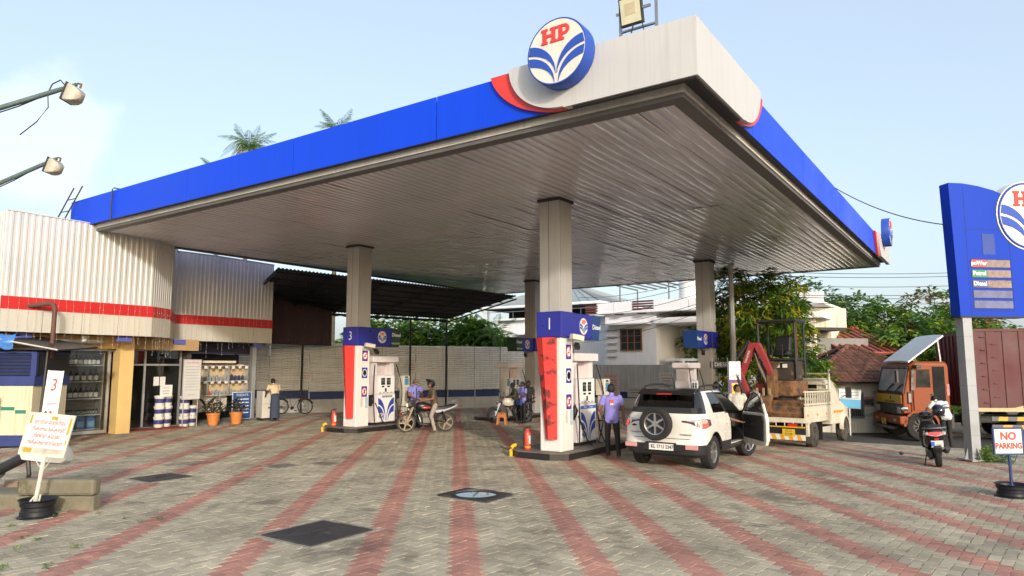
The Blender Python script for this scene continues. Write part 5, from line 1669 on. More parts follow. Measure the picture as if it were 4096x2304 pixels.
# ---------------------------------------------------------------- price sign, boards, lamps, generator
sign_blue = M('totem_blue', (.008, .05, .46), .4, var=.06, scale=.8, spec=.2)
steelpole = M('pole_galvanised', (.36, .38, .40), .5, .35, var=.15, scale=2)
def totem():
 o = cw(10.31, 15.75)
 t = thing('price_sign', 'tall blue fuel price sign on a square grey post', 'price sign', (o[0], o[1], 0), CR + rad(8))
 MB().bx(-.115, .115, -.115, .115, 0, 3.2).build('post', steelpole, t, bevel=.01)
 b = MB()
 for k in range(5): b.bx(-.118, .118, -.118, .118, .55 + k * .55, .556 + k * .55)
 b.build('joint', M('joint_grey', (.2, .21, .22), .6), t)
 MB().bx(-.22, .22, -.22, .22, 0, .03).build('base_plate', steelpole, t)
 for a in range(4):
  b = MB(); sx, sy = ((1, 0), (-1, 0), (0, 1), (0, -1))[a]
  b.add([(sx * .13 + sy * -.01, sy * .13 + sx * -.01, .03), (sx * .22 + sy * -.01, sy * .22 + sx * -.01, .03), (sx * .13 + sy * -.01, sy * .13 + sx * -.01, .28), (sx * .13 + sy * .01, sy * .13 + sx * .01, .03), (sx * .22 + sy * .01, sy * .22 + sx * .01, .03), (sx * .13 + sy * .01, sy * .13 + sx * .01, .28)], [(0, 1, 2), (5, 4, 3), (0, 3, 4, 1), (1, 4, 5, 2), (2, 5, 3, 0)]); b.build('gusset', steelpole, t)
 # cabinet outline
 ec = (1.74, 5.58)                                   # emblem centre
 top = [(-.26, 6.3), (.1, 6.3), (.5, 6.25), (.9, 6.16), (1.22, 6.04)]
 arc = [(ec[0] + .84 * math.cos(a), ec[1] + .84 * math.sin(a)) for a in [rad(146 + k * 12) for k in range(9)]]
 right = [(2.0, 4.72), (1.96, 4.3), (1.84, 3.9), (1.66, 3.5), (1.46, 3.22)]
 P = [(-.18, 3.22)] + [(1.46, 3.22)] + right[::-1][1:] + arc[::-1] + top[::-1]
 MB().prism(P, -.14, .14, 'xz').build('cabinet', sign_blue, t)
 e = [(1.47, 3.2), (1.68, 3.5), (1.87, 3.9), (2.0, 4.3), (2.05, 4.72)]
 b = MB(); R = []
 for x, z in e: R.append([Vector((x - .004, -.15, z)), Vector((x + .05, -.15, z)), Vector((x + .05, .15, z)), Vector((x - .004, .15, z))])
 b.loft(R); b.build('red_edge', red, t)
 MB().bx(-.19, 1.47, -.145, .145, 3.185, 3.218).build('bottom_trim', darktrim, t)
 b = MB(); b.lathe([(.82, -.13), (.82, .15), (.79, .15), (.79, -.13)], 48, 0, Matrix.Translation((ec[0], 0, ec[1])) @ Matrix.Rotation(rad(90), 4, 'X')); b.build('white_ring', emb_cream, t, smooth=30)
 emblem(t, (ec[0], -.17, ec[1]), 0, .78, .3)
 # service door lines and price windows
 b = MB(); b.bx(.1, 1.22, -.1435, -.1405, 5.22, 5.232); b.bx(1.2, 1.21, -.1435, -.1405, 3.35, 5.22); b.bx(.1, .108, -.1435, -.1405, 3.23, 6.2); b.bx(.108, 1.2, -.1435, -.1405, 3.34, 3.35)
 b.build('door_seam', M('seam_navy', (.006, .015, .12), .5), t)
 MB().bx(.5, .82, -.146, -.1405, 4.64, 5.12).build('blank_panel', M('totem_panel', (.03, .065, .30), .25), t)
 dirty = M('price_window', (.30, .22, .20), .35, var=.35, scale=9)
 grey_w = M('price_window_blank', (.16, .17, .30), .3, var=.25, scale=3)
 for k, (nm, c) in enumerate((('poWer', (.60, .09, .07)), ('Petrol', (.05, .27, .11)), ('Diesel', (.08, .11, .24)), (None, None), (None, None))):
  z = 4.43 - k * .236
  MB().bx(.17, 1.18, -.146, -.1405, z - .095, z + .095).build('price_frame', darktrim, t)
  if nm:
   MB().bx(.18, .56, -.151, -.1465, z - .085, z + .085).build('fuel_tag', M('totem_tag_' + nm, c, .4, var=.1), t)
   text('lettering', nm, .135, lettering_w, t, (.37, -.1525, z + .005), ext=.001, bold=.004)
   MB().bx(.565, 1.17, -.151, -.1465, z - .085, z + .085).build('price_window', dirty, t)
  else:
   MB().bx(.18, 1.17, -.151, -.1465, z - .085, z + .085).build('price_window', grey_w, t)
 for x in (.12, .62):
  b = MB(); b.tube([(x + .05 * math.cos(a), 0, 6.25 - .1 * x + .06 * math.sin(a)) for a in [math.pi * k / 8 for k in range(9)]], .01, 5); b.build('lifting_ring', grey_m, t)
totem()
rim_m = M('rim_black', (.016, .017, .022), .45, .3, var=.25, scale=6)
def wheel_rim_base(t, r=.23, h=.2):
 b = MB(); b.lathe([(r * 1.08, 0), (r * 1.08, .015), (r * .96, .03), (r * .94, h * .35), (r * .88, h * .42), (r * .88, h * .58), (r * .96, h * .66), (r * .98, h * .9), (r * 1.1, h), (r * 1.06, h + .006), (r * .92, h * .88), (r * .85, h * .6), (r * .3, h * .55)], 32)
 b.build('wheel_rim', rim_m, t, smooth=30)
def sign_dump():
 x, y = -5.06, 7.66
 t = thing('warning_sign', 'white sign with red Malayalam writing on a rusty wheel rim', 'sign', (x, y, 0), CR + rad(-2))
 wheel_rim_base(t, .225, .24)
 wpaint = M('sign_paint_white', (.66, .62, .52), .7, var=.2, scale=6, spot=.64, spotcol=(.3, .24, .16), spotscale=9)
 b = MB(); b.tube([(-.05, 0, .14), (.0, 0, .5), (.045, 0, .86)], [.028, .026, .032], 8)
 for sx in (-.09, .07): b.tube([(sx - .05, -.03, .15), (sx * .4, 0, .3)], .012, 5)
 b.build('post', wpaint, t)
 b = MB()
 for sx in (-1, 1): b.tube([(sx * .17 + .03, .01, .86), (sx * .12 + .02, .01, .78), (.02, .01, .62)], .006, 5)
 b.build('stay', wpaint, t)
 T = Matrix.Translation((.06, 0, 1.125)) @ Matrix.Rotation(rad(5), 4, 'Y')
 Sh = Matrix.Identity(4); Sh[0][2] = .14
 T = T @ Sh
 b = MB(); b.bx(-.31, .31, -.004, .004, -.27, .27, 0, T); b.build('panel', M('sign_face', (.72, .72, .72), .6, var=.06), t)
 b = MB()
 for q in ((-.335, .335, .27, .3), (-.335, .335, -.3, -.27), (-.335, -.31, -.27, .27), (.31, .335, -.27, .27)):
  b.bx(q[0], q[1], -.014, .012, q[2], q[3], 0, T)
 b.build('frame', wpaint, t)
 ypatch = M('paint_patch_yellow', (.50, .33, .03), .7, var=.2)
 for q in ((.27, .305, .02, .26), (-.28, -.16, -.265, -.2), (.0, .09, .215, .26), (-.3, -.27, .14, .26), (.285, .305, -.12, -.05)):
  b = MB(); b.bx(q[0], q[1], -.0065, -.0045, q[2], q[3], 0, T); b.build('paint_patch', ypatch, t)
 b = MB(); b.bx(-.3, .3, -.0064, -.0045, -.265, -.19, 0, T); b.build('dirt_strip', M('sign_dirt', (.52, .47, .38), .8, var=.3, scale=8), t)
 for k, s in enumerate(('ഇവിടെ മാലിന്യം', 'നിക്ഷേപിക്കരുത്', 'നിങ്ങൾ ക്യാമറ', 'നിരീക്ഷണത്തിലാണ്')):
  z = .175 - k * .098
  o = text('lettering', s, .085, red_ink, t, (0, 0, 0), ext=.0008, fit=(.45, .50, .40, .52)[k])
  o.data = o.data.copy(); o.data.transform(T @ Matrix.Translation((0, -.006, z)) @ Matrix.Rotation(rad(90), 4, 'X')); o.rotation_euler = (0, 0, 0)
sign_dump()
def no_parking():
 o = cw(8.08, 11.45)
 t = thing('no_parking_sign', 'blue framed NO PARKING sign standing on a wheel rim', 'sign', (o[0], o[1], 0), CR + rad(3))
 wheel_rim_base(t, .225, .2)
 nb = M('sign_frame_navy', (.02, .05, .16), .5, var=.2)
 b = MB(); b.cyl((0, 0, .12), (.0, 0, .66), .022, n=8); b.lathe([(.07, .13), (.05, .16), (.022, .2)], 12); b.build('post', nb, t)
 b = MB()
 for sx in (-1, 1): b.tube([(sx * .13, .0, .66), (sx * .09, 0, .56), (0, 0, .48)], .006, 5)
 b.build('stay', nb, t)
 MB().bx(-.235, .235, -.004, .004, .685, 1.075).build('panel', M('np_face', (.72, .71, .64), .6, var=.08, scale=5), t)
 f = MB()
 for q in ((-.26, .26, 1.075, 1.1), (-.26, .26, .66, .685), (-.26, -.235, .685, 1.075), (.235, .26, .685, 1.075)): f.bx(q[0], q[1], -.014, .014, q[2], q[3])
 f.build('frame', nb, t)
 text('lettering', 'NO', .17, red_ink, t, (0, -.0065, .955), ext=.001, bold=.006)
 text('lettering', 'PARKING', .125, red_ink, t, (0, -.0065, .80), ext=.001, bold=.005, sx=.86)
no_parking()
# concrete block and fallen floodlight on the near side
blk = M('block_concrete', (.20, .18, .125), .9, var=.3, scale=3, bump=.5, bscale=20, spot=.55, spotcol=(.11, .10, .06), spotscale=2.2)
def near_block():
 t = thing('concrete_block', 'mossy concrete block half sunk in the paving behind the warning sign', 'concrete block', (-4.42, 7.28, 0), CR)
 MB().bx(-1.3, -.14, .1, .3, -.1, .2).build('base_course', blk, t, bevel=.02)
 MB().bx(-1.28, -.15, .1, .3, .202, .44).build('top_course', blk, t, bevel=.045)
 MB().bx(-2.6, -1.02, .25, .9, -.1, .2).build('rubble_step', blk, t, bevel=.04)
 t = thing('low_wall', 'short brick kerb behind the concrete block', 'low wall', cw3(-7.6, 11.9, 0), CR)
 for k in range(5):
  MB().bx(-.9 + k * .24, -.67 + k * .24, -.06, .06, 0, .2 + random.uniform(-.02, .02)).build('brick', M('old_brick', (.30, .21, .15), .95, var=.3, scale=5, rand=.2), t, bevel=.015)
near_block()
def fallen_lamp():
 t = thing('street_lamp_head', 'broken white street lamp head lying on a black pipe', 'lamp', cw3(-7.75, 11.3, .3), CR)
 b = MB(); b.tube([(-.75, 0, -.3), (-.62, 0, .0), (-.42, 0, .16), (.08, .0, .42)], [.1, .1, .085, .085], 12); b.build('pipe', black_p, t, smooth=True)
 b = MB(); b.lathe([(.1, 0), (.1, .1)], 12, 0, Matrix.Translation((.02, 0, .38)) @ Matrix.Rotation(rad(60), 4, 'Y')); b.lathe([(.12, 0), (.12, .05)], 12, 0, Matrix.Translation((-.5, 0, .1)) @ Matrix.Rotation(rad(50), 4, 'Y')); b.build('clamp', grey_m, t)
 b = MB(); b.box((-.62, 0, .3), (.22, .12, .14), (0, rad(30), 0)); b.build('bracket', black_p, t)
 b = MB(); R = []
 for i, (x, hw_, z0, z1) in enumerate(((-.1, .1, .42, .5), (.0, .16, .3, .52), (.35, .17, .26, .53), (.6, .14, .24, .5), (.66, .09, .28, .44))):
  R.append([Vector((x, -hw_, z0 + .03)), Vector((x, -hw_ * .6, z0)), Vector((x, hw_ * .6, z0)), Vector((x, hw_, z0 + .03)), Vector((x, hw_, z1 - .04)), Vector((x, hw_ * .6, z1)), Vector((x, -hw_ * .6, z1)), Vector((x, -hw_, z1 - .04))])
 b.loft(R); b.build('lamp_housing', M('lamp_white', (.74, .72, .66), .5, var=.12), t, smooth=40)
 b = MB(); b.tube([(.1, -.15, .3), (.14, -.16, .1), (.1, -.14, -.1)], .03, 6); b.build('cable', black_r, t)
fallen_lamp()
# floodlights on arms at the near side of the frame
def arm_light(px, py, tip, tail, s, label, loops):
 "steel arm on a mast standing beside the camera, with a domed floodlight at the tip"
 tail, tip = Vector(tail), Vector(tip)
 o = tail - (tip - tail) * 1.1
 t = thing('floodlight_mast', label, 'floodlight', (o.x, o.y, 0), 0, 'floodlights on arms')
 rel = lambda p: Vector((p.x - o.x, p.y - o.y, p.z))
 greenp = M('mast_green', (.12, .17, .16), .6, .2, var=.3, scale=4, spot=.58, spotcol=(.22, .12, .06), spotscale=6)
 b = MB(); b.cyl((0, 0, 0), (0, 0, o.z), .06, n=10); b.build('mast', greenp, t)
 b = MB(); m = rel(tail.lerp(tip, .75)); b.tube([(0, 0, o.z), rel(tail), m, rel(tip)], [.05 * s, .048 * s, .045 * s, .034 * s], 9); b.build('arm', greenp, t, smooth=True)
 b = MB(); b.tube([rel(tail) - Vector((0, 0, .09 * s)), rel(tail.lerp(tip, .35)) - Vector((0, 0, .08 * s)), rel(tail.lerp(tip, .7)) - Vector((0, 0, .01))] , .012 * s, 5)
 if loops:
  q = rel(tail.lerp(tip, .72)); d = (tip - tail).normalized()
  b.tube([q + d * -.05, q + Vector((0, 0, .1)) - d * .0, q + Vector((0, 0, .12)) + d * .1, q + Vector((0, 0, .04)) + d * .16], .008, 5)
  b.tube([q - d * .05, q - Vector((0, 0, .18)) - d * .03, q - Vector((0, 0, .32)) - d * .16, q - Vector((0, 0, .42)) - d * .36], .007, 5)
 b.build('cable', black_r, t)
 e = bpy.data.objects.new('lamp_head', None); COL.objects.link(e); e.parent = t
 e.location = rel(tip) + (tip - tail).normalized() * .02 * s - Vector((0, 0, .04 * s)); e.rotation_euler = (0, rad(18), CR)
 pale = M('lamp_aluminium', (.46, .43, .35), .55, .3, var=.15)
 R = []
 for (x, w, z0, z1) in ((-.09, .15, -.33, -.02), (-.05, .16, -.34, -.01), (.05, .14, -.31, -.04), (.13, .10, -.26, -.08), (.17, .05, -.20, -.13)):
  R.append([Vector((x * s, -w * s, z0 * s)), Vector((x * s, w * s, z0 * s)), Vector((x * s, w * s, z1 * s)), Vector((x * s, -w * s, z1 * s))])
 b = MB(); b.loft(R); b.build('reflector_shell', pale, e, bevel=.012 * s, smooth=50)
 MB().bx(-.105 * s, -.092 * s, -.13 * s, .13 * s, -.31 * s, -.04 * s).build('lamp_glass', M('lamp_glass', (.06, .065, .07), .15), e)
 f = MB(); f.bx(-.115 * s, -.085 * s, -.165 * s, .165 * s, -.035 * s, -.005 * s); f.bx(-.115 * s, -.085 * s, -.165 * s, .165 * s, -.345 * s, -.312 * s); f.bx(-.115 * s, -.085 * s, -.165 * s, -.135 * s, -.31 * s, -.036 * s); f.bx(-.115 * s, -.085 * s, .135 * s, .165 * s, -.31 * s, -.036 * s)
 f.build('bezel', darktrim, e)
 b = MB(); b.tube([(-.02 * s, 0, .05 * s), (.05 * s, .0, .06 * s), (.06 * s, 0, -.02 * s)], .02 * s, 6); b.build('bracket', M('rust', (.22, .10, .04), .9), e)
arm_light(0, 0, cw3(-5.25, 8, 5.47), cw3(-6.3, 8, 5.13), .66, 'upper floodlight on a rusty arm with a dangling wire', True)
arm_light(0, 0, cw3(-6.1, 9, 4.86), cw3(-6.95, 9, 4.47), .62, 'lower floodlight on a rusty arm above the shop', False)
# floodlight on the canopy roof
def roof_flood():
 t = thing('roof_floodlight', 'square LED floodlight on a frame standing on the canopy corner', 'floodlight', (.5, .95, 7.0), 0)
 MB().bx(-.35, .35, -.5, .5, -.35, .03).build('base_frame', darktrim, t)
 b = MB()
 for y in (.27, -.36): b.bx(-.03, .01, y - .02, y + .02, .02, 1.7)
 b.bx(-.03, .01, -.34, .25, .55, .58)
 b.build('upright', grey_m, t)
 e = bpy.data.objects.new('lamp_head', None); COL.objects.link(e); e.parent = t; e.location = (-.12, .03, .83); e.rotation_euler = (0, rad(-12), 0)
 MB().bx(-.02, .05, -.2, .2, -.23, .23).build('housing', darktrim, e, bevel=.01)
 MB().bx(-.032, -.021, -.17, .17, -.2, .2).build('diffuser', M('led_cream', (.70, .66, .45), .4), e)
 MB().bx(-.036, -.0325, -.09, .09, -.06, .12).build('led_array', M('led_pale', (.62, .52, .34), .4), e)
 MB().bx(-.02, .02, .205, .26, -.02, .02).build('bracket', grey_m, e); MB().bx(-.02, .02, -.34, -.205, -.02, .02).build('bracket', grey_m, e)
 b = MB(); b.tube([(-.1, .0, .6), (-.12, .06, .35), (-.05, .15, .12), (0, .25, .05)], .012, 6); b.tube([(-.1, -.15, .6), (-.14, -.2, .4), (-.1, -.27, .25)], .01, 6); b.build('cable', black_r, t)
roof_flood()
def ladder():
 t = thing('ladder', 'rusty steel ladder leaning over the shop parapet on the blue fascia', 'ladder')
 rust = M('ladder_rust', (.10, .05, .05), .8, var=.3)
 a0, a1 = Vector((-.5, 19.9, 6.0)), Vector((-.26, 18.95, 7.42))
 off = Vector((0, -.55, -.02))
 for k, d in enumerate((Vector((0, 0, 0)), off)):
  MB().tube([a0 + d, a1 + d], .022, 6).build('stile', rust, t)
 for f in (.25, .5, .75): MB().tube([a0.lerp(a1, f), a0.lerp(a1, f) + off], .016, 5).build('rung', rust, t)
ladder()
# generator enclosure in front of the shop window
def generator():
 o = cw(-13.35, 18.0)
 t = thing('generator', 'cream and navy generator enclosure with louvres under a black awning', 'generator', (o[0], o[1], 0), CR)
 crm = M('generator_cream', (.64, .58, .40), .6, var=.12, scale=1.2, streak=.25, spot=.67, spotcol=(.30, .22, .13), spotscale=4)
 nav = M('generator_navy', (.028, .045, .17), .5, var=.15)
 MB().bx(-2.6, 1.0, -.02, 1.4, 0.05, .32).build('base_skid', nav, t)
 for x0, x1 in ((-2.55, -.62), (-.61, .98)):
  MB().bx(x0, x1, 0, 1.38, .322, 1.58).build('cabinet', crm, t, bevel=.01)
 MB().bx(-2.58, 1.02, -.015, 1.4, 1.582, 1.83).build('navy_band', nav, t)
 MB().bx(-2.58, .99, .05, 1.38, 1.832, 2.42).build('louvre_box', black_p, t)
 for k in range(7): MB().box((-.86, .03, 1.88 + k * .085), (3.5, .06, .012), (rad(35), 0, 0)).build('louvre', nav, t)
 MB().bx(.9, 1.04, -.02, .05, 1.832, 2.42).build('louvre_post', nav, t)
 MB().bx(-2.58, 1.02, 0, 1.4, 2.422, 2.46).build('top_plate', nav, t)
 for x0, x1, z in ((-.72, -.3, 1.02), (.2, .55, 1.0), (.57, .85, .92)):
  MB().bx(x0, x1, -.004, -.001, z - .045, z + .045).build('green_stripe', M('stripe_green', (.02, .20, .13), .5), t)
 e = MB().bx(-.28, .2, -.006, -.002, .72, 1.28).build('worn_poster', M('worn_poster', (.42, .34, .22), .85, var=.6, scale=9, spot=.5, spotcol=(.20, .11, .05), spotscale=7), t)
 b = MB(); b.bx(-.1, .18, -.01, -.0065, 1.1, 1.2); b.build('poster_print', M('stripe_green', (.02, .20, .13), .5), t)
 text('poster_print', '31.05\nVIDEO', .1, M('poster_ink', (.25, .1, .05), .8), t, (-.02, -.009, .9), ext=.0005)
 # awning of black sheet with bright edge
 b = MB(); b.add([(-2.6, -.3, 2.78), (.2, -.3, 2.78), (1.75, -.3, 2.5), (1.75, 1.4, 2.62), (.2, 1.4, 2.9), (-2.6, 1.4, 2.9)], [(0, 1, 4, 5), (1, 2, 3, 4)])
 o_ = b.build('awning', black_p, t); s_ = o_.modifiers.new('thick', 'SOLIDIFY'); s_.thickness = .04
 b = MB(); b.tube([(.2, -.32, 2.78), (1.76, -.32, 2.5)], .02, 5); b.build('awning_edge', M('edge_pale', (.55, .54, .52), .5), t)
 for x in (1.2,): MB().cyl((x, .0, .4), (x + .1, 0, 2.6), .03, n=6).build('awning_post', black_p, t)
 return t
generator()
def tarp():
 o = cw(-13.1, 17.75)
 t = thing('tarpaulin', 'crumpled bright blue tarpaulin hanging over the generator awning', 'tarpaulin', (o[0], o[1], 2.4), CR)
 rng = np.random.default_rng(3)
 b = MB(); nx, ny = 26, 12; V = []
 for j in range(ny + 1):
  for i in range(nx + 1):
   x = -2.4 + 2.75 * i / nx
   q = j / ny
   hang = .08 + .30 * ss(-.5, .3, x) * (1 - abs(x - .25) * .6)
   y = .25 - .35 * min(1, q * 1.6) + .05 * math.sin(x * 11 + q * 5)
   z = .48 - hang * max(0, q - .35) * 1.6 + .025 * math.sin(x * 17 + q * 9) + rng.normal(0, .012)
   V.append((x, y, z))
 b.add(V, [(j * (nx + 1) + i, j * (nx + 1) + i + 1, (j + 1) * (nx + 1) + i + 1, (j + 1) * (nx + 1) + i) for j in range(ny) for i in range(nx)])
 b.build('sheet', M('tarp_blue', (.05, .19, .52), .45, var=.2, scale=5), t, smooth=60)
tarp()
def exhaust():
 o = cw(-12.35, 18.6)
 t = thing('exhaust_pipe', 'brown exhaust pipe rising from the generator and bending sideways', 'pipe', (o[0], o[1], 0), CR)
 b = MB(); b.tube([(0, 0, 2.3), (0, 0, 3.62), (-.03, 0, 3.72), (-.12, 0, 3.77), (-.25, 0, 3.76), (-1.2, 0, 3.66), (-2.4, 0, 3.5)], .06, 10)
 b.build('pipe', M('pipe_brown', (.12, .055, .04), .7, var=.25, scale=5), t, smooth=True)
exhaust()
def standee():
 o = cw(-11.3, 17.0)
 t = thing('banner_stand', 'narrow white banner with a red numeral beside the generator', 'banner', (o[0], o[1], 0), CR + rad(18))
 T = Matrix.Rotation(rad(4), 4, 'Y')
 b = MB(); b.bx(-.15, .15, -.01, .01, .25, 1.98, 0, T); b.build('panel', M('banner_white', (.66, .66, .67), .5, var=.08), t)
 b = MB(); b.bx(-.17, -.15, -.015, .015, 0, 1.99, 0, T); b.bx(.15, .17, -.015, .015, 0, 1.99, 0, T); b.build('frame', alu, t)
 o_ = text('lettering', '3', .42, lettering_r, t, (.1, -.012, 1.62), bold=.002, ext=.001, sx=.7, shear=.2)
 text('lettering', '▬▬▬▬', .07, M('ink_grey', (.34, .34, .37), .7, var=0), t, (.1, -.012, 1.32), ext=.001)
 text('lettering', '▬▬▬', .07, red_ink, t, (.09, -.012, 1.18), ext=.001)
 for x, m in ((-.02, black_p), (.08, lettering_r)):
  b = MB(); b.ell((x, -.012, .78), (.05, .004, .24), 12, 8); b.build('printed_figure', m, t)
standee()
def road_banner():
 o = cw(6.15, 19.2); z = gz(*o)
 t = thing('banner_stand', 'purple and yellow feather banner beside the pickup', 'banner', (o[0], o[1], z), CR)
 MB().bx(-.17, .17, -.01, .01, .5, 2.2).build('panel', M('banner_purple', (.13, .03, .22), .5, var=.4, scale=6), t)
 MB().bx(-.16, .16, -.016, -.011, 1.75, 2.25).build('white_head', M('banner_white', (.66, .66, .67), .5, var=.08), t)
 text('lettering', '///M', .13, blk_ink, t, (.02, -.018, 1.85), ext=.001)
 MB().bx(-.1, .14, -.017, -.012, 1.35, 1.66).build('yellow_block', M('banner_yellow', (.75, .52, .03), .5), t)
 text('lettering', 'MORE\nSAVE', .1, red_ink, t, (.02, -.019, 1.5), ext=.001)
 b = MB(); b.cyl((-.19, 0, 0), (-.19, 0, 2.35), .012, n=6); b.build('pole', grey_m, t)
 t = thing('steel_railing', 'low white steel railing behind the white car', 'railing', (o[0], o[1], z), CR)
 for k in range(9): MB().cyl((k * .14 - .1, .6, .6), (k * .14 - .1, .6, 1.35), .014, n=6).build('baluster', lettering_w, t)
 b = MB(); b.cyl((-.15, .6, 1.36), (1.15, .6, 1.36), .022, n=6); b.cyl((-.15, .6, .6), (1.15, .6, .6), .018, n=6)
 for x in (-.1, 1.1): b.cyl((x, .6, 0), (x, .6, 1.36), .022, n=6)
 b.build('rail', lettering_w, t)
 t = thing('diesel_plate', 'small dark DIESEL plate hanging by the far pillar', 'sign', cw3(7.75, 25.6, 2.02), CR)
 MB().bx(-.45, .45, -.01, .01, 0, .24).build('panel', M('plate_navy', (.02, .022, .05), .5), t)
 text('lettering', 'DIESEL', .2, lettering_w, t, (0, -.013, .12), ext=.001)
 b = MB(); b.cyl((.3, .02, .0), (.3, .02, -2.2), .02, n=6); b.build('post', grey_m, t)
road_banner()
def blue_sign():
 o = cw(12.95, 26.8); z = gz(*o)
 t = thing('road_notice', 'tilted white and sky-blue notice board on a post by the cottage', 'sign', (o[0], o[1], z), CR)
 T = Matrix.Translation((0, 0, 1.35)) @ Matrix.Rotation(rad(4), 4, 'Y')
 MB().bx(-.42, .42, -.02, .02, .02, .38, 0, T).build('panel', M('panel_white', (.70, .70, .70), .6, var=.1), t)
 MB().bx(-.42, .42, -.02, .02, -.3, .018, 0, T).build('panel', M('panel_skyblue', (.10, .38, .62), .6, var=.08), t)
 for k in range(3): text('lettering', '▬▬▬▬▬▬▬', .1, M('ink_grey', (.34, .34, .37), .7, var=0), t, (0, -.024, 1.64 - k * .11), ext=.001)
 f = MB(); f.tube([T @ Vector(p) for p in ((-.44, 0, -.32), (.44, 0, -.32), (.44, 0, .4), (-.44, 0, .4), (-.44, 0, -.32))], .016, 6); f.build('frame', alu, t)
 MB().cyl((-.02, .03, 0), (0, .03, 1.3), .025, n=8).build('post', lettering_w, t)
blue_sign()
# weeds in the joints and at the sign post
def weeds():
 rng = np.random.default_rng(5)
 bl = []
 for k in range(20):
  r, f = rng.uniform(-6.9, -4.6), rng.uniform(7.4, 10.2)
  x, y = cw(r, f); bl.append((x, y, .005, .035, .035, .015))
 me, _ = leaf_cloud(rng, bl, 60, 6, .042, .007, -.3, [(L_MD, .6), (L_LT, .4)])
 tag(inst('weeds', me, None), 'small green weeds growing in the paving joints', 'weeds', kind='stuff')
 x, y = cw(10.55, 15.6)
 me, _ = leaf_cloud(rng, [(x, y, .1, .22, .16, .16), (x + .2, y - .25, .06, .2, .15, .1)], 130, 8, .13, .012, -.4, [(L_MD, .6), (L_LT, .4)])
 tag(inst('weeds', me, None), 'tuft of green weeds at the foot of the price sign post', 'weeds', kind='stuff')
weeds()
# ---------------------------------------------------------------- vehicles
tyre_m = M('tyre', (.018, .017, .017), .85, var=.3, scale=8, bump=.3, bscale=60)
tyre_dust = M('tyre_dusty', (.07, .06, .05), .9, var=.4, scale=6, bump=.3)
alloy = M('alloy', (.50, .50, .50), .3, .85, var=.1)
alloy_dk = M('alloy_dark', (.05, .05, .055), .35, .6)
car_white = M('car_paint_white', (.70, .68, .61), .28, var=.03, coat=.6)
clad = M('car_cladding', (.022, .022, .023), .55, var=.15)
car_glass = glass('car_glass', (.16, .18, .17), .06)
lamp_red = M('lamp_red', (.55, .02, .02), .2, var=.1, coat=.5)
lamp_lit = M('lamp_red_lit', (.85, .05, .04), .25, var=.1, emit=.9)
lamp_clear = M('lamp_clear', (.55, .55, .55), .15, .3, var=.2, scale=20)
mirror_m = M('mirror_glass', (.55, .58, .6), .04, .95, var=0)
chrome = M('chrome', (.65, .65, .66), .12, .95, var=.05)
plate_w = M('plate_white', (.74, .74, .70), .5, var=.05)
plate_y = M('plate_yellow', (.70, .44, .03), .5, var=.12)
def wheel(parent, loc, r, w, axis='y', spokes=6, tyre=None, rim=None, dark=None, name='wheel', rimr=.66, side=-1, rot=None):
 e = bpy.data.objects.new(name, None); COL.objects.link(e)
 e.parent = parent; e.location = loc
 e.rotation_euler = rot if rot else {'y': (rad(90), 0, 0), 'x': (0, rad(90), 0)}[axis]
 h = w / 2; q = rimr * r
 b = MB(); P = [(q, -h * .8), (q * 1.04, -h * .95), (r * .9, -h), (r * .97, -h * .85), (r, -h * .55)]
 for k in range(5):
  z = -h * .5 + h * k / 4
  P += [(r, z - h * .05), (r * .985, z), (r, z + h * .05)]
 P += [(r, h * .55), (r * .97, h * .85), (r * .9, h), (q * 1.04, h * .95), (q, h * .8)]
 b.lathe(P, 36, cap=False); b.build('tyre', tyre or tyre_m, e, smooth=35)
 rim = rim or alloy
 b = MB(); b.lathe([(q * 1.0, -h * .78), (q * .93, -h * .7), (q * .90, 0), (q * .93, h * .7), (q, h * .78), (q * 1.02, h * .7), (q * 1.02, -h * .7)], 32, cap=False); b.build('rim', rim, e, smooth=35)
 b = MB(); b.lathe([(q * .9, -.01), (q * .9, .01)], 28); b.build('rim_well', dark or alloy_dk, e)
 b = MB()
 for k in range(spokes):
  a = 2 * math.pi * k / spokes
  for sg in (-1, 1):
   z = sg * h * .55
   c, s_ = math.cos(a), math.sin(a)
   T = Matrix.Rotation(a, 4, 'Z')
   b.bx(q * .18, q * .92, -q * .09, q * .09, min(z, z - sg * .03), max(z, z - sg * .03), 0, T)
 b.build('spokes', rim, e)
 b = MB(); b.lathe([(q * .26, -h * .62), (q * .26, h * .62)], 16); b.build('hub', rim, e)
 return e
class HalfShell:
 "body surface between stacked half outlines (rear centre -> side -> front centre), mirrored in y"
 def __init__(s, rows):
  s.rows = rows                                     # rows[level][i] = Vector with y >= 0
 def patch(s, b, i0, i1, l0, l1, sides=(1, -1), off=0., mi=0, skip=None):
  R = s.rows
  for sg in sides:
   for l in range(l0, l1):
    for i in range(i0, i1):
     if skip and skip(sg, l, i): continue
     q = [R[l][i], R[l][i + 1], R[l + 1][i + 1], R[l + 1][i]]
     if off:
      n = (q[1] - q[0]).cross(q[3] - q[0])
      if n.length > 1e-9:
       n.normalize()
       if n.x * (q[0].x - s.cx) + n.y * q[0].y < 0: n = -n
       q = [p + n * off for p in q]
     b.add([(p.x, p.y * sg, p.z) for p in q], [(0, 1, 2, 3)], mi)
  return b
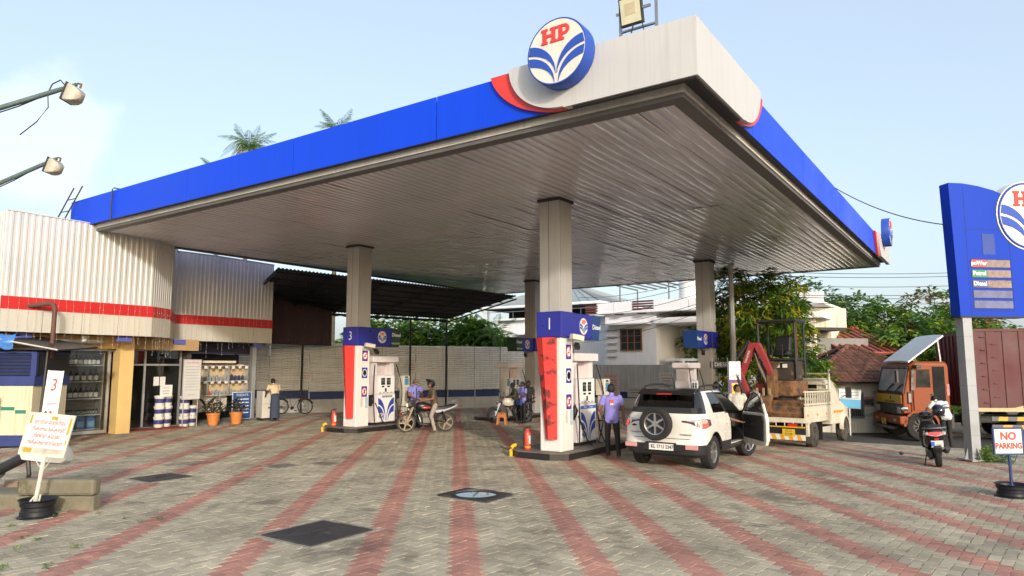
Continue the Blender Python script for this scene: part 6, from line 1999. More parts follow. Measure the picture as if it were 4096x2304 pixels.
def _hs_strip(s, a, b_, fl, fu, sg, off, n=12):
 R = s.rows
 def at(i, l):
  i0, l0 = min(int(i), len(R[0]) - 2), min(int(l), len(R) - 2); fi, f2 = i - i0, l - l0
  return R[l0][i0].lerp(R[l0][i0 + 1], fi).lerp(R[l0 + 1][i0].lerp(R[l0 + 1][i0 + 1], fi), f2)
 b = MB(); V = []
 for k in range(n + 1):
  q = a + (b_ - a) * k / n
  for p in (at(q, fl(q)), at(q, fu(q))):
   d = Vector((p.x - s.cx, p.y, 0)); d = Vector((-1, 0, 0)) if p.y < .6 else (Vector((-.6, .8, 0)) if p.x < .2 else Vector((0, 1, 0)))
   p = p + d * off; V.append((p.x, p.y * sg, p.z))
 return b.add(V, [(2 * k, 2 * k + 2, 2 * k + 3, 2 * k + 1) for k in range(n)])
HalfShell.strip = _hs_strip
def merge(o, d=.0008):
 bm = bmesh.new(); bm.from_mesh(o.data)
 bmesh.ops.remove_doubles(bm, verts=bm.verts, dist=d)
 bmesh.ops.recalc_face_normals(bm, faces=bm.faces)
 bm.to_mesh(o.data); bm.free()
 return o
def suv():
 t = thing('parked_car', 'white compact SUV with spare wheel and driver door wide open', 'car', (4.05, 2.16, 0), 0)
 side_x = [.42 + .1 * k for k in range(31)]
 low = [(0, 0), (0, .3), (.0, .58), (.03, .72), (.1, .82), (.22, .868)] + [(x, .882 if x < 3.1 else .87) for x in side_x] + [(3.6, .82), (3.8, .72), (3.92, .55), (3.98, .28), (4.0, 0)]
 def zl(x, y):
  z = .33
  for xw in (.72, 3.24):
   dx = abs(x - xw)
   if dx < .43 and y > .6: z = max(z, .33 + math.sqrt(max(0, .43 ** 2 - dx ** 2)) * .98)
  return z
 def belt(x): return 1.10 - .02 * ss(.3, 2.0, x) - .10 * ss(2.95, 3.9, x) - .1 * ss(3.7, 4.0, x)
 ts = [0, .12, .26, .42, .58, .72, .86, 1.0]
 ins = [.035, .012, .0, -.004, .0, .006, .022, .06]
 rows = []
 for tt, d in zip(ts, ins):
  row = []
  for x, y in low:
   z0 = zl(x, y); zb = belt(x)
   z = z0 + (zb - z0) * tt if z0 < .35 else max(z0, .33 + (zb - .33) * tt)
   cx = 2.0
   fx = x + d * (1 if x < .3 else -1 if x > 3.7 else 0) * 1.0
   # rear face: bumper stands out below, tailgate leans in above
   if x < .3: fx += (-.06 if z < .62 else .02) * (1 - x / .3)
   row.append(Vector((fx, max(0, y - d) if y > .01 else 0, z)))
  rows.append(row)
 S_ = HalfShell(rows); S_.cx = 2.0
 n = len(low) - 1
 iD0 = min(i for i, p in enumerate(low) if p[0] > 1.70); iD1 = min(i for i, p in enumerate(low) if p[0] > 2.72)
 door_hole = lambda sg, l, i: sg < 0 and iD0 <= i < iD1 and l >= 1
 b = S_.patch(MB(), 0, n, 2, 7, skip=door_hole); merge(b.build('body', car_white, t, fix=False, smooth=32)).data.shade_smooth()
 b = S_.patch(MB(), 0, n, 0, 2, skip=door_hole); merge(b.build('cladding', clad, t, fix=False, smooth=40)).data.shade_smooth()
 # bonnet deck
 b = MB()
 for i in range(n - 13, n):
  p, q = rows[7][i], rows[7][i + 1]
  r0 = [Vector((p.x, p.y * f, p.z + .045 * (1 - f * f))) for f in (1, .66, .33, 0, -.33, -.66, -1)]
  r1 = [Vector((q.x, q.y * f, q.z + .045 * (1 - f * f))) for f in (1, .66, .33, 0, -.33, -.66, -1)]
  b.loft([r0, r1], cap=False, closed=False)
 merge(b.build('bonnet', car_white, t, fix=False)).data.shade_smooth()
 # greenhouse
 gb = [(.10, 0), (.10, .34), (.11, .60), (.16, .72), (.26, .785), (.40, .808), (.58, .815), (.80, .818), (1.05, .82), (1.30, .82), (1.56, .82), (1.68, .82), (1.9, .82), (2.15, .818), (2.4, .81), (2.58, .80), (2.72, .77), (2.9, .68), (3.0, .5), (3.05, .25), (3.06, 0)]
 gr = []
 lev = [0, .07, .3, .55, .8, .92, 1.0]
 for q in lev:
  row = []
  for x, y in gb:
   zb = belt(x) - .005
   f = (x - .1) / 2.96
   xr = .36 + 1.62 * f ** .98
   yr = y * .80
   e_ = q ** 1.12
   xx = x + (xr - x) * e_; yy = y + (yr - y) * e_ * (.85 + .15 * q)
   zr = 1.575 - .03 * (f - .35) ** 2 * 4
   row.append(Vector((xx, yy, zb + (zr - zb) * (1 - (1 - q) ** 1.08))))
  gr.append(row)
 G_ = HalfShell(gr); G_.cx = 1.4
 m = len(gb) - 1
 def isglass(l, i):
  if not (1 <= l < 5): return False
  return i < 4 or 7 <= i < 10 or 11 <= i < 15 or i >= 17
 hole = lambda sg, l, i: sg < 0 and 11 <= i < 16 and l < 5
 b = G_.patch(MB(), 0, m, 0, 6, skip=lambda sg, l, i: isglass(l, i) or i == 10 or hole(sg, l, i)); merge(b.build('cabin_frame', car_white, t, fix=False)).data.shade_smooth()
 b = G_.patch(MB(), 10, 11, 0, 6); b.build('door_pillar', clad, t, fix=False)
 for nm, i0, i1, sides in (('rear_window', 0, 4, (1, -1)), ('side_window', 7, 10, (1,)), ('side_window', 7, 10, (-1,)), ('side_window', 11, 15, (1,)), ('windscreen', 17, m, (1, -1))):
  b = G_.patch(MB(), i0, i1, 1, 5, sides); merge(b.build(nm, car_glass, t, fix=False)).data.shade_smooth()
 b = G_.patch(MB(), 0, 4, 1, 2, off=.003); b.build('window_border', clad, t, fix=False)
 for sg in (1, -1): G_.patch(MB(), 3, 5, 1, 6, (sg,), off=.003).build('window_border', M('gloss_black', (.012, .012, .013), .1, coat=.5), t, fix=False)
 # roof
 top = gr[-1]; b = MB()
 for i in range(m):
  p, q = top[i], top[i + 1]
  F_ = (1, .66, .33, 0, -.33, -.66, -1)
  b.loft([[Vector((p.x, p.y * f, p.z + .05 * (1 - f * f) * min(1, p.y * 3))) for f in F_], [Vector((q.x, q.y * f, q.z + .05 * (1 - f * f) * min(1, q.y * 3))) for f in F_]], cap=False, closed=False)
 merge(b.build('roof', M('roof_dark', (.05, .047, .044), .2, var=.2, coat=.6), t, fix=False)).data.shade_smooth()
 b = MB()
 for k in range(7): b.bx(.5 + .0 * k, 1.9, -.48 + k * .16 - .012, -.48 + k * .16 + .012, 1.615, 1.632)
 # spoiler, rails, antenna
 b = MB(); b.prism([(.16, 1.50), (.42, 1.615), (.62, 1.62), (.42, 1.56)], -.60, .60, 'xz'); b.build('spoiler', M('gloss_black', (.012, .012, .013), .1, coat=.5), t, bevel=.012)
 MB().bx(.175, .20, -.16, .16, 1.505, 1.53).build('stop_lamp', lamp_red, t)
 for sg in (-1, 1):
  b = MB(); b.tube([(.52, sg * .60, 1.585), (.62, sg * .605, 1.66), (.9, sg * .61, 1.685), (1.6, sg * .6, 1.68), (1.85, sg * .59, 1.64), (1.92, sg * .585, 1.58)], [(.02, .02)] * 6, 8); b.build('roof_rail', clad, t, smooth=True)
 b = MB(); b.tube([(.75, 0, 1.6), (.78, 0, 1.66)], [.03, .02], 8); b.tube([(.78, 0, 1.66), (.6, 0, 1.92)], [.008, .005], 5); b.build('antenna', clad, t)
 # tail lamps hug the corner
 for sg in (1, -1):
  lo_ = lambda q: 5.75 - 1.1 * ss(1.4, 4.2, q) + .5 * ss(4.6, 6.6, q)
  up_ = lambda q: 6.05 + .35 * ss(1.4, 4.5, q) - .25 * ss(5, 6.6, q)
  S_.strip(1.5, 6.6, lo_, up_, sg, .006).build('tail_lamp', M('lamp_smoked', (.10, .014, .014), .12, coat=.6), t, fix=False)
  S_.strip(1.9, 3.4, lambda q: lo_(q) * .35 + up_(q) * .65, lambda q: up_(q) - .05, sg, .011).build('reverse_lamp', lamp_clear, t, fix=False)
  S_.strip(3.6, 5.4, lambda q: lo_(q) + .08, lambda q: lo_(q) * .45 + up_(q) * .55, sg, .012).build('brake_lamp', lamp_lit, t, fix=False)
  S_.strip(3.6, 5.2, lambda q: lo_(q) * .42 + up_(q) * .58, lambda q: up_(q) - .06, sg, .012).build('indicator_lamp', M('lamp_amber', (.55, .35, .28), .2), t, fix=False)
  MB().bx(-.075, -.045, sg * .52 if sg > 0 else -.78, .78 if sg > 0 else -.52, .44, .53).build('reflector', M('reflector', (.6, .3, .28), .2), t, bevel=.01)
 # tailgate shut lines, plate, badges
 b = MB(); b.bx(-.002, .01, -.60, .60, .63, .64); b.build('shut_line', clad, t)
 e = bpy.data.objects.new('number_plate', None); COL.objects.link(e); e.parent = t; e.location = (-.085, -.02, .47); e.rotation_euler = (0, 0, rad(-90))
 MB().bx(-.26, .26, -.008, .01, -.065, .065).build('plate', plate_w, e); MB().bx(-.272, .272, -.004, .012, -.077, .077).build('plate_frame', clad, e)
 text('lettering', 'KL 17 U 2347', .098, blk_ink, e, (0.02, -.0105, 0), ext=.0008, bold=.002, sx=.86)
 text('lettering', 'TITANIUM S', .05, M('badge_gold', (.32, .26, .16), .4, .5), t, (.0, -.52, .72), (rad(90), 0, rad(-90)), ext=.002)
 text('lettering', 'EcoSport', .055, M('badge_dark', (.10, .10, .10), .4, .5), t, (.0, .56, .74), (rad(90), 0, rad(-90)), ext=.002)
 b = MB(); b.ell((0, .6, .88), (.008, .05, .024), 14, 6); b.build('oval_badge', alloy_dk, t)
 # bumper insert
 b = MB(); b.prism([(-.42, .40), (.42, .40), (.32, .56), (-.32, .56)], -.078, -.05, 'yz'); b.build('bumper_insert', black_p, t)
 # spare wheel on the tailgate
 wheel(t, (-.14, .06, .93), .335, .2, 'x', 6, name='spare_wheel')
 wheel(t, (.72, .74, .34), .34, .21, spokes=6); wheel(t, (.72, -.74, .34), .34, .21, spokes=6)
 wheel(t, (3.24, .74, .34), .34, .21, spokes=6); wheel(t, (3.24, -.74, .34), .34, .21, spokes=6, rot=(rad(90), 0, rad(-16)))
 for xw in (.72, 3.24):
  for sg in (1, -1):
   b = MB(); b.loft([[Vector((xw + .425 * math.cos(a), y, .34 + .425 * math.sin(a))) for a in [math.pi * k / 14 for k in range(15)]] for y in (sg * .45, sg * .84)], cap=False, closed=False); b.build('wheel_housing', black_p, t)
 MB().bx(.2, 3.8, -.7, .7, .26, .32).build('floor_pan', black_p, t)
 # interior
 inn = M('car_interior', (.03, .03, .032), .8, var=.2)
 MB().bx(.5, 3.0, -.72, .72, .38, .42).build('carpet', inn, t)
 for y in (.36, -.36):
  b = MB(); b.box((1.85, y, .62), (.52, .5, .2)); b.box((1.58, y, .98), (.16, .48, .66), (0, rad(-14), 0)); b.box((1.5, y, 1.37), (.1, .24, .18)); b.build('front_seat', inn, t, bevel=.05)
 b = MB(); b.box((1.02, 0, .62), (.5, 1.3, .2)); b.box((.76, 0, .98), (.16, 1.3, .6), (0, rad(-16), 0)); b.build('rear_seat', inn, t, bevel=.05)
 MB().bx(2.45, 2.9, -.72, .72, .72, 1.02).build('dashboard', inn, t, bevel=.04)
 b = MB(); b.lathe([(.18, -.012), (.19, 0), (.18, .012), (.165, 0)], 20, 0, Matrix.Translation((2.35, -.36, .98)) @ Matrix.Rotation(rad(-65), 4, 'Y'), cap=False); b.build('steering_wheel', inn, t)
 MB().bx(.22, .5, -.1, .22, 1.09, 1.14).build('tissue_box', M('tissue_blue', (.25, .42, .62), .6, var=.3), t)
 MB().bx(1.7, 2.7, -.86, -.72, .36, .44).build('door_sill', car_white, t, bevel=.02)
 # open driver door
 d = bpy.data.objects.new('door', None); COL.objects.link(d); d.parent = t
 d.location = (2.74, -.86, 0); d.rotation_euler = (0, 0, rad(44))
 out = [(0, .42), (-.02, .36), (-.98, .38), (-1.04, .5), (-1.05, .9), (-1.0, 1.08), (0, 1.05)]
 MB().prism(out, -.045, .03, 'xz').build('outer_skin', car_white, d, bevel=.02)
 MB().prism([(-.08, .5), (-.95, .47), (-.98, .9), (-.93, 1.02), (-.08, 1.0)], .0325, .06, 'xz').build('inner_trim', inn, d, bevel=.015)
 fr = [(-.02, .02, 1.06), (-.28, .03, 1.32), (-.5, .06, 1.48), (-.72, .075, 1.525), (-.9, .075, 1.47), (-.98, .05, 1.28), (-1.0, .01, 1.08)]
 b = MB(); b.tube(fr, .03, 6); b.build('window_frame', car_white, d, smooth=True)
 b = MB(); b.tube([(x * .965 - .015, y + .028, z - .015) for x, y, z in fr], .016, 5); b.build('window_seal', black_p, d, smooth=True)
 b = MB(); b.add([Vector(p) for p in fr], [tuple(range(len(fr)))]); b.build('side_window', car_glass, d)
 b = MB(); b.ell((-.1, -.16, 1.1), (.07, .12, .085), 14, 9); b.build('mirror_housing', car_white, d, smooth=True)
 b = MB(); b.ell((-.165, -.16, 1.1), (.008, .1, .068), 14, 8); b.build('mirror_glass', mirror_m, d)
 b = MB(); b.tube([(-.3, .06, .78), (-.32, .1, .8), (-.55, .1, .82), (-.58, .06, .82)], .018, 6); b.build('pull_handle', clad, d)
 b = MB(); b.tube([(-.72, -.05, .88), (-.74, -.075, .885), (-.9, -.075, .89), (-.92, -.05, .89)], .014, 6); b.build('door_handle', car_white, d)
 b = MB(); b.tube([(1.45, -.885, .90), (1.47, -.91, .905), (1.6, -.91, .91), (1.62, -.885, .91)], .014, 6); b.build('door_handle', car_white, t)
 return t
suv()
def pickup():
 ang = rad(-4)
 x0, y0 = 9.75, 1.45
 t = thing('pickup_truck', 'white flatbed pickup with slatted sides carrying a mini excavator', 'pickup truck', (x0, y0, gz(11.5, .8) + .02), (0, rad(1.2), ang))
 wp = M('pickup_white', (.66, .61, .48), .45, var=.1, scale=3, streak=.15, spot=.68, spotcol=(.3, .2, .12), spotscale=8)
 # local x forward from the tail, y left, width 1.7
 MB().bx(.1, 4.6, -.35, .35, .42, .6).build('chassis', black_p, t)
 MB().bx(0, 2.65, -.84, .84, .70, .82).build('bed_floor', wp, t)
 for sg in (-1, 1):
  e = bpy.data.objects.new('bed_side', None); COL.objects.link(e); e.parent = t
  y = sg * .86
  MB().bx(.02, 2.62, y - .02, y + .02, .70, 1.12).build('side_panel', wp, e)
  b = MB(); b.bx(.15, 1.15, y - .028, y + .028, .80, 1.04); b.bx(1.4, 2.45, y - .028, y + .028, .80, 1.04); b.build('pressed_panel', wp, e, bevel=.01)
  for k in range(12): MB().bx(.1 + k * .22, .135 + k * .22, y - .014, y + .014, 1.12, 1.50).build('slat', wp, e)
  for z in (1.17, 1.5): MB().bx(.04, 2.6, y - .022, y + .022, z - .02, z + .025).build('rail', wp, e)
  for x in (.12, 1.0, 1.9):
   MB().bx(x, x + .12, y - .034 if sg < 0 else y + .0285, y - .0285 if sg < 0 else y + .034, .86, .92).build('reflector', M('reflector_amber', (.70, .32, .02), .4), e)
 # headboard rack
 for y in (-.82, .82):
  MB().tube([(2.6, y, .8), (2.62, y, 2.0), (2.9, y * .92, 2.12)], .035, 6).build('rack_post', wp, t)
 for k in range(7): MB().cyl((2.63, -.82, 1.1 + k * .15), (2.63, .82, 1.1 + k * .15), .02, n=6).build('rack_bar', wp, t)
 MB().cyl((2.62, 0, .8), (2.62, 0, 2.0), .025, n=6).build('rack_post', wp, t)
 # cab
 def ring(x, w0, w1, z0, zm, z1):
  return [Vector((x, -w0, z0)), Vector((x, -w0, zm)), Vector((x, -w1, z1 - .1)), Vector((x, -w1 + .12, z1)), Vector((x, w1 - .12, z1)), Vector((x, w1, z1 - .1)), Vector((x, w0, zm)), Vector((x, w0, z0))]
 b = MB(); b.loft([ring(2.72, .80, .68, .55, 1.2, 1.84), ring(2.85, .82, .70, .55, 1.2, 1.88), ring(3.55, .82, .69, .55, 1.18, 1.87), ring(4.1, .82, .76, .55, 1.14, 1.24)])
 b.build('cab', wp, t, smooth=40, bevel=.02)
 b = MB(); b.loft([ring(4.1, .82, .76, .55, 1.10, 1.20), ring(4.7, .80, .72, .55, 1.02, 1.10), ring(4.82, .74, .66, .55, .95, 1.0)]); b.build('bonnet', wp, t, smooth=40, bevel=.03)
 for sg in (-1, 1):
  b = MB(); b.prism([(3.0, 1.22), (3.62, 1.2), (3.94, 1.25), (3.6, 1.74), (3.02, 1.76)], .0, .012, 'xz')
  T = Matrix.Translation((0, sg * .815 - .006, 0))
  o = b.build('side_window', M('window_black', (.015, .017, .018), .08), t); o.location = (0, sg * .80 + (.0 if sg > 0 else -.012), 0); o.rotation_euler = (rad(sg * 11), 0, 0); o.location.z = -.02; o.location.y += sg * .21
  b = MB(); b.bx(2.98, 4.0, sg * .835 - .004, sg * .835 + .004, .88, .94); b.build('orange_stripe', M('reflector_amber', (.70, .32, .02), .4), t)
  b = MB(); b.tube([(3.9, sg * .8, 1.3), (3.95, sg * 1.0, 1.4)], .015, 5); b.box((3.95, sg * 1.02, 1.46), (.08, .16, .32)); b.build('wing_mirror', black_p, t, bevel=.015)
  b = MB(); R = []
  for k in range(13):
   a = math.pi * k / 12; R.append([Vector((4.15 + .42 * math.cos(a), sg * .78, .38 + .46 * math.sin(a))), Vector((4.15 + .42 * math.cos(a), sg * .88, .36 + .43 * math.sin(a))), Vector((4.15 + .36 * math.cos(a), sg * .88, .36 + .38 * math.sin(a)))])
  b.loft(R, cap=False, closed=False); b.build('wheel_arch', wp, t, smooth=40)
 b = MB(); b.add([(4.08, -.68, 1.26), (4.08, .68, 1.26), (3.62, .6, 1.8), (3.62, -.6, 1.8)], [(0, 1, 2, 3)]); b.build('windscreen', M('window_black', (.015, .017, .018), .08), t)
 MB().bx(2.705, 2.718, -.45, .45, 1.3, 1.7).build('rear_window', M('window_black', (.015, .017, .018), .08), t)
 wheel(t, (.95, -.74, .36), .36, .2, tyre=tyre_dust, rim=M('steel_rim', (.09, .085, .08), .6), spokes=8, rimr=.58); wheel(t, (.95, .74, .36), .36, .2, tyre=tyre_dust, rim=M('steel_rim', (.09, .085, .08), .6), spokes=8, rimr=.58)
 wheel(t, (4.15, -.74, .36), .36, .2, tyre=tyre_dust, rim=M('steel_rim', (.09, .085, .08), .6), spokes=8, rimr=.58); wheel(t, (4.15, .74, .36), .36, .2, tyre=tyre_dust, rim=M('steel_rim', (.09, .085, .08), .6), spokes=8, rimr=.58)
 for sg in (-1, 1):
  MB().bx(.5, .53, sg * .74 - .14, sg * .74 + .14, .16, .66).build('mud_flap', M('flap_brown', (.08, .06, .045), .8), t)
  MB().bx(1.5, 1.53, sg * .78 - .1, sg * .78 + .1, .2, .68).build('mud_flap', black_p, t)
  MB().bx(.35, .62, sg * .80 - .03, sg * .80 + .03, .34, .70).build('mudguard', wp, t)
 # tail: hazard beam, amber rail, lamps, plate
 MB().bx(-.06, .0, -.86, .86, .26, .40).build('bumper', M('bumper_white', (.72, .70, .64), .5, var=.1), t)
 for k in range(8):
  y = -.80 + k * .215
  b = MB(); b.prism([(y, .262), (y + .1, .262), (y + .15, .398), (y + .05, .398)], -.064, -.061, 'yz'); b.build('hazard_stripe', M('hazard_amber', (.70, .36, .02), .5, var=.1), t)
 MB().bx(-.05, -.0, -.86, .86, .575, .605).build('amber_rail', M('hazard_amber', (.70, .36, .02), .5, var=.1), t)
 for k in range(8): MB().bx(-.03, -.01, -.8 + k * .22, -.78 + k * .22, .61, .70).build('tail_bar', wp, t)
 MB().bx(-.02, .06, -.86, .86, .41, .57).build('tail_recess', black_p, t)
 for y in (-.55, .55): MB().bx(-.035, -.02, y - .12, y + .12, .6, .68).build('tail_lamp', lamp_red, t)
 MB().bx(-.072, -.062, -.62, -.3, .36, .54).build('number_plate', plate_y, t)
 text('lettering', 'KL12\nF2778', .085, blk_ink, t, (-.074, -.46, .45), (rad(90), 0, rad(-90)), ext=.0008, sx=.9)
 return t
PK = pickup()
def excavator():
 t = thing('mini_excavator', 'muddy red mini excavator with roll cage loaded on the pickup', 'excavator', (10.75, 1.38, gz(11.5, .8) + .845), rad(176))
 # local x points to the tail of the pickup, where the boom reaches
 mud = M('mud_brown', (.19, .095, .04), .95, var=.6, scale=7, bump=.7, bscale=16, spot=.52, spotcol=(.055, .042, .035), spotscale=4)
 rd = M('excavator_red', (.30, .035, .038), .5, var=.2, scale=4, spot=.63, spotcol=(.25, .13, .06), spotscale=5)
 bk = M('excavator_black', (.02, .02, .021), .5, var=.2)
 for sg in (-1, 1):
  P = [(-.62, .05), (.55, .05), (.72, .2), (.6, .36), (-.6, .36), (-.74, .2)]
  MB().prism(P, sg * .5 - .12, sg * .5 + .12, 'xz').build('track', M('track_rubber', (.07, .05, .035), .95, var=.4, bump=.6, bscale=18), t, bevel=.03)
  for k in range(10): MB().bx(-.6 + k * .125, -.55 + k * .125, sg * .5 - .13, sg * .5 + .13, .36, .385).build('track_lug', M('track_rubber', (.07, .05, .035), .95), t)
  for x in (-.5, 0, .45):
   b = MB(); b.cyl((x, sg * .5 - .135, .2), (x, sg * .5 + .135, .2), .12, n=12); b.build('track_roller', mud, t)
 MB().bx(-.4, .4, -.38, .38, .15, .42).build('undercarriage', mud, t)
 b = MB(); R = [[Vector((.86 + dx, y, z)) for dx, z in ((0, -.02), (.05, .1), (.03, .3), (.09, .42), (.05, .43), (-.01, .3), (-.0, .1))] for y in (-.82, .82)]
 b.loft(R); b.build('dozer_blade', mud, t)
 MB().bx(.5, .86, -.3, .3, .12, .24).build('blade_arm', mud, t)
 b = MB(); b.lathe([(.4, .42), (.4, .52)], 20); b.build('slew_ring', bk, t)
 b = MB(); b.prism([(-.62, -.45), (-.45, -.58), (.25, -.58), (.5, -.4), (.5, .4), (.25, .58), (-.45, .58), (-.62, .45)], .52, .95, 'xy'); b.build('engine_house', mud, t, bevel=.05)
 MB().bx(.503, .512, -.38, .02, .66, .84).build('vent_panel', bk, t)
 for k in range(4): MB().bx(.513, .52, -.36, .0, .67 + k * .045, .685 + k * .045).build('vent_slat', mud, t)
 MB().bx(.42, .53, -.56, -.3, .62, .86).build('red_corner', rd, t, bevel=.03)
 MB().bx(-.45, .28, -.46, .46, .952, 1.5).build('console', M('console_dark', (.045, .035, .028), .8, var=.5, scale=5, spot=.56, spotcol=(.22, .12, .05), spotscale=4), t, bevel=.04)
 MB().bx(-.5, .34, -.5, .5, 1.502, 1.56).build('deck', bk, t)
 b = MB(); b.box((-.1, -.0, 1.68), (.42, .46, .16)); b.box((-.3, -.0, 1.95), (.14, .46, .5), (0, rad(-12), 0)); b.build('seat', M('seat_vinyl', (.012, .012, .012), .4), t, bevel=.06)
 for sg in (-1, 1):
  b = MB(); b.tube([(.26, sg * .14, 1.5), (.28, sg * .14, 1.88)], .014, 5); b.ell((.28, sg * .14, 1.9), (.03, .03, .035), 8, 5); b.build('control_lever', bk, t)
 # roll cage: four posts and a roof with rounded front corners
 for sg in (-1, 1):
  b = MB(); y = sg * .5
  b.tube([(.28, y, 1.0), (.3, y, 2.42), (.27, y, 2.52), (.2, y, 2.56), (-.5, y, 2.56)], .04, 8); b.build('cage_post', bk, t, smooth=True)
  b = MB(); b.tube([(-.52, y, 1.0), (-.52, y, 2.56)], .035, 8); b.build('cage_post', bk, t)
 MB().bx(-.58, .34, -.54, .54, 2.565, 2.63).build('cage_roof', bk, t, bevel=.02)
 b = MB(); b.tube([(-.5, .3, 1.5), (-.5, .3, 2.5)], .02, 6); b.build('striped_post', rd, t)
 for k in range(2): MB().bx(.345, .35, -.05 + k * .2, .08 + k * .2, 1.3, 1.4).build('warning_label', M('label_white', (.7, .68, .6), .5, var=.2), t)
 # swing post, boom, dipper, bucket
 MB().bx(.5, .78, -.16, .08, .5, 1.25).build('swing_post', mud, t, bevel=.03)
 def beam(nm, pts, w, y0, m):
  b = MB(); R = []
  for i, (x, z, h) in enumerate(pts):
   p, q = pts[max(0, i - 1)], pts[min(len(pts) - 1, i + 1)]
   d = Vector((0, q[0] - p[0], q[1] - p[1])).normalized(); nn = Vector((0, -d.z, d.y)) * h * .78
   c = Vector((y0, x, z)); sd = Vector((w, 0, 0))
   R.append([c + nn + sd, c + nn - sd, c - nn - sd, c - nn + sd])
  b.loft(R); b.build(nm, m, t, bevel=.012)
 beam('boom', [(-.02, 1.1, .08), (-.18, 1.5, .10), (-.38, 1.92, .12), (-.52, 1.94, .12), (-.68, 1.52, .11), (-.84, 1.12, .09)], .075, .72, rd)
 beam('dipper_arm', [(-.88, 1.3, .07), (-.83, 1.06, .10), (-.64, .6, .08), (-.4, .16, .06)], .06, .84, rd)
 b = MB(); b.cyl((.72, -.1, .75), (.72, -.38, 1.4), .05, n=8); b.cyl((.72, -.38, 1.4), (.72, -.46, 1.7), .028, n=8); b.build('boom_ram', M('ram_steel', (.16, .13, .1), .5, .3), t)
 b = MB(); b.cyl((.72, -.6, 2.05), (.78, -.9, 1.62), .055, n=8); b.cyl((.78, -.9, 1.62), (.84, -1.0, 1.32), .028, n=8); b.build('dipper_ram', bk, t)
 b = MB(); b.cyl((.95, -.94, 1.16), (.95, -.62, .36), .04, n=8); b.build('bucket_ram', bk, t)
 text('lettering', 'YANMAR', .09, lettering_w, t, (.8, -.64, 1.6), (rad(90), rad(-70), rad(90)), ext=.001)
 b = MB(); P = [(y_ + .24, z_ - .02) for y_, z_ in ((-.66, .74), (-.68, .4), (-.6, .16), (-.42, .08), (-.24, .16), (-.22, .62), (-.26, .6), (-.3, .24), (-.42, .16), (-.54, .24), (-.6, .44), (-.62, .74))]
 b.prism(P, .8, 1.15, 'yz'); b.prism([(-.4, .58), (-.38, .28), (-.18, .1), (-.02, .18), (0, .56)], 1.14, 1.155, 'yz'); b.build('bucket', mud, t)
 for k in range(3): MB().box((1.0, -.34 + k * .17, .66), (.05, .05, .2)).build('bucket_tooth', M('tooth_steel', (.32, .24, .14), .7), t)
 b = MB()
 for k in range(5): b.tube([(.3, .0 + k * .05, 1.42), (.5, -.06 + k * .05, 1.45), (.66, -.12 + k * .03, 1.2), (.6, -.25, .95)], .022, 5)
 b.build('hydraulic_hose', M('hose_muddy', (.10, .065, .035), .9), t, smooth=True)
excavator()
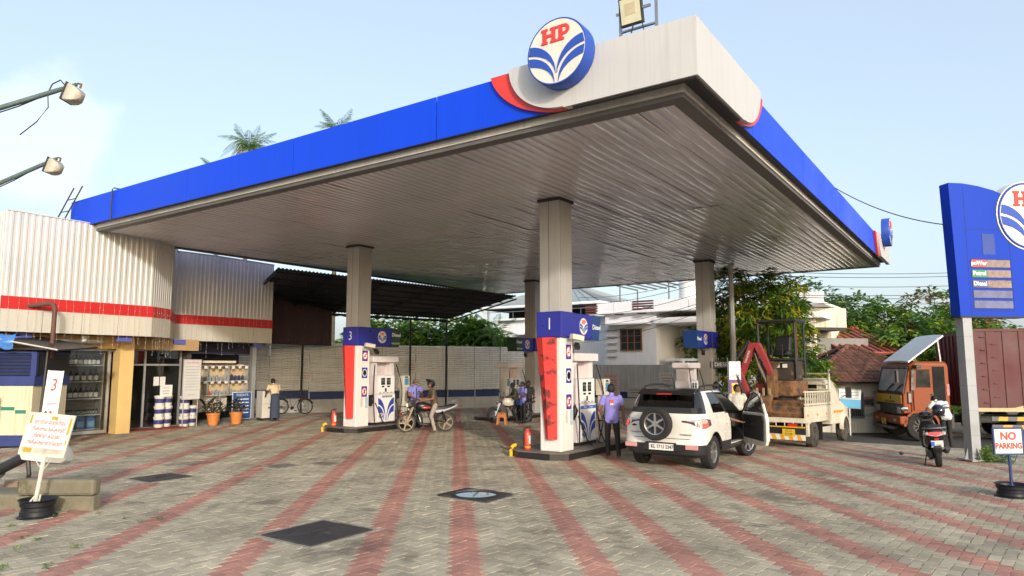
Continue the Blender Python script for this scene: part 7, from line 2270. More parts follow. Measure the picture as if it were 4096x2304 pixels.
def lorry():
 o = cw(14.55, 25.0)
 z = gz(*o)
 rz = rad(34.7 - 97 + 180)
 t = thing('lorry', 'orange articulated lorry cab with raised white visor on the road', 'truck', (o[0], o[1], z), rz)
 org = M('lorry_orange', (.27, .058, .014), .5, var=.12, scale=2, streak=.15, spec=.3)
 # local x forward, y left; near front wheel contact at (0, +1.05)
 Y0 = -1.05
 def P(x, y, zz): return Vector((x, y + Y0, zz))
 hw_ = 1.18
 def ring(x, z0, z1, w=hw_, top=.08, tw=0):
  return [P(x, -w, z0), P(x, w, z0), P(x, w, z1 - top), P(x, w - .06 - tw, z1), P(x, -w + .06 + tw, z1), P(x, -w, z1 - top)]
 # lower cab front/side and upper greenhouse, raked windscreen
 b = MB(); b.loft([ring(-1.0, .95, 2.72, top=.14), ring(-.9, .95, 2.80), ring(.10, .95, 2.80), ring(.30, .95, 2.66, hw_ - .02)], cap=True); b.build('cab', org, t, bevel=.03)
 b = MB(); prof = [(.302, 2.60), (.52, 1.66), (.56, 1.62), (.58, .95), (.302, .95)]
 b.prism([(x, zz) for x, zz in prof], -hw_ + .02 + Y0, hw_ - .02 + Y0, 'xz'); b.build('cab_front', org, t, bevel=.04)
 # windscreen
 b = MB(); b.add([P(.345, -1.06, 2.53), P(.345, 1.06, 2.53), P(.535, 1.1, 1.72), P(.535, -1.1, 1.72)], [(0, 1, 2, 3)]); b.build('windscreen', M('lorry_glass_sky_tint', (.42, .47, .52), .08, .1, var=.3, scale=2), t)  # pale base colour paints in the sky reflected by the glass
 b = MB(); b.tube([P(.33, -1.1, 2.58), P(.33, 1.1, 2.58), P(.54, 1.13, 1.68), P(.54, -1.13, 1.68), P(.33, -1.1, 2.58)], .03, 5); b.build('screen_seal', black_r, t)
 b = MB()
 for y in (-.3, .45):
  b.tube([P(.56, y, 1.66), P(.53, y + .25, 1.85), P(.50, y + .5, 2.0)], .014, 5); b.tube([P(.52, y + .1, 1.78), P(.49, y + .62, 1.98)], .02, 4)
 b.build('wiper', black_p, t)
 # yellow badge panel, grille, lamps, bumper
 MB().bx(.585, .605, -1.1 + Y0, 1.1 + Y0, 1.28, 1.60).build('yellow_panel', M('lorry_yellow', (.62, .36, .02), .45, var=.12), t, bevel=.01)
 text('lettering', 'ASHOK LEYLAND', .11, blk_ink, t, (.608, .1 + Y0, 1.34), (rad(90), 0, rad(90)), ext=.001, bold=.002)
 b = MB(); b.lathe([(.05, .61), (.05, .62), (.03, .62), (.03, .61)], 14, 0, Matrix.Translation((0, Y0 + .2, 1.48)) @ Matrix.Rotation(rad(90), 4, 'Y')); b.build('badge', black_p, t)
 MB().bx(.585, .62, -1.14 + Y0, 1.14 + Y0, .90, 1.26).build('grille', black_p, t, bevel=.02)
 for k in range(4): MB().bx(.622, .63, -.7 + Y0, .7 + Y0, .95 + k * .075, .965 + k * .075).build('grille_bar', M('grille_grey', (.05, .05, .05), .5), t)
 for sg in (-1, 1):
  MB().bx(.622, .635, sg * .93 - .16 + Y0, sg * .93 + .16 + Y0, .95, 1.18).build('headlamp', lamp_clear, t, bevel=.01)
 b = MB(); b.bx(.45, .74, -1.2 + Y0, 1.2 + Y0, .56, .86); b.build('bumper', org, t, bevel=.05)
 for sg in (-1, 1): MB().bx(.742, .75, sg * .8 - .08 + Y0, sg * .8 + .08 + Y0, .66, .74).build('fog_lamp', lamp_clear, t)
 MB().bx(.5, .78, -1.15 + Y0, .6 + Y0, .36, .47).build('tow_bar', black_p, t)
 MB().bx(.782, .79, -.25 + Y0, .12 + Y0, .5, .72).build('number_plate', plate_y, t)
 text('lettering', 'KL 5\n5098', .12, blk_ink, t, (.792, -.06 + Y0, .61), (rad(90), 0, rad(90)), ext=.001, sx=.8)
 # near door, window, vent, entry opening
 ys = hw_ + Y0
 MB().prism([(-.42, 1.05), (.22, 1.05), (.22, 1.85), (.12, 2.62), (-.42, 2.62)], ys + .001, ys + .03, 'xz').build('door', org, t, bevel=.01)
 MB().prism([(-.36, 1.88), (.13, 1.88), (.08, 2.52), (-.36, 2.52)], ys + .031, ys + .04, 'xz').build('door_window', M('window_black', (.015, .017, .018), .08), t)
 MB().prism([(.18, 1.78), (.3, 1.78), (.24, 2.5), (.14, 2.55)], ys + .004, ys + .035, 'xz').build('quarter_window', M('quarter_glass', (.2, .2, .19), .1, .3, var=.4, scale=8), t)
 MB().bx(.27, .42, ys - .02, ys + .02, 1.3, 1.72).build('corner_vent', black_p, t, bevel=.03)
 MB().bx(.30, .39, ys + .021, ys + .026, 1.36, 1.66).build('vent_panel', M('vent_tan', (.38, .30, .24), .7, var=.3), t)
 MB().bx(-.86, -.46, ys + .002, ys + .012, 1.25, 2.62).build('entry_opening', M('opening_black', (.008, .008, .008), .9), t)
 MB().bx(-.995, -.9, ys + .003, ys + .02, 1.6, 2.0).build('notice', M('poster_red', (.55, .22, .2), .7, var=.5, scale=6), t)
 MB().bx(-.42, -.36, ys + .03, ys + .08, 1.6, 1.65).build('door_handle', black_p, t)
 b = MB(); b.tube([P(.5, 1.0, 2.55), P(.62, 1.05, 2.62), P(.72, 1.12, 2.5), P(.72, 1.12, 2.2)], .016, 5); b.box(P(.72, 1.12, 2.25), (.06, .16, .42)); b.build('wing_mirror', black_p, t)
 b = MB(); b.box(P(.1, 1.32, 2.62), (.18, .3, .12)); b.build('side_mirror', black_p, t, bevel=.02)
 # wheel arch, steps
 b = MB(); R = []
 for k in range(13):
  a = math.pi * k / 12; c, s_ = math.cos(a), math.sin(a)
  R.append([P(.62 * c - .02, hw_ - .32, .5 + .62 * s_), P(.62 * c - .02, hw_ + .02, .5 + .62 * s_), P(.54 * c - .02, hw_ + .02, .5 + .54 * s_), P(.54 * c - .02, hw_ - .32, .5 + .54 * s_)])
 b.loft(R); b.build('wheel_arch', org, t, smooth=40)
 MB().bx(-1.1, -.62, ys - .5, ys - .02, .45, .95).build('step_well', black_p, t)
 # raised white visor (air deflector)
 b = MB(); R = []
 for q in (0, .25, .5, .75, 1):
  x = .30 - 1.25 * q; zz = 2.80 + .95 * q
  w = 1.1 - .02 * q
  R.append([P(x, -w, zz), P(x, -w * .5, zz + .03), P(x, 0, zz + .035), P(x, w * .5, zz + .03), P(x, w, zz), P(x - .02, w, zz - .05), P(x - .02, 0, zz - .02), P(x - .02, -w, zz - .05)])
 b.loft(R); b.build('visor', M('visor_white', (.68, .69, .70), .4, var=.1), t, smooth=50)
 for sg in (-1, 1):
  b = MB(); b.tube([P(-.85, sg * 1.0, 2.78), P(-.78, sg * 1.0, 3.65)], .025, 6); b.build('visor_stay', wp_ := M('pickup_white', ()), t) if False else b.build('visor_stay', lettering_w, t)
 b = MB(); b.bx(-8.5, .4, -.45 + Y0, .45 + Y0, .6, .85); b.build('chassis', black_p, t)
 lr = M('lorry_rim', (.06, .055, .05), .6)
 wheel(t, (0, Y0 + 1.02, .5), .5, .3, rim=lr, spokes=10, rimr=.55); wheel(t, (0, Y0 - 1.02, .5), .5, .3, rim=lr, spokes=10, rimr=.55)
 for x in (-3.6, -4.8):
  wheel(t, (x, Y0 + .98, .5), .5, .36, rim=lr, spokes=10, rimr=.55); wheel(t, (x, Y0 - .98, .5), .5, .36, rim=lr, spokes=10, rimr=.55)
 b = MB(); b.bx(-2.0, -1.5, ys - .45, ys - .02, .5, 1.0); b.build('fuel_tank', black_p, t, bevel=.05)
 # side guard with hazard marks
 for zz in (.52, .80): MB().bx(-5.2, -2.3, ys + .005, ys + .05, zz - .075, zz + .075).build('side_guard', M('guard_grey', (.14, .14, .14), .7), t)
 for k in range(5):
  for zz in (.52, .80):
   b = MB(); x = -2.5 - k * .6 - (.12 if zz < .7 else 0)
   b.prism([(x, zz - .07), (x - .3, zz - .07), (x - .34, zz + .07), (x - .04, zz + .07)], ys + .052, ys + .056, 'xz'); b.build('hazard_stripe', M('hazard_amber', (.70, .36, .02), .5, var=.1), t)
 return t, Y0, ys
LO, LY0, LYS = lorry()
def container():
 t = thing('cargo_body', 'maroon and cream ribbed cargo container behind the orange cab', 'container', LO.location, LO.rotation_euler.z)
 mar = M('container_maroon', (.10, .018, .021), .6, var=.14, scale=1.2, streak=.2)
 crm = M('container_cream', (.58, .46, .25), .6, var=.14, scale=1.2, streak=.2)
 x0, x1 = -1.75, -8.2
 zb, zt = 1.18, 3.86
 hw_ = 1.26
 ys = LY0 + hw_
 def cut(x): return max(zb, min(zt, zb + (-x - 3.05) * .26 + .0)) if x < -3.05 else zb
 MB().bx(x1, x0, LY0 - hw_ + .01, LY0 + hw_ - .04, zb, zt).build('box_core', mar, t)
 # ribbed near side: maroon above the diagonal, cream below
 n = 24; w = (x0 - x1) / n
 for k in range(n):
  a = x0 - k * w
  c0 = cut(a - w * .5)
  xa, xb = a - w, a
  y1 = ys - .005 if k % 2 == 0 else ys - .03
  za, zc = cut(xa), cut(xb)
  P = [(xa, max(zb, za)), (xb, max(zb, zc)), (xb, zt), (xa, zt)]
  MB().prism(P, LY0 + hw_ - .038, y1, 'xz').build('side_panel', mar, t)
  if za > zb + .01 or zc > zb + .01:
   P = [(xa, zb)] + [(xb, zb)] + ([(xb, zc - .001)] if zc > zb + .002 else []) + [(xa, za - .001)]
   MB().prism(P, LY0 + hw_ - .038, y1, 'xz').build('side_panel', crm, t)
 for k in range(9):
  y = LY0 - 1.2 + k * .29
  MB().bx(x0 + .001, x0 + .035, y, y + .14, zb + .1, zt - .1).build('front_panel', mar, t)
 b = MB(); b.bx(x1, x0 + .05, ys - .03, ys + .01, zt, zt + .09); b.bx(x0 - .05, x0 + .05, ys - .06, ys + .012, zb, zt); b.build('corner_post', mar, t)
 MB().bx(x1, x0, ys - .05, ys + .012, zb - .13, zb - .002).build('bottom_rail', crm, t)
 for col in (0, 1):
  for k in range(6):
   x = -2.15 - col * .35; zz = 1.35 + k * .46 + col * .2
   if zz < zt - .1: MB().bx(x - .12, x + .06, ys + .001, ys + .03, zz, zz + .025).build('lashing_loop', mar, t)
container()
# ---------------------------------------------------------------- two-wheelers
def motorcycle(x, y, rz, label, tankm, dusty, plate, tank_big=False):
 t = thing('motorcycle', label, 'motorcycle', (x, y, gz(x, y)), rz, 'motorcycles at the pumps')
 # local x forward; origin under the rear axle ; wheelbase 1.27
 wm = M('bike_rim_tan', (.32, .25, .16), .6, .2, var=.2) if dusty else M('bike_rim_black', (.03, .03, .03), .5)
 ty = tyre_dust if dusty else tyre_m
 bk = M('bike_black', (.014, .014, .015), .35, var=.15)
 wheel(t, (0, 0, .30), .30, .10, tyre=ty, rim=wm, spokes=5, rimr=.78, dark=M('brake_grey', (.12, .11, .1), .6))
 wheel(t, (1.27, 0, .30), .30, .09, tyre=ty, rim=wm, spokes=5, rimr=.78, dark=M('brake_grey', (.12, .11, .1), .6))
 for e in [o for o in bpy.data.objects if o.parent == t and o.name.startswith('wheel')]:
  for c in [o for o in bpy.data.objects if o.parent == e and o.name.startswith('rim_well')]:
   c.scale = (.42, .42, 1)
 for sg in (-1, 1):
  b = MB(); b.cyl((1.27, sg * .085, .3), (1.06, sg * .085, .80), .024, n=8); b.build('fork_leg', chrome if not dusty else M('fork_tan', (.42, .34, .22), .4, .4), t)
  b = MB(); b.cyl((0, sg * .12, .34), (.14, sg * .13, .66), .03, n=8); b.build('shock_absorber', bk, t)
  b = MB(); b.tube([(0, sg * .10, .3), (.45, sg * .08, .38)], .018, 6); b.build('swing_arm', bk, t)
 b = MB(); b.tube([(1.04, 0, .84), (.80, 0, .62), (.62, 0, .3), (.40, 0, .3), (.34, 0, .62), (.98, 0, .80)], .022, 6); b.build('frame', bk, t)
 b = MB(); b.box((.60, 0, .38), (.32, .26, .2)); b.cyl((.68, 0, .42), (.76, 0, .62), .085, n=12); b.build('engine', M('engine_grey', (.16, .15, .14), .5, .4, var=.2), t, bevel=.02)
 for k in range(5):
  b = MB(); b.box((.69 + k * .015, 0, .47 + k * .033), (.2, .22, .01), (0, rad(-22), 0)); b.build('cooling_fin', M('engine_grey', (.16, .15, .14), .5, .4), t)
 b = MB(); b.lathe([(.08, 0), (.085, .03), (.06, .05)], 14, 0, Matrix.Translation((.58, -.13, .36)) @ Matrix.Rotation(rad(90), 4, 'X')); b.build('clutch_cover', M('cover_tan', (.45, .38, .28), .4, .5), t)
 b = MB(); b.tube([(.74, -.06, .5), (.84, -.1, .34), (.7, -.13, .22), (.3, -.14, .24), (-.2, -.15, .33)], [.02, .022, .025, .04, .045], 8); b.build('exhaust', M('exhaust_grey', (.2, .18, .15), .35, .7, var=.2), t, smooth=True)
 # tank
 b = MB(); R = []
 hh = .06 if tank_big else 0
 for (xx, w, z0, z1) in ((.42, .07, .72, .80), (.50, .12, .70, .88 + hh), (.68, .15, .66, .94 + hh), (.86, .14, .68, .95 + hh), (.97, .08, .74, .90)):
  R.append([Vector((xx, -w, z0 + .05)), Vector((xx, -w * .5, z0)), Vector((xx, w * .5, z0)), Vector((xx, w, z0 + .05)), Vector((xx, w * .9, z1 - .05)), Vector((xx, w * .5, z1)), Vector((xx, -w * .5, z1)), Vector((xx, -w * .9, z1 - .05))])
 b.loft(R); b.build('fuel_tank', bk if dusty else tankm, t, smooth=60)
 if dusty:
  for sg in (-1, 1): MB().ell((.66, sg * .12, .77), (.17, .04, .05), 12, 8).build('tank_panel', tankm, t, smooth=True)
 # seat and tail
 b = MB(); R = []
 for (xx, w, z0, z1) in ((.48, .09, .72, .78), (.3, .13, .70, .79), (.05, .14, .72, .82), (-.22, .10, .78, .88), (-.3, .06, .82, .87)):
  R.append([Vector((xx, -w, z0)), Vector((xx, w, z0)), Vector((xx, w * .95, z1 - .02)), Vector((xx, w * .5, z1)), Vector((xx, -w * .5, z1)), Vector((xx, -w * .95, z1 - .02))])
 b.loft(R); b.build('seat', M('seat_black', (.013, .013, .013), .55, var=.1), t, smooth=50)
 b = MB(); b.prism([(.35, .6), (.1, .62), (-.32, .78), (-.40, .86), (-.1, .76), (.35, .72)], -.11, .11, 'xz'); b.build('tail_cowl', M('bike_silver', (.5, .5, .5), .3) if dusty else bk, t, bevel=.02)
 b = MB(); b.tube([(-.05, -.1, .86), (-.3, -.1, .97), (-.44, -.06, 1.0), (-.44, .06, 1.0), (-.3, .1, .97), (-.05, .1, .86)], .014, 6); b.build('grab_rail', grey_m if dusty else bk, t)
 MB().box((-.41, 0, .84), (.04, .12, .07)).build('tail_lamp', lamp_red, t)
 for xx, r in ((0, .345), (1.27, .34)):
  b = MB(); R = []
  a0, a1 = (20, 170) if xx == 0 else (35, 150)
  for k in range(12):
   a = rad(a0 + (a1 - a0) * k / 11); c, s_ = math.cos(a), math.sin(a)
   R.append([Vector((xx + r * c, -.07, .3 + r * s_)), Vector((xx + (r + .02) * c, 0, .3 + (r + .02) * s_)), Vector((xx + r * c, .07, .3 + r * s_))])
  b.loft(R, cap=False, closed=False); b.build('mudguard', bk, t)
 # headlamp cowl, plate, bars, mirrors, crash guard
 b = MB(); R = [[Vector((xx, -w, z0)), Vector((xx, w, z0)), Vector((xx, w * .9, z1)), Vector((xx, -w * .9, z1))] for xx, w, z0, z1 in ((1.0, .1, .82, 1.0), (1.14, .12, .80, 1.02), (1.25, .09, .82, .94))]
 if dusty:
  b.loft(R); b.build('headlamp_cowl', bk, t, bevel=.02)
  MB().box((1.24, 0, .86), (.05, .17, .11)).build('headlamp', M('headlamp_glow', (.85, .72, .40), .2, emit=.35), t, bevel=.015)
  MB().bx(1.2, 1.22, -.12, .12, .70, .76).build('number_plate', plate_w, t)
 else:
  b = MB(); b.lathe([(.02, -.06), (.085, -.02), (.09, .03), (.08, .04)], 18, 0, Matrix.Translation((1.17, 0, .86)) @ Matrix.Rotation(rad(90), 4, 'Y')); b.build('headlamp', chrome, t, smooth=40)
 b = MB(); b.tube([(.88, -.34, 1.02), (.98, -.26, 1.05), (1.02, -.08, .98), (1.02, .08, .98), (.98, .26, 1.05), (.88, .34, 1.02)], .014, 6); b.build('handlebar', bk, t, smooth=True)
 for sg in (-1, 1):
  b = MB(); b.tube([(.96, sg * .27, 1.05), (.98, sg * .32, 1.2)], .006, 5); b.ell((.98, sg * .34, 1.23), (.015, .06, .04), 10, 6); b.build('mirror', bk, t)
 if dusty:
  b = MB(); b.tube([(.80, -.05, .58), (.92, -.24, .56), (.86, -.27, .34), (.74, -.2, .2)], .014, 6); b.tube([(.80, .05, .58), (.92, .24, .56), (.86, .27, .34), (.74, .2, .2)], .014, 6); b.build('crash_guard', chrome, t)
  MB().box((1.1, -.14, .84), (.05, .05, .04)).build('indicator', M('indicator_orange', (.75, .25, .02), .3), t)
  b = MB()
  for k in range(3): b.tube([(-.05, -.17, .62 - k * .1), (-.3, -.17, .60 - k * .1), (-.36, -.16, .5 - k * .07)], .008, 5)
  b.build('saree_guard', grey_m, t)
 return t
BR = math.atan2(.63, -.86)
motorcycle(7.86, 11.12, BR, 'dusty black and red motorcycle at the pump with the clean red shield', M('bike_red', (.42, .03, .03), .25, var=.1, coat=.4), True, 1)
motorcycle(14.2, 12.25, rad(140), 'black motorcycle with cream tank waiting near the far pump', M('bike_cream', (.60, .55, .46), .3, var=.06), False, 1, True)
def scooter():
 o = cw(8.93, 14.75)
 t = thing('scooter', 'black scooter with red tail lamp parked beside the price sign', 'scooter', (o[0], o[1], 0), rad(34.7 - 12))
 bk = M('scooter_black', (.012, .012, .014), .15, var=.1, coat=.5)
 t.rotation_euler = (rad(-5), 0, rad(10))
 wheel(t, (0, 0, .24), .24, .10, spokes=6, rimr=.6); wheel(t, (1.24, 0, .24), .24, .09, spokes=6, rimr=.6)
 b = MB(); R = []
 for (xx, w, z0, z1) in ((-.26, .10, .62, .74), (-.18, .18, .54, .80), (.0, .20, .42, .82), (.25, .19, .36, .78), (.46, .16, .32, .72), (.55, .12, .3, .5)):
  R.append([Vector((xx, -w * .6, z0)), Vector((xx, w * .6, z0)), Vector((xx, w, z0 + .08)), Vector((xx, w * .95, z1 - .08)), Vector((xx, w * .6, z1)), Vector((xx, -w * .6, z1)), Vector((xx, -w * .95, z1 - .08)), Vector((xx, -w, z0 + .08))])
 b.loft(R); b.build('body', bk, t, smooth=50)
 b = MB(); R = []
 for (xx, w, z) in ((-.22, .12, .84), (-.1, .15, .88), (.2, .15, .84), (.45, .12, .80), (.55, .07, .77)):
  R.append([Vector((xx, -w, z - .06)), Vector((xx, w, z - .06)), Vector((xx, w * .9, z)), Vector((xx, -w * .9, z))])
 b.loft(R); b.build('seat', M('seat_black', (.013, .013, .013), .55, var=.1), t, bevel=.02)
 b = MB(); b.tube([(.0, -.19, .8), (-.2, -.2, .82), (-.34, -.1, .82), (-.36, 0, .82), (-.34, .1, .82), (-.2, .2, .82), (.0, .19, .8)], .016, 6); b.build('grab_rail', M('rail_grey', (.3, .3, .31), .3, .6), t, smooth=True)
 b = MB(); b.tube([(-.12, -.205, .74), (-.26, -.13, .68), (-.29, 0, .65), (-.26, .13, .68), (-.12, .205, .74)], .012, 6); b.build('tail_trim', chrome, t)
 b = MB(); b.ell((-.235, 0, .70), (.05, .15, .045), 16, 8); b.build('tail_lamp', lamp_lit, t, smooth=True)
 for sg in (-1, 1):
  b = MB(); b.ell((-.2, sg * .15, .70), (.06, .05, .04), 12, 6); b.build('indicator', lamp_clear, t, smooth=True)
 MB().box((-.3, 0, .5), (.012, .22, .14), (0, rad(-15), 0)).build('number_plate', plate_w, t)
 MB().box((-.31, .075, .5), (.004, .06, .1), (0, rad(-15), 0)).build('plate_sticker', M('plate_blue', (.05, .18, .6), .5), t)
 text('lettering', 'KL\n7281', .05, blk_ink, t, (-.31, -.03, .5), (rad(75), 0, rad(-90)), ext=.0005)
 MB().box((-.31, .0, .60), (.01, .08, .03)).build('reflector', lamp_red, t)
 b = MB(); b.prism([(-.08, .2), (-.2, .28), (-.34, .42), (-.26, .5), (-.1, .46)], -.075, .075, 'xz'); b.build('mudguard', black_p, t, bevel=.03)
 b = MB(); b.box((.12, .12, .27), (.4, .12, .18)); b.build('engine', M('engine_dark', (.06, .06, .062), .5, .4, var=.2), t, bevel=.04)
 b = MB(); b.tube([(.2, -.14, .3), (-.05, -.17, .32), (-.25, -.18, .4)], [.03, .055, .05], 10); b.build('exhaust', M('exhaust_dark', (.05, .05, .052), .4, .4), t, smooth=True)
 MB().bx(.52, .98, -.14, .14, .27, .33).build('footboard', bk, t, bevel=.01)
 b = MB(); R = []
 for (xx, w, z) in ((.98, .17, .3), (1.03, .2, .5), (1.02, .19, .72), (1.0, .12, .9)):
  R.append([Vector((xx - .04, -w, z)), Vector((xx - .04, w, z)), Vector((xx + .06, w * .8, z)), Vector((xx + .06, -w * .8, z))])
 b.loft(R); b.build('leg_shield', bk, t, bevel=.02)
 b = MB(); b.cyl((1.24, -.09, .24), (1.06, -.05, .8), .022, n=6); b.cyl((1.24, .09, .24), (1.06, .05, .8), .022, n=6); b.build('fork', bk, t)
 b = MB(); b.ell((1.0, 0, 1.0), (.12, .16, .09), 14, 8); b.build('handlebar_cowl', bk, t, smooth=True)
 b = MB(); b.tube([(.86, -.35, .98), (.96, -.22, 1.0), (.98, .22, 1.0), (.86, .35, .98)], .016, 6); b.build('handlebar', black_p, t)
 for sg in (-1, 1):
  b = MB(); b.tube([(.94, sg * .25, 1.02), (.95, sg * .36, 1.14)], .007, 5); b.ell((.955, sg * .40, 1.17), (.02, .085, .05), 14, 8); b.build('mirror', bk, t)
  b = MB(); b.ell((.93, sg * .40, 1.17), (.008, .072, .04), 14, 6); b.build('mirror_glass', mirror_m, t)
 b = MB(); b.tube([(.25, .18, .22), (.12, .24, .05), (.08, .26, .01)], .012, 6); b.build('side_stand', black_p, t)
scooter()
def helmet_thing():
 o = cw(9.35, 15.35)
 t = thing('helmet', 'dark helmet hanging on the scooter handlebar', 'helmet', (o[0], o[1], 1.02), rad(30))
 b = MB(); b.ell((0, 0, .1), (.15, .125, .14), 18, 10, z0=-.75); b.build('shell', M('helmet_navy', (.012, .014, .03), .12, coat=.6), t, smooth=True)
 b = MB(); b.ell((.03, 0, .1), (.135, .118, .07), 16, 8); b.build('visor', M('visor_black', (.01, .01, .01), .08), t, smooth=True)
helmet_thing()
def bicycle():
 o = cw(-9.9, 31.6)
 t = thing('bicycle', 'old black bicycle leaning on the shaded low wall', 'bicycle', (o[0], o[1], gz(*o)), (rad(10), 0, CR + rad(4)))
 bk = M('cycle_black', (.018, .017, .017), .4, var=.2); rb = M('cycle_rust', (.12, .03, .03), .5)
 for x in (-.52, .55):
  e = bpy.data.objects.new('wheel', None); COL.objects.link(e); e.parent = t; e.location = (x, 0, .35); e.rotation_euler = (rad(90), 0, 0)
  b = MB(); b.lathe([(.325, -.018), (.35, 0), (.325, .018), (.315, 0)], 36, cap=False); b.build('tyre', tyre_m, e, smooth=True)
  b = MB(); b.lathe([(.30, -.012), (.315, 0), (.30, .012)], 36, cap=False); b.build('rim', chrome, e, smooth=True)
  b = MB()
  for k in range(16):
   a = 2 * math.pi * k / 16; b.cyl((0, 0, .03 * (1 if k % 2 else -1)), (.3 * math.cos(a), .3 * math.sin(a), 0), .003, n=3)
  b.cyl((0, 0, -.04), (0, 0, .04), .02, n=8); b.build('spokes', chrome, e)
 b = MB(); b.tube([(-.52, 0, .35), (-.02, 0, .28), (-.15, 0, .78), (.36, 0, .80), (-.02, 0, .28)], .016, 6); b.tube([(-.52, 0, .35), (-.15, 0, .76)], .012, 6); b.tube([(.55, 0, .35), (.38, 0, .82), (.35, 0, .95)], .016, 6); b.build('frame', rb, t)
 b = MB(); b.tube([(.22, -.26, .98), (.36, -.2, 1.02), (.37, 0, .98), (.36, .2, 1.02), (.22, .26, .98)], .012, 6); b.build('handlebar', bk, t)
 b = MB(); b.prism([(-.30, .84), (-.28, .90), (0.0, .87), (.0, .84)], -.07, .07, 'xz'); b.build('saddle', bk, t, bevel=.02)
 b = MB(); b.bx(-.82, -.28, -.07, .07, .72, .735); b.tube([(-.8, .06, .72), (-.52, .05, .36)], .008, 4); b.tube([(-.8, -.06, .72), (-.52, -.05, .36)], .008, 4); b.build('carrier', bk, t)
 b = MB(); b.cyl((-.02, -.06, .28), (-.02, .06, .28), .07, n=14); b.tube([(-.02, .07, .28), (.1, .08, .15)], .01, 5); b.bx(.06, .15, .07, .16, .13, .16); b.build('pedal_crank', bk, t)
 for x, a0, a1 in ((-.52, 30, 190), (.55, 20, 140)):
  b = MB(); b.tube([(x + .375 * math.cos(rad(a0 + (a1 - a0) * k / 12)), 0, .35 + .375 * math.sin(rad(a0 + (a1 - a0) * k / 12))) for k in range(13)], (.03, .006), 6, ref=(0, 1, 0)); b.build('mudguard', bk, t)
bicycle()
# plastic stools
def stool(x, y, rz, label, m):
 t = thing('plastic_stool', label, 'stool', (x, y, gz(x, y)), rz, 'plastic stools')
 MB().bx(-.16, .16, -.16, .16, .43, .46).build('seat', m, t, bevel=.015)
 for sx in (-1, 1):
  for sy in (-1, 1):
   b = MB(); b.loft([[Vector((sx * (.2 + dx), sy * (.2 + dy), 0)) for dx, dy in ((.0, .0), (-.07, .0), (-.07, -.02), (-.02, -.02), (-.02, -.07), (0, -.07))], [Vector((sx * (.155 + dx), sy * (.155 + dy), .43)) for dx, dy in ((.0, .0), (-.1, .0), (-.1, -.02), (-.02, -.02), (-.02, -.1), (0, -.1))]]); b.build('leg', m, t)
 for sx, sy in ((1, 0), (-1, 0), (0, 1), (0, -1)):
  MB().box((sx * .16, sy * .16, .35), (.02 if sx else .17, .02 if sy else .17, .14)).build('apron', m, t)
st_o = M('stool_orange', (.50, .17, .045), .45, var=.1); st_t = M('stool_tan', (.50, .25, .075), .45, var=.1)
stool(12.3, 12.05, .5, 'orange plastic stool beside the waiting riders', st_o)
stool(7.15, 4.15, .3, 'tan plastic stool between the attendant and the white car', st_t)
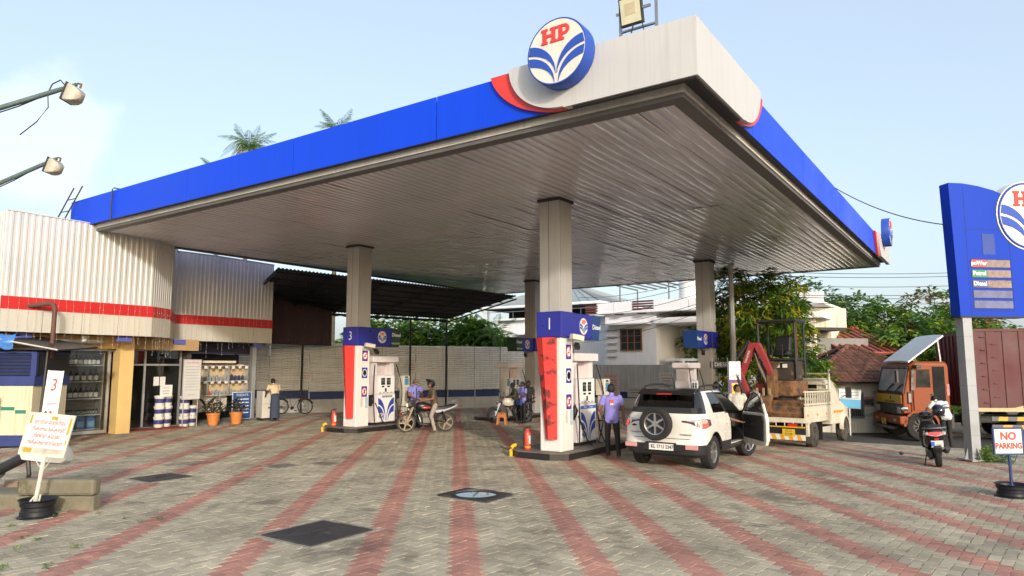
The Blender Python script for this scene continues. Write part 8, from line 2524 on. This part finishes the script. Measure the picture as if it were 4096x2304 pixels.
# ---------------------------------------------------------------- people
skin_m = M('skin_brown', (.20, .09, .05), .55, var=.08); skin_d = M('skin_dark', (.09, .042, .026), .55, var=.08); hair_m = M('hair_black', (.008, .007, .007), .5, var=.2, bump=.5, bscale=120)
eye_m = M('eye_dark', (.02, .015, .012), .2)
def person(label, x, y, rz, J=None, shirt=None, pants=None, skin=skin_m, shoe=None, h=1.66, sleeve=.62, lungi=False, hy=0., hp=0., hair=True, vox=.011, z=None, group=None, belly=1., cat='person', hands='open', tuck=False, bald=False):
 """one continuous body grown from tapered limbs; x forward, y left; cloth regions by material"""
 t = thing('person', label, cat, (x, y, gz(x, y) if z is None else z), rz, group)
 k = h / 1.66
 D = dict(hip=(0, 0, .90), waist=(.01, 0, 1.06), chest=(0, 0, 1.26), neck=(.0, 0, 1.42), head=(.02, 0, 1.535),
             shL=(-.01, .175, 1.365), elL=(-.03, .235, 1.09), wrL=(.05, .255, .86), shR=(-.01, -.175, 1.365), elR=(-.03, -.235, 1.09), wrR=(.05, -.255, .86),
             hiL=(0, .085, .88), knL=(.02, .1, .48), anL=(-.02, .105, .08), toL=(.13, .125, .035), hiR=(0, -.085, .88), knR=(.02, -.1, .48), anR=(-.02, -.105, .08), toR=(.13, -.125, .035))
 D.update(J or {})
 D = {n: Vector(v) * k for n, v in D.items()}
 b = MB(); SEG = []
 def limb(p, q, r0, r1, reg, n=10):
  b.tube([p, p.lerp(q, .5), q], [r0 * k, (r0 + r1) / 2 * k * 1.02, r1 * k], n)
  b.ell(p, (r0 * k,) * 3, n, 6); b.ell(q, (r1 * k,) * 3, n, 6)
  SEG.append((p, q, r0 * k, r1 * k, reg))
 SH, PA, SK, SO = 0, 1, 2, 3
 sp = [D['hip'] + Vector((0, 0, -.03 if not tuck else .0)), D['waist'], D['chest'], D['neck'] - Vector((0, 0, .04 * k))]
 b.tube(sp, [(.165 * k, .115 * k), (.158 * k * belly, .118 * k * belly), (.182 * k, .122 * k), (.10 * k, .085 * k)], 16, ref=(1, 0, 0))
 b.ell(D['chest'] + Vector((0, 0, .06 * k)), (.115 * k, .175 * k, .09 * k), 14, 8)
 SEG.append((D['hip'] - Vector((0, 0, .015 * k)), sp[3], .165 * k, .13 * k, SH))
 b.tube([D['hip'] + Vector((0, 0, .05 * k)), D['hip'] - Vector((0, 0, .06 * k))], [(.15 * k, .11 * k), (.14 * k, .105 * k)], 14, ref=(1, 0, 0))
 SEG.append((D['hip'] - Vector((0, .06 * k, .12 * k)), D['hip'] - Vector((0, -.06 * k, .12 * k)), .10 * k, .10 * k, PA))
 limb(D['neck'] - Vector((0, 0, .03 * k)), D['head'] - Vector((0, 0, .05 * k)), .056, .052, SK)
 # head with jaw, nose and ears, turned on the neck
 HR = Matrix.Translation(D['head']) @ Matrix.Rotation(hy, 4, 'Z') @ Matrix.Rotation(hp, 4, 'Y')
 def hb(c, r, n=14, m=9): b.ell((0, 0, 0), [q * k for q in r], n, m, 0, HR @ Matrix.Translation(Vector(c) * k))
 hb((-.005, 0, .015), (.095, .077, .10)); hb((.025, 0, -.045), (.066, .058, .065)); hb((.095, 0, -.012), (.022, .014, .024), 8, 6); hb((.085, 0, .03), (.018, .05, .012), 8, 6); hb((.085, 0, -.055), (.016, .026, .012), 8, 6)
 for s_ in (-1, 1): hb((-.01, s_ * .078, -.005), (.022, .012, .03), 8, 6)
 hc = HR @ Vector((0, 0, -.0)); SEG.append((HR @ Vector((0, 0, -.05 * k)), HR @ Vector((0, 0, .06 * k)), .09 * k, .09 * k, SK))
 for s_ in 'LR':
  sh, el, wr = D['sh' + s_], D['el' + s_], D['wr' + s_]
  limb(sh, el, .060, .050, SH if sleeve > .3 else SK)
  if sleeve < .95:
   cut = sh.lerp(el, sleeve)
   limb(cut, el, .043, .043, SK); SEG.pop(); SEG.append((cut, el, .058 * k, .055 * k, SK))
   SEG[-2] = (sh, cut, .062 * k, .06 * k, SH)
   b.tube([sh, cut], [.062 * k, .070 * k], 12)
  limb(el, wr, .041 if sleeve < 1.2 else .05, .027 if sleeve < 1.2 else .036, SK if sleeve < 1.2 else SH)
  d = (wr - el).normalized()
  side = d.cross(Vector((1, 0, 0)) if abs(d.x) < .8 else Vector((0, 0, 1))).normalized()
  up = side.cross(d).normalized()
  pc = wr + d * .05 * k
  T = Matrix.Translation(pc) @ Matrix((up, side, d)).transposed().to_4x4()
  b.ell((0, 0, 0), (.042 * k, .02 * k, .055 * k), 10, 7, 0, T)
  SEG.append((wr, wr + d * .17 * k, .03 * k, .03 * k, SK))
  curl = side * (-1 if s_ == 'L' else 1)
  for f, (o_, L) in enumerate(((-.03, .062), (-.011, .075), (.009, .070), (.028, .055))):
   p0 = pc + d * .035 * k + up * o_ * k
   p1 = p0 + d * L * .55 * k + curl * .006 * k; p2 = p1 + (d * .7 + curl * .7).normalized() * L * .5 * k
   b.tube([p0, p1, p2], [.0095 * k, .009 * k, .0075 * k], 6)
  p0 = pc - d * .02 * k - up * .035 * k; p1 = p0 + (d * .6 - up * .7).normalized() * .04 * k; b.tube([p0, p1, p1 + d * .03 * k], [.011 * k, .010 * k, .008 * k], 6)
  hi, kn, an, to = D['hi' + s_], D['kn' + s_], D['an' + s_], D['to' + s_]
  limb(hi, kn, .088, .066, PA); limb(kn, an, .064, .050, PA)
  limb(an - (an - kn).normalized() * .02 * k, an, .036, .038, SO)
  b.tube([an + (an - to) * .28 - Vector((0, 0, .035 * k)), an.lerp(to, .5) - Vector((0, 0, .012 * k)), to], [(.042 * k, .035 * k), (.045 * k, .04 * k), (.038 * k, .02 * k)], 10, ref=(0, 0, 1))
  SEG.append((an - Vector((0, 0, .03 * k)), to, .045 * k, .035 * k, SO))
 if lungi:
  b.tube([D['hip'] + Vector((0, 0, .1 * k)), D['hip'] - Vector((0, 0, .3 * k)), Vector((D['hip'].x * .5, 0, .12 * k))], [(.165 * k, .13 * k), (.18 * k, .15 * k), (.19 * k, .16 * k)], 18, ref=(1, 0, 0))
  SEG.append((D['hip'] + Vector((0, 0, .02)), Vector((0, 0, .14)), .17 * k, .18 * k, PA))
 me = b.mesh('body', [shirt, pants, skin, shoe or skin], fix=True)
 o = bpy.data.objects.new('body', me); COL.objects.link(o)
 r = o.modifiers.new('r', 'REMESH'); r.mode = 'VOXEL'; r.voxel_size = vox
 s_ = o.modifiers.new('s', 'SMOOTH'); s_.factor = .5; s_.iterations = 3
 bpy.context.view_layer.update()
 me2 = bpy.data.meshes.new_from_object(o.evaluated_get(bpy.context.evaluated_depsgraph_get()))
 bpy.data.objects.remove(o); bpy.data.meshes.remove(me)
 n = len(me2.polygons); C = np.empty(n * 3); me2.polygons.foreach_get('center', C); C = C.reshape(-1, 3)
 best = np.full(n, 1e9); reg = np.zeros(n, int)
 for p, q, r0, r1, g in SEG:
  p, q = np.array(p), np.array(q); d = q - p; L2 = max(1e-9, d @ d)
  f = np.clip(((C - p) @ d) / L2, 0, 1)
  dist = np.linalg.norm(C - (p + f[:, None] * d), axis=1) - (r0 + (r1 - r0) * f)
  m_ = dist < best; best[m_] = dist[m_]; reg[m_] = g
 me2.materials.clear()
 for m_ in (shirt, pants, skin, shoe or skin): me2.materials.append(m_)
 me2.polygons.foreach_set('material_index', reg); me2.shade_smooth(); me2.update()
 inst('body', me2, t)
 if hair:
  hbm = MB(); hbm.ell((0, 0, 0), (.104 * k, .087 * k, .112 * k), 24, 16, 0, HR @ Matrix.Translation((-.012 * k, 0, .022 * k)))
  hm = hbm.mesh('hair', hair_m, smooth=True)
  bm = bmesh.new(); bm.from_mesh(hm); inv = HR.inverted()
  kill = [f for f in bm.faces if (lambda c: (c.x > .045 * k and c.z < .062 * k) or c.z < -.055 * k or (c.x > -.02 * k and c.z < -.0 * k) or (bald and c.z > .03 * k))(inv @ f.calc_center_median())]
  bmesh.ops.delete(bm, geom=kill, context='FACES')
  for v in bm.verts: v.co += Vector((random.gauss(0, .003), random.gauss(0, .003), random.gauss(0, .003)))
  bm.to_mesh(hm); bm.free()
  ho = inst('hair', hm, t); sd = ho.modifiers.new('t', 'SOLIDIFY'); sd.thickness = .012; sd.offset = -1
 for s_ in (-1, 1):
  e = MB(); e.ell((0, 0, 0), (.009 * k, .014 * k, .007 * k), 8, 5, 0, HR @ Matrix.Translation((.083 * k, s_ * .031 * k, .008 * k))); e.build('eye', eye_m, t)
 t['hr'] = 0
 return t, D, HR, k
uni = M('uniform_lilac', (.24, .22, .58), .8, var=.12, scale=6, bump=.25, bscale=14); trs = M('trousers_black', (.012, .012, .014), .8, var=.15); shoe_b = M('shoe_black', (.012, .011, .011), .5)
# attendant beside the nearest pump, back to the road
t, D, HR, k = person('man in lilac uniform shirt seen from behind at the nearest pump', 5.05, 3.78, rad(30), dict(elR=(.06, -.26, 1.10), wrR=(.05, -.27, .86), elL=(.02, .27, 1.10), wrL=(.14, .20, .90), toR=(.12, -.13, .035), anR=(-.05, -.14, .09), knR=(.0, -.12, .49), anL=(.05, .09, .08), toL=(.2, .1, .035)), uni, trs, h=1.68, hy=rad(-25), vox=.010)
MB().bx(-.136, -.128, -.045, .045, 1.20, 1.33).build('back_badge', lettering_r, t)
MB().bx(-.14, -.1365, -.032, .032, 1.21, 1.25).build('badge_print', lettering_w, t)
# the man bending at the water cooler
cream_sh = M('shirt_cream', (.62, .48, .30), .85, var=.1, bump=.25, bscale=12); lun = M('lungi_blue', (.045, .06, .10), .85, var=.35, scale=14)
person('man in cream shirt and dark checked lungi bending at the water cooler', 7.4, 19.25, rad(75), dict(waist=(.04, 0, 1.06), chest=(.12, 0, 1.24), neck=(.21, 0, 1.38), head=(.28, 0, 1.48), shL=(.15, .19, 1.33), shR=(.15, -.19, 1.33), elL=(.24, .26, 1.10), wrL=(.40, .22, .98), elR=(.22, -.26, 1.08), wrR=(.38, -.2, .96)), cream_sh, lun, skin_d, h=1.66, lungi=True, hp=rad(25), vox=.012)
# older attendant behind the red motorcycle
t, D, HR, k = person('grey-haired man in lilac uniform talking to the motorcyclist', 8.15, 12.72, rad(-115), dict(elR=(.10, -.24, 1.12), wrR=(.26, -.12, 1.02), elL=(.02, .25, 1.1), wrL=(.16, .2, .95)), uni, trs, shoe=shoe_b, h=1.66, hy=rad(20), vox=.012, bald=True)
MB().bx(.124, .13, -.015, .015, .98, 1.36).build('placket', trs, t)
MB().bx(.118, .125, .05, .13, 1.22, 1.245).build('pocket_flap', trs, t)
e = MB(); e.tube([HR @ Vector((.02, .08, .02)), HR @ Vector((.1, .05, .018)), HR @ Vector((.112, 0, .018)), HR @ Vector((.1, -.05, .018)), HR @ Vector((.02, -.08, .02))], .008, 5); e.build('spectacles', black_p, t)
# motorcyclist astride, one foot down on the near side
cam_sh = M('shirt_mottled', (.115, .085, .05), .85, var=.6, scale=16); khaki = M('trousers_beige', (.36, .30, .26), .85, var=.1)
bx_, by_ = 7.86, 11.12
fw = Vector((math.cos(BR), math.sin(BR), 0)); lf = Vector((-math.sin(BR), math.cos(BR), 0))
# camera sees the left-hand flank of the bike, so the near foot is the left one
p = Vector((bx_, by_, 0)) + fw * .36
t, D, HR, k = person('motorcyclist in mottled shirt and open-visor helmet astride the red motorcycle', p.x, p.y, BR, dict(hip=(0, 0, .86), waist=(.03, 0, 1.02), chest=(.07, 0, 1.22), neck=(.10, 0, 1.38), head=(.13, 0, 1.49), shL=(.08, .19, 1.32), shR=(.08, -.19, 1.32), elL=(.12, .29, 1.06), wrL=(.44, .28, 1.01), elR=(.14, -.29, 1.06), wrR=(.44, -.28, 1.01),
 hiL=(.0, .1, .84), knL=(.16, .24, .52), anL=(.05, .30, .09), toL=(.2, .32, .035), hiR=(.0, -.1, .84), knR=(.30, -.22, .62), anR=(.12, -.24, .33), toR=(.26, -.25, .29)), cam_sh, khaki, shoe=M('sandal_brown', (.09, .06, .05), .7), h=1.66, hy=rad(35), vox=.012, hair=False)
e = MB(); e.ell((0, 0, 0), (.145, .125, .14), 20, 12, 0, HR @ Matrix.Translation((-.015, 0, .03)), z0=-.8);
hm_o = e.build('helmet', M('helmet_black', (.014, .014, .016), .2, coat=.4), t, smooth=True)
bm = bmesh.new(); bm.from_mesh(hm_o.data); inv = HR.inverted()
bmesh.ops.delete(bm, geom=[f for f in bm.faces if (lambda c: c.x > .065 and -.12 < c.z < .055)(inv @ f.calc_center_median())], context='FACES'); bm.to_mesh(hm_o.data); bm.free()
sd = hm_o.modifiers.new('t', 'SOLIDIFY'); sd.thickness = .02; sd.offset = -1
e = MB(); e.ell((0, 0, 0), (.15, .12, .05), 16, 8, 0, HR @ Matrix.Translation((.055, 0, .115)) @ Matrix.Rotation(rad(-25), 4, 'Y')); e.build('raised_visor', glass('visor_clear', (.7, .72, .7), .15), t)
# riders and attendant at the far pump
olive = M('shirt_olive', (.055, .06, .038), .85, var=.25)
b2 = rad(140); f2 = Vector((math.cos(b2), math.sin(b2), 0)); p = Vector((14.2, 12.25, 0)) + f2 * .36
person('rider in dark olive shirt astride the cream-tanked motorcycle', p.x, p.y, b2, dict(hip=(0, 0, .86), waist=(.03, 0, 1.02), chest=(.08, 0, 1.22), neck=(.12, 0, 1.37), head=(.17, 0, 1.47), shL=(.08, .19, 1.31), shR=(.08, -.19, 1.31), elL=(.16, .28, 1.07), wrL=(.36, .16, 1.05), elR=(.16, -.28, 1.07), wrR=(.42, -.22, 1.0),
 knL=(.2, .23, .52), anL=(.05, .28, .09), toL=(.2, .3, .035), hiL=(0, .1, .84), hiR=(0, -.1, .84), knR=(.3, -.22, .62), anR=(.12, -.24, .33), toR=(.26, -.25, .29)), olive, trs, skin_d, shoe_b, h=1.66, hp=rad(20), vox=.014, sleeve=1.4)
t, D, HR, k = person('attendant in lilac shirt with a blue cash bag by the far pump', 13.75, 12.05, rad(160), dict(elL=(.08, .24, 1.12), wrL=(.24, .12, 1.02), elR=(.08, -.25, 1.1), wrR=(.26, -.14, 1.04)), uni, trs, skin_d, shoe_b, h=1.64, hp=rad(15), vox=.014)
e = MB(); e.box((.19, -.02, .84), (.1, .32, .26)); e.build('cash_bag', M('bag_blue', (.02, .05, .22), .6), t, bevel=.03)
e = MB(); e.tube([(.17, .13, .95), (.12, .1, 1.2), (.0, .06, 1.43), (-.12, -.02, 1.25)], .012, 5); e.build('bag_strap', trs, t)
t, D, HR, k = person('person in pale blue headscarf standing behind the far riders', 14.9, 12.95, rad(200), None, M('shirt_paleblue', (.35, .45, .55), .8, var=.1), trs, skin_d, shoe_b, h=1.63, vox=.015, hair=False)
e = MB(); e.ell((0, 0, 0), (.112, .098, .12), 16, 10, 0, HR @ Matrix.Translation((-.012, 0, .02))); e.build('headscarf', M('scarf_blue', (.30, .45, .62), .8, var=.15), t, smooth=True)
person('dark-haired man in black shirt standing behind the far riders', 14.75, 12.45, rad(190), None, M('shirt_black', (.02, .02, .022), .8), trs, skin_d, shoe_b, h=1.68, vox=.015)
# two men beyond the white car
blue_sh = M('shirt_blue', (.10, .17, .42), .8, var=.1); strip_sh = M('shirt_striped', (.50, .48, .42), .8, var=.35, scale=20)
person('dark-haired man in blue shirt beyond the open car door', *cw(5.75, 19.6), rad(80), None, blue_sh, trs, skin_m, shoe_b, h=1.68, vox=.014)
person('moustached man in pale striped shirt facing the road behind the car', *cw(6.0, 18.6), rad(-150), dict(elL=(.05, .25, 1.1), wrL=(.2, .2, .95)), strip_sh, trs, skin_m, shoe_b, h=1.62, hy=rad(30), vox=.014)
# driver in the car reaching for the open door
t, D, HR, k = person('driver of the white car reaching an arm to the open door', 5.85, 1.86, 0, dict(hip=(0, 0, .62), waist=(-.05, 0, .78), chest=(-.08, 0, .98), neck=(-.08, 0, 1.14), head=(-.06, 0, 1.25), shL=(-.06, .19, 1.08), shR=(-.06, -.19, 1.08), elL=(.16, .22, .86), wrL=(.38, .12, .92), elR=(.12, -.46, .93), wrR=(.30, -.66, .86),
 hiL=(.02, .1, .6), hiR=(.02, -.1, .6), knL=(.42, .14, .68), knR=(.42, -.14, .68), anL=(.72, .14, .42), anR=(.70, -.14, .42), toL=(.86, .15, .42), toR=(.84, -.15, .42)), M('shirt_dark', (.035, .035, .04), .8), trs, skin_m, shoe_b, h=1.62, vox=.013, z=.04)
# man in white printed shirt leaning in at the lorry cab
o = cw(13.25, 21.4)
person('man in white printed shirt leaning over beside the orange cab', o[0], o[1], rad(34.7 + 2), dict(hip=(-.05, 0, .92), waist=(.05, 0, 1.07), chest=(.22, 0, 1.22), neck=(.36, 0, 1.33), head=(.47, 0, 1.38), shL=(.26, .2, 1.30), shR=(.26, -.2, 1.30), elL=(.36, .32, 1.08), wrL=(.55, .28, .98), elR=(.34, -.30, 1.08), wrR=(.5, -.2, .95)), M('shirt_print', (.66, .67, .66), .8, var=.22, scale=9), trs, skin_m, shoe_b, h=1.72, hp=rad(50), vox=.012)
# small black leavings on the paving
o = cw(9.4, 17.0)
b = MB(); b.ell((0, 0, .03), (.09, .05, .03), 10, 6); b.ell((.07, .02, .04), (.05, .04, .03), 8, 5)
tag(b.build('crumpled_bag', black_p, None, loc=(o[0], o[1], gz(*o))), 'small crumpled black bag lying on the open paving', 'litter')
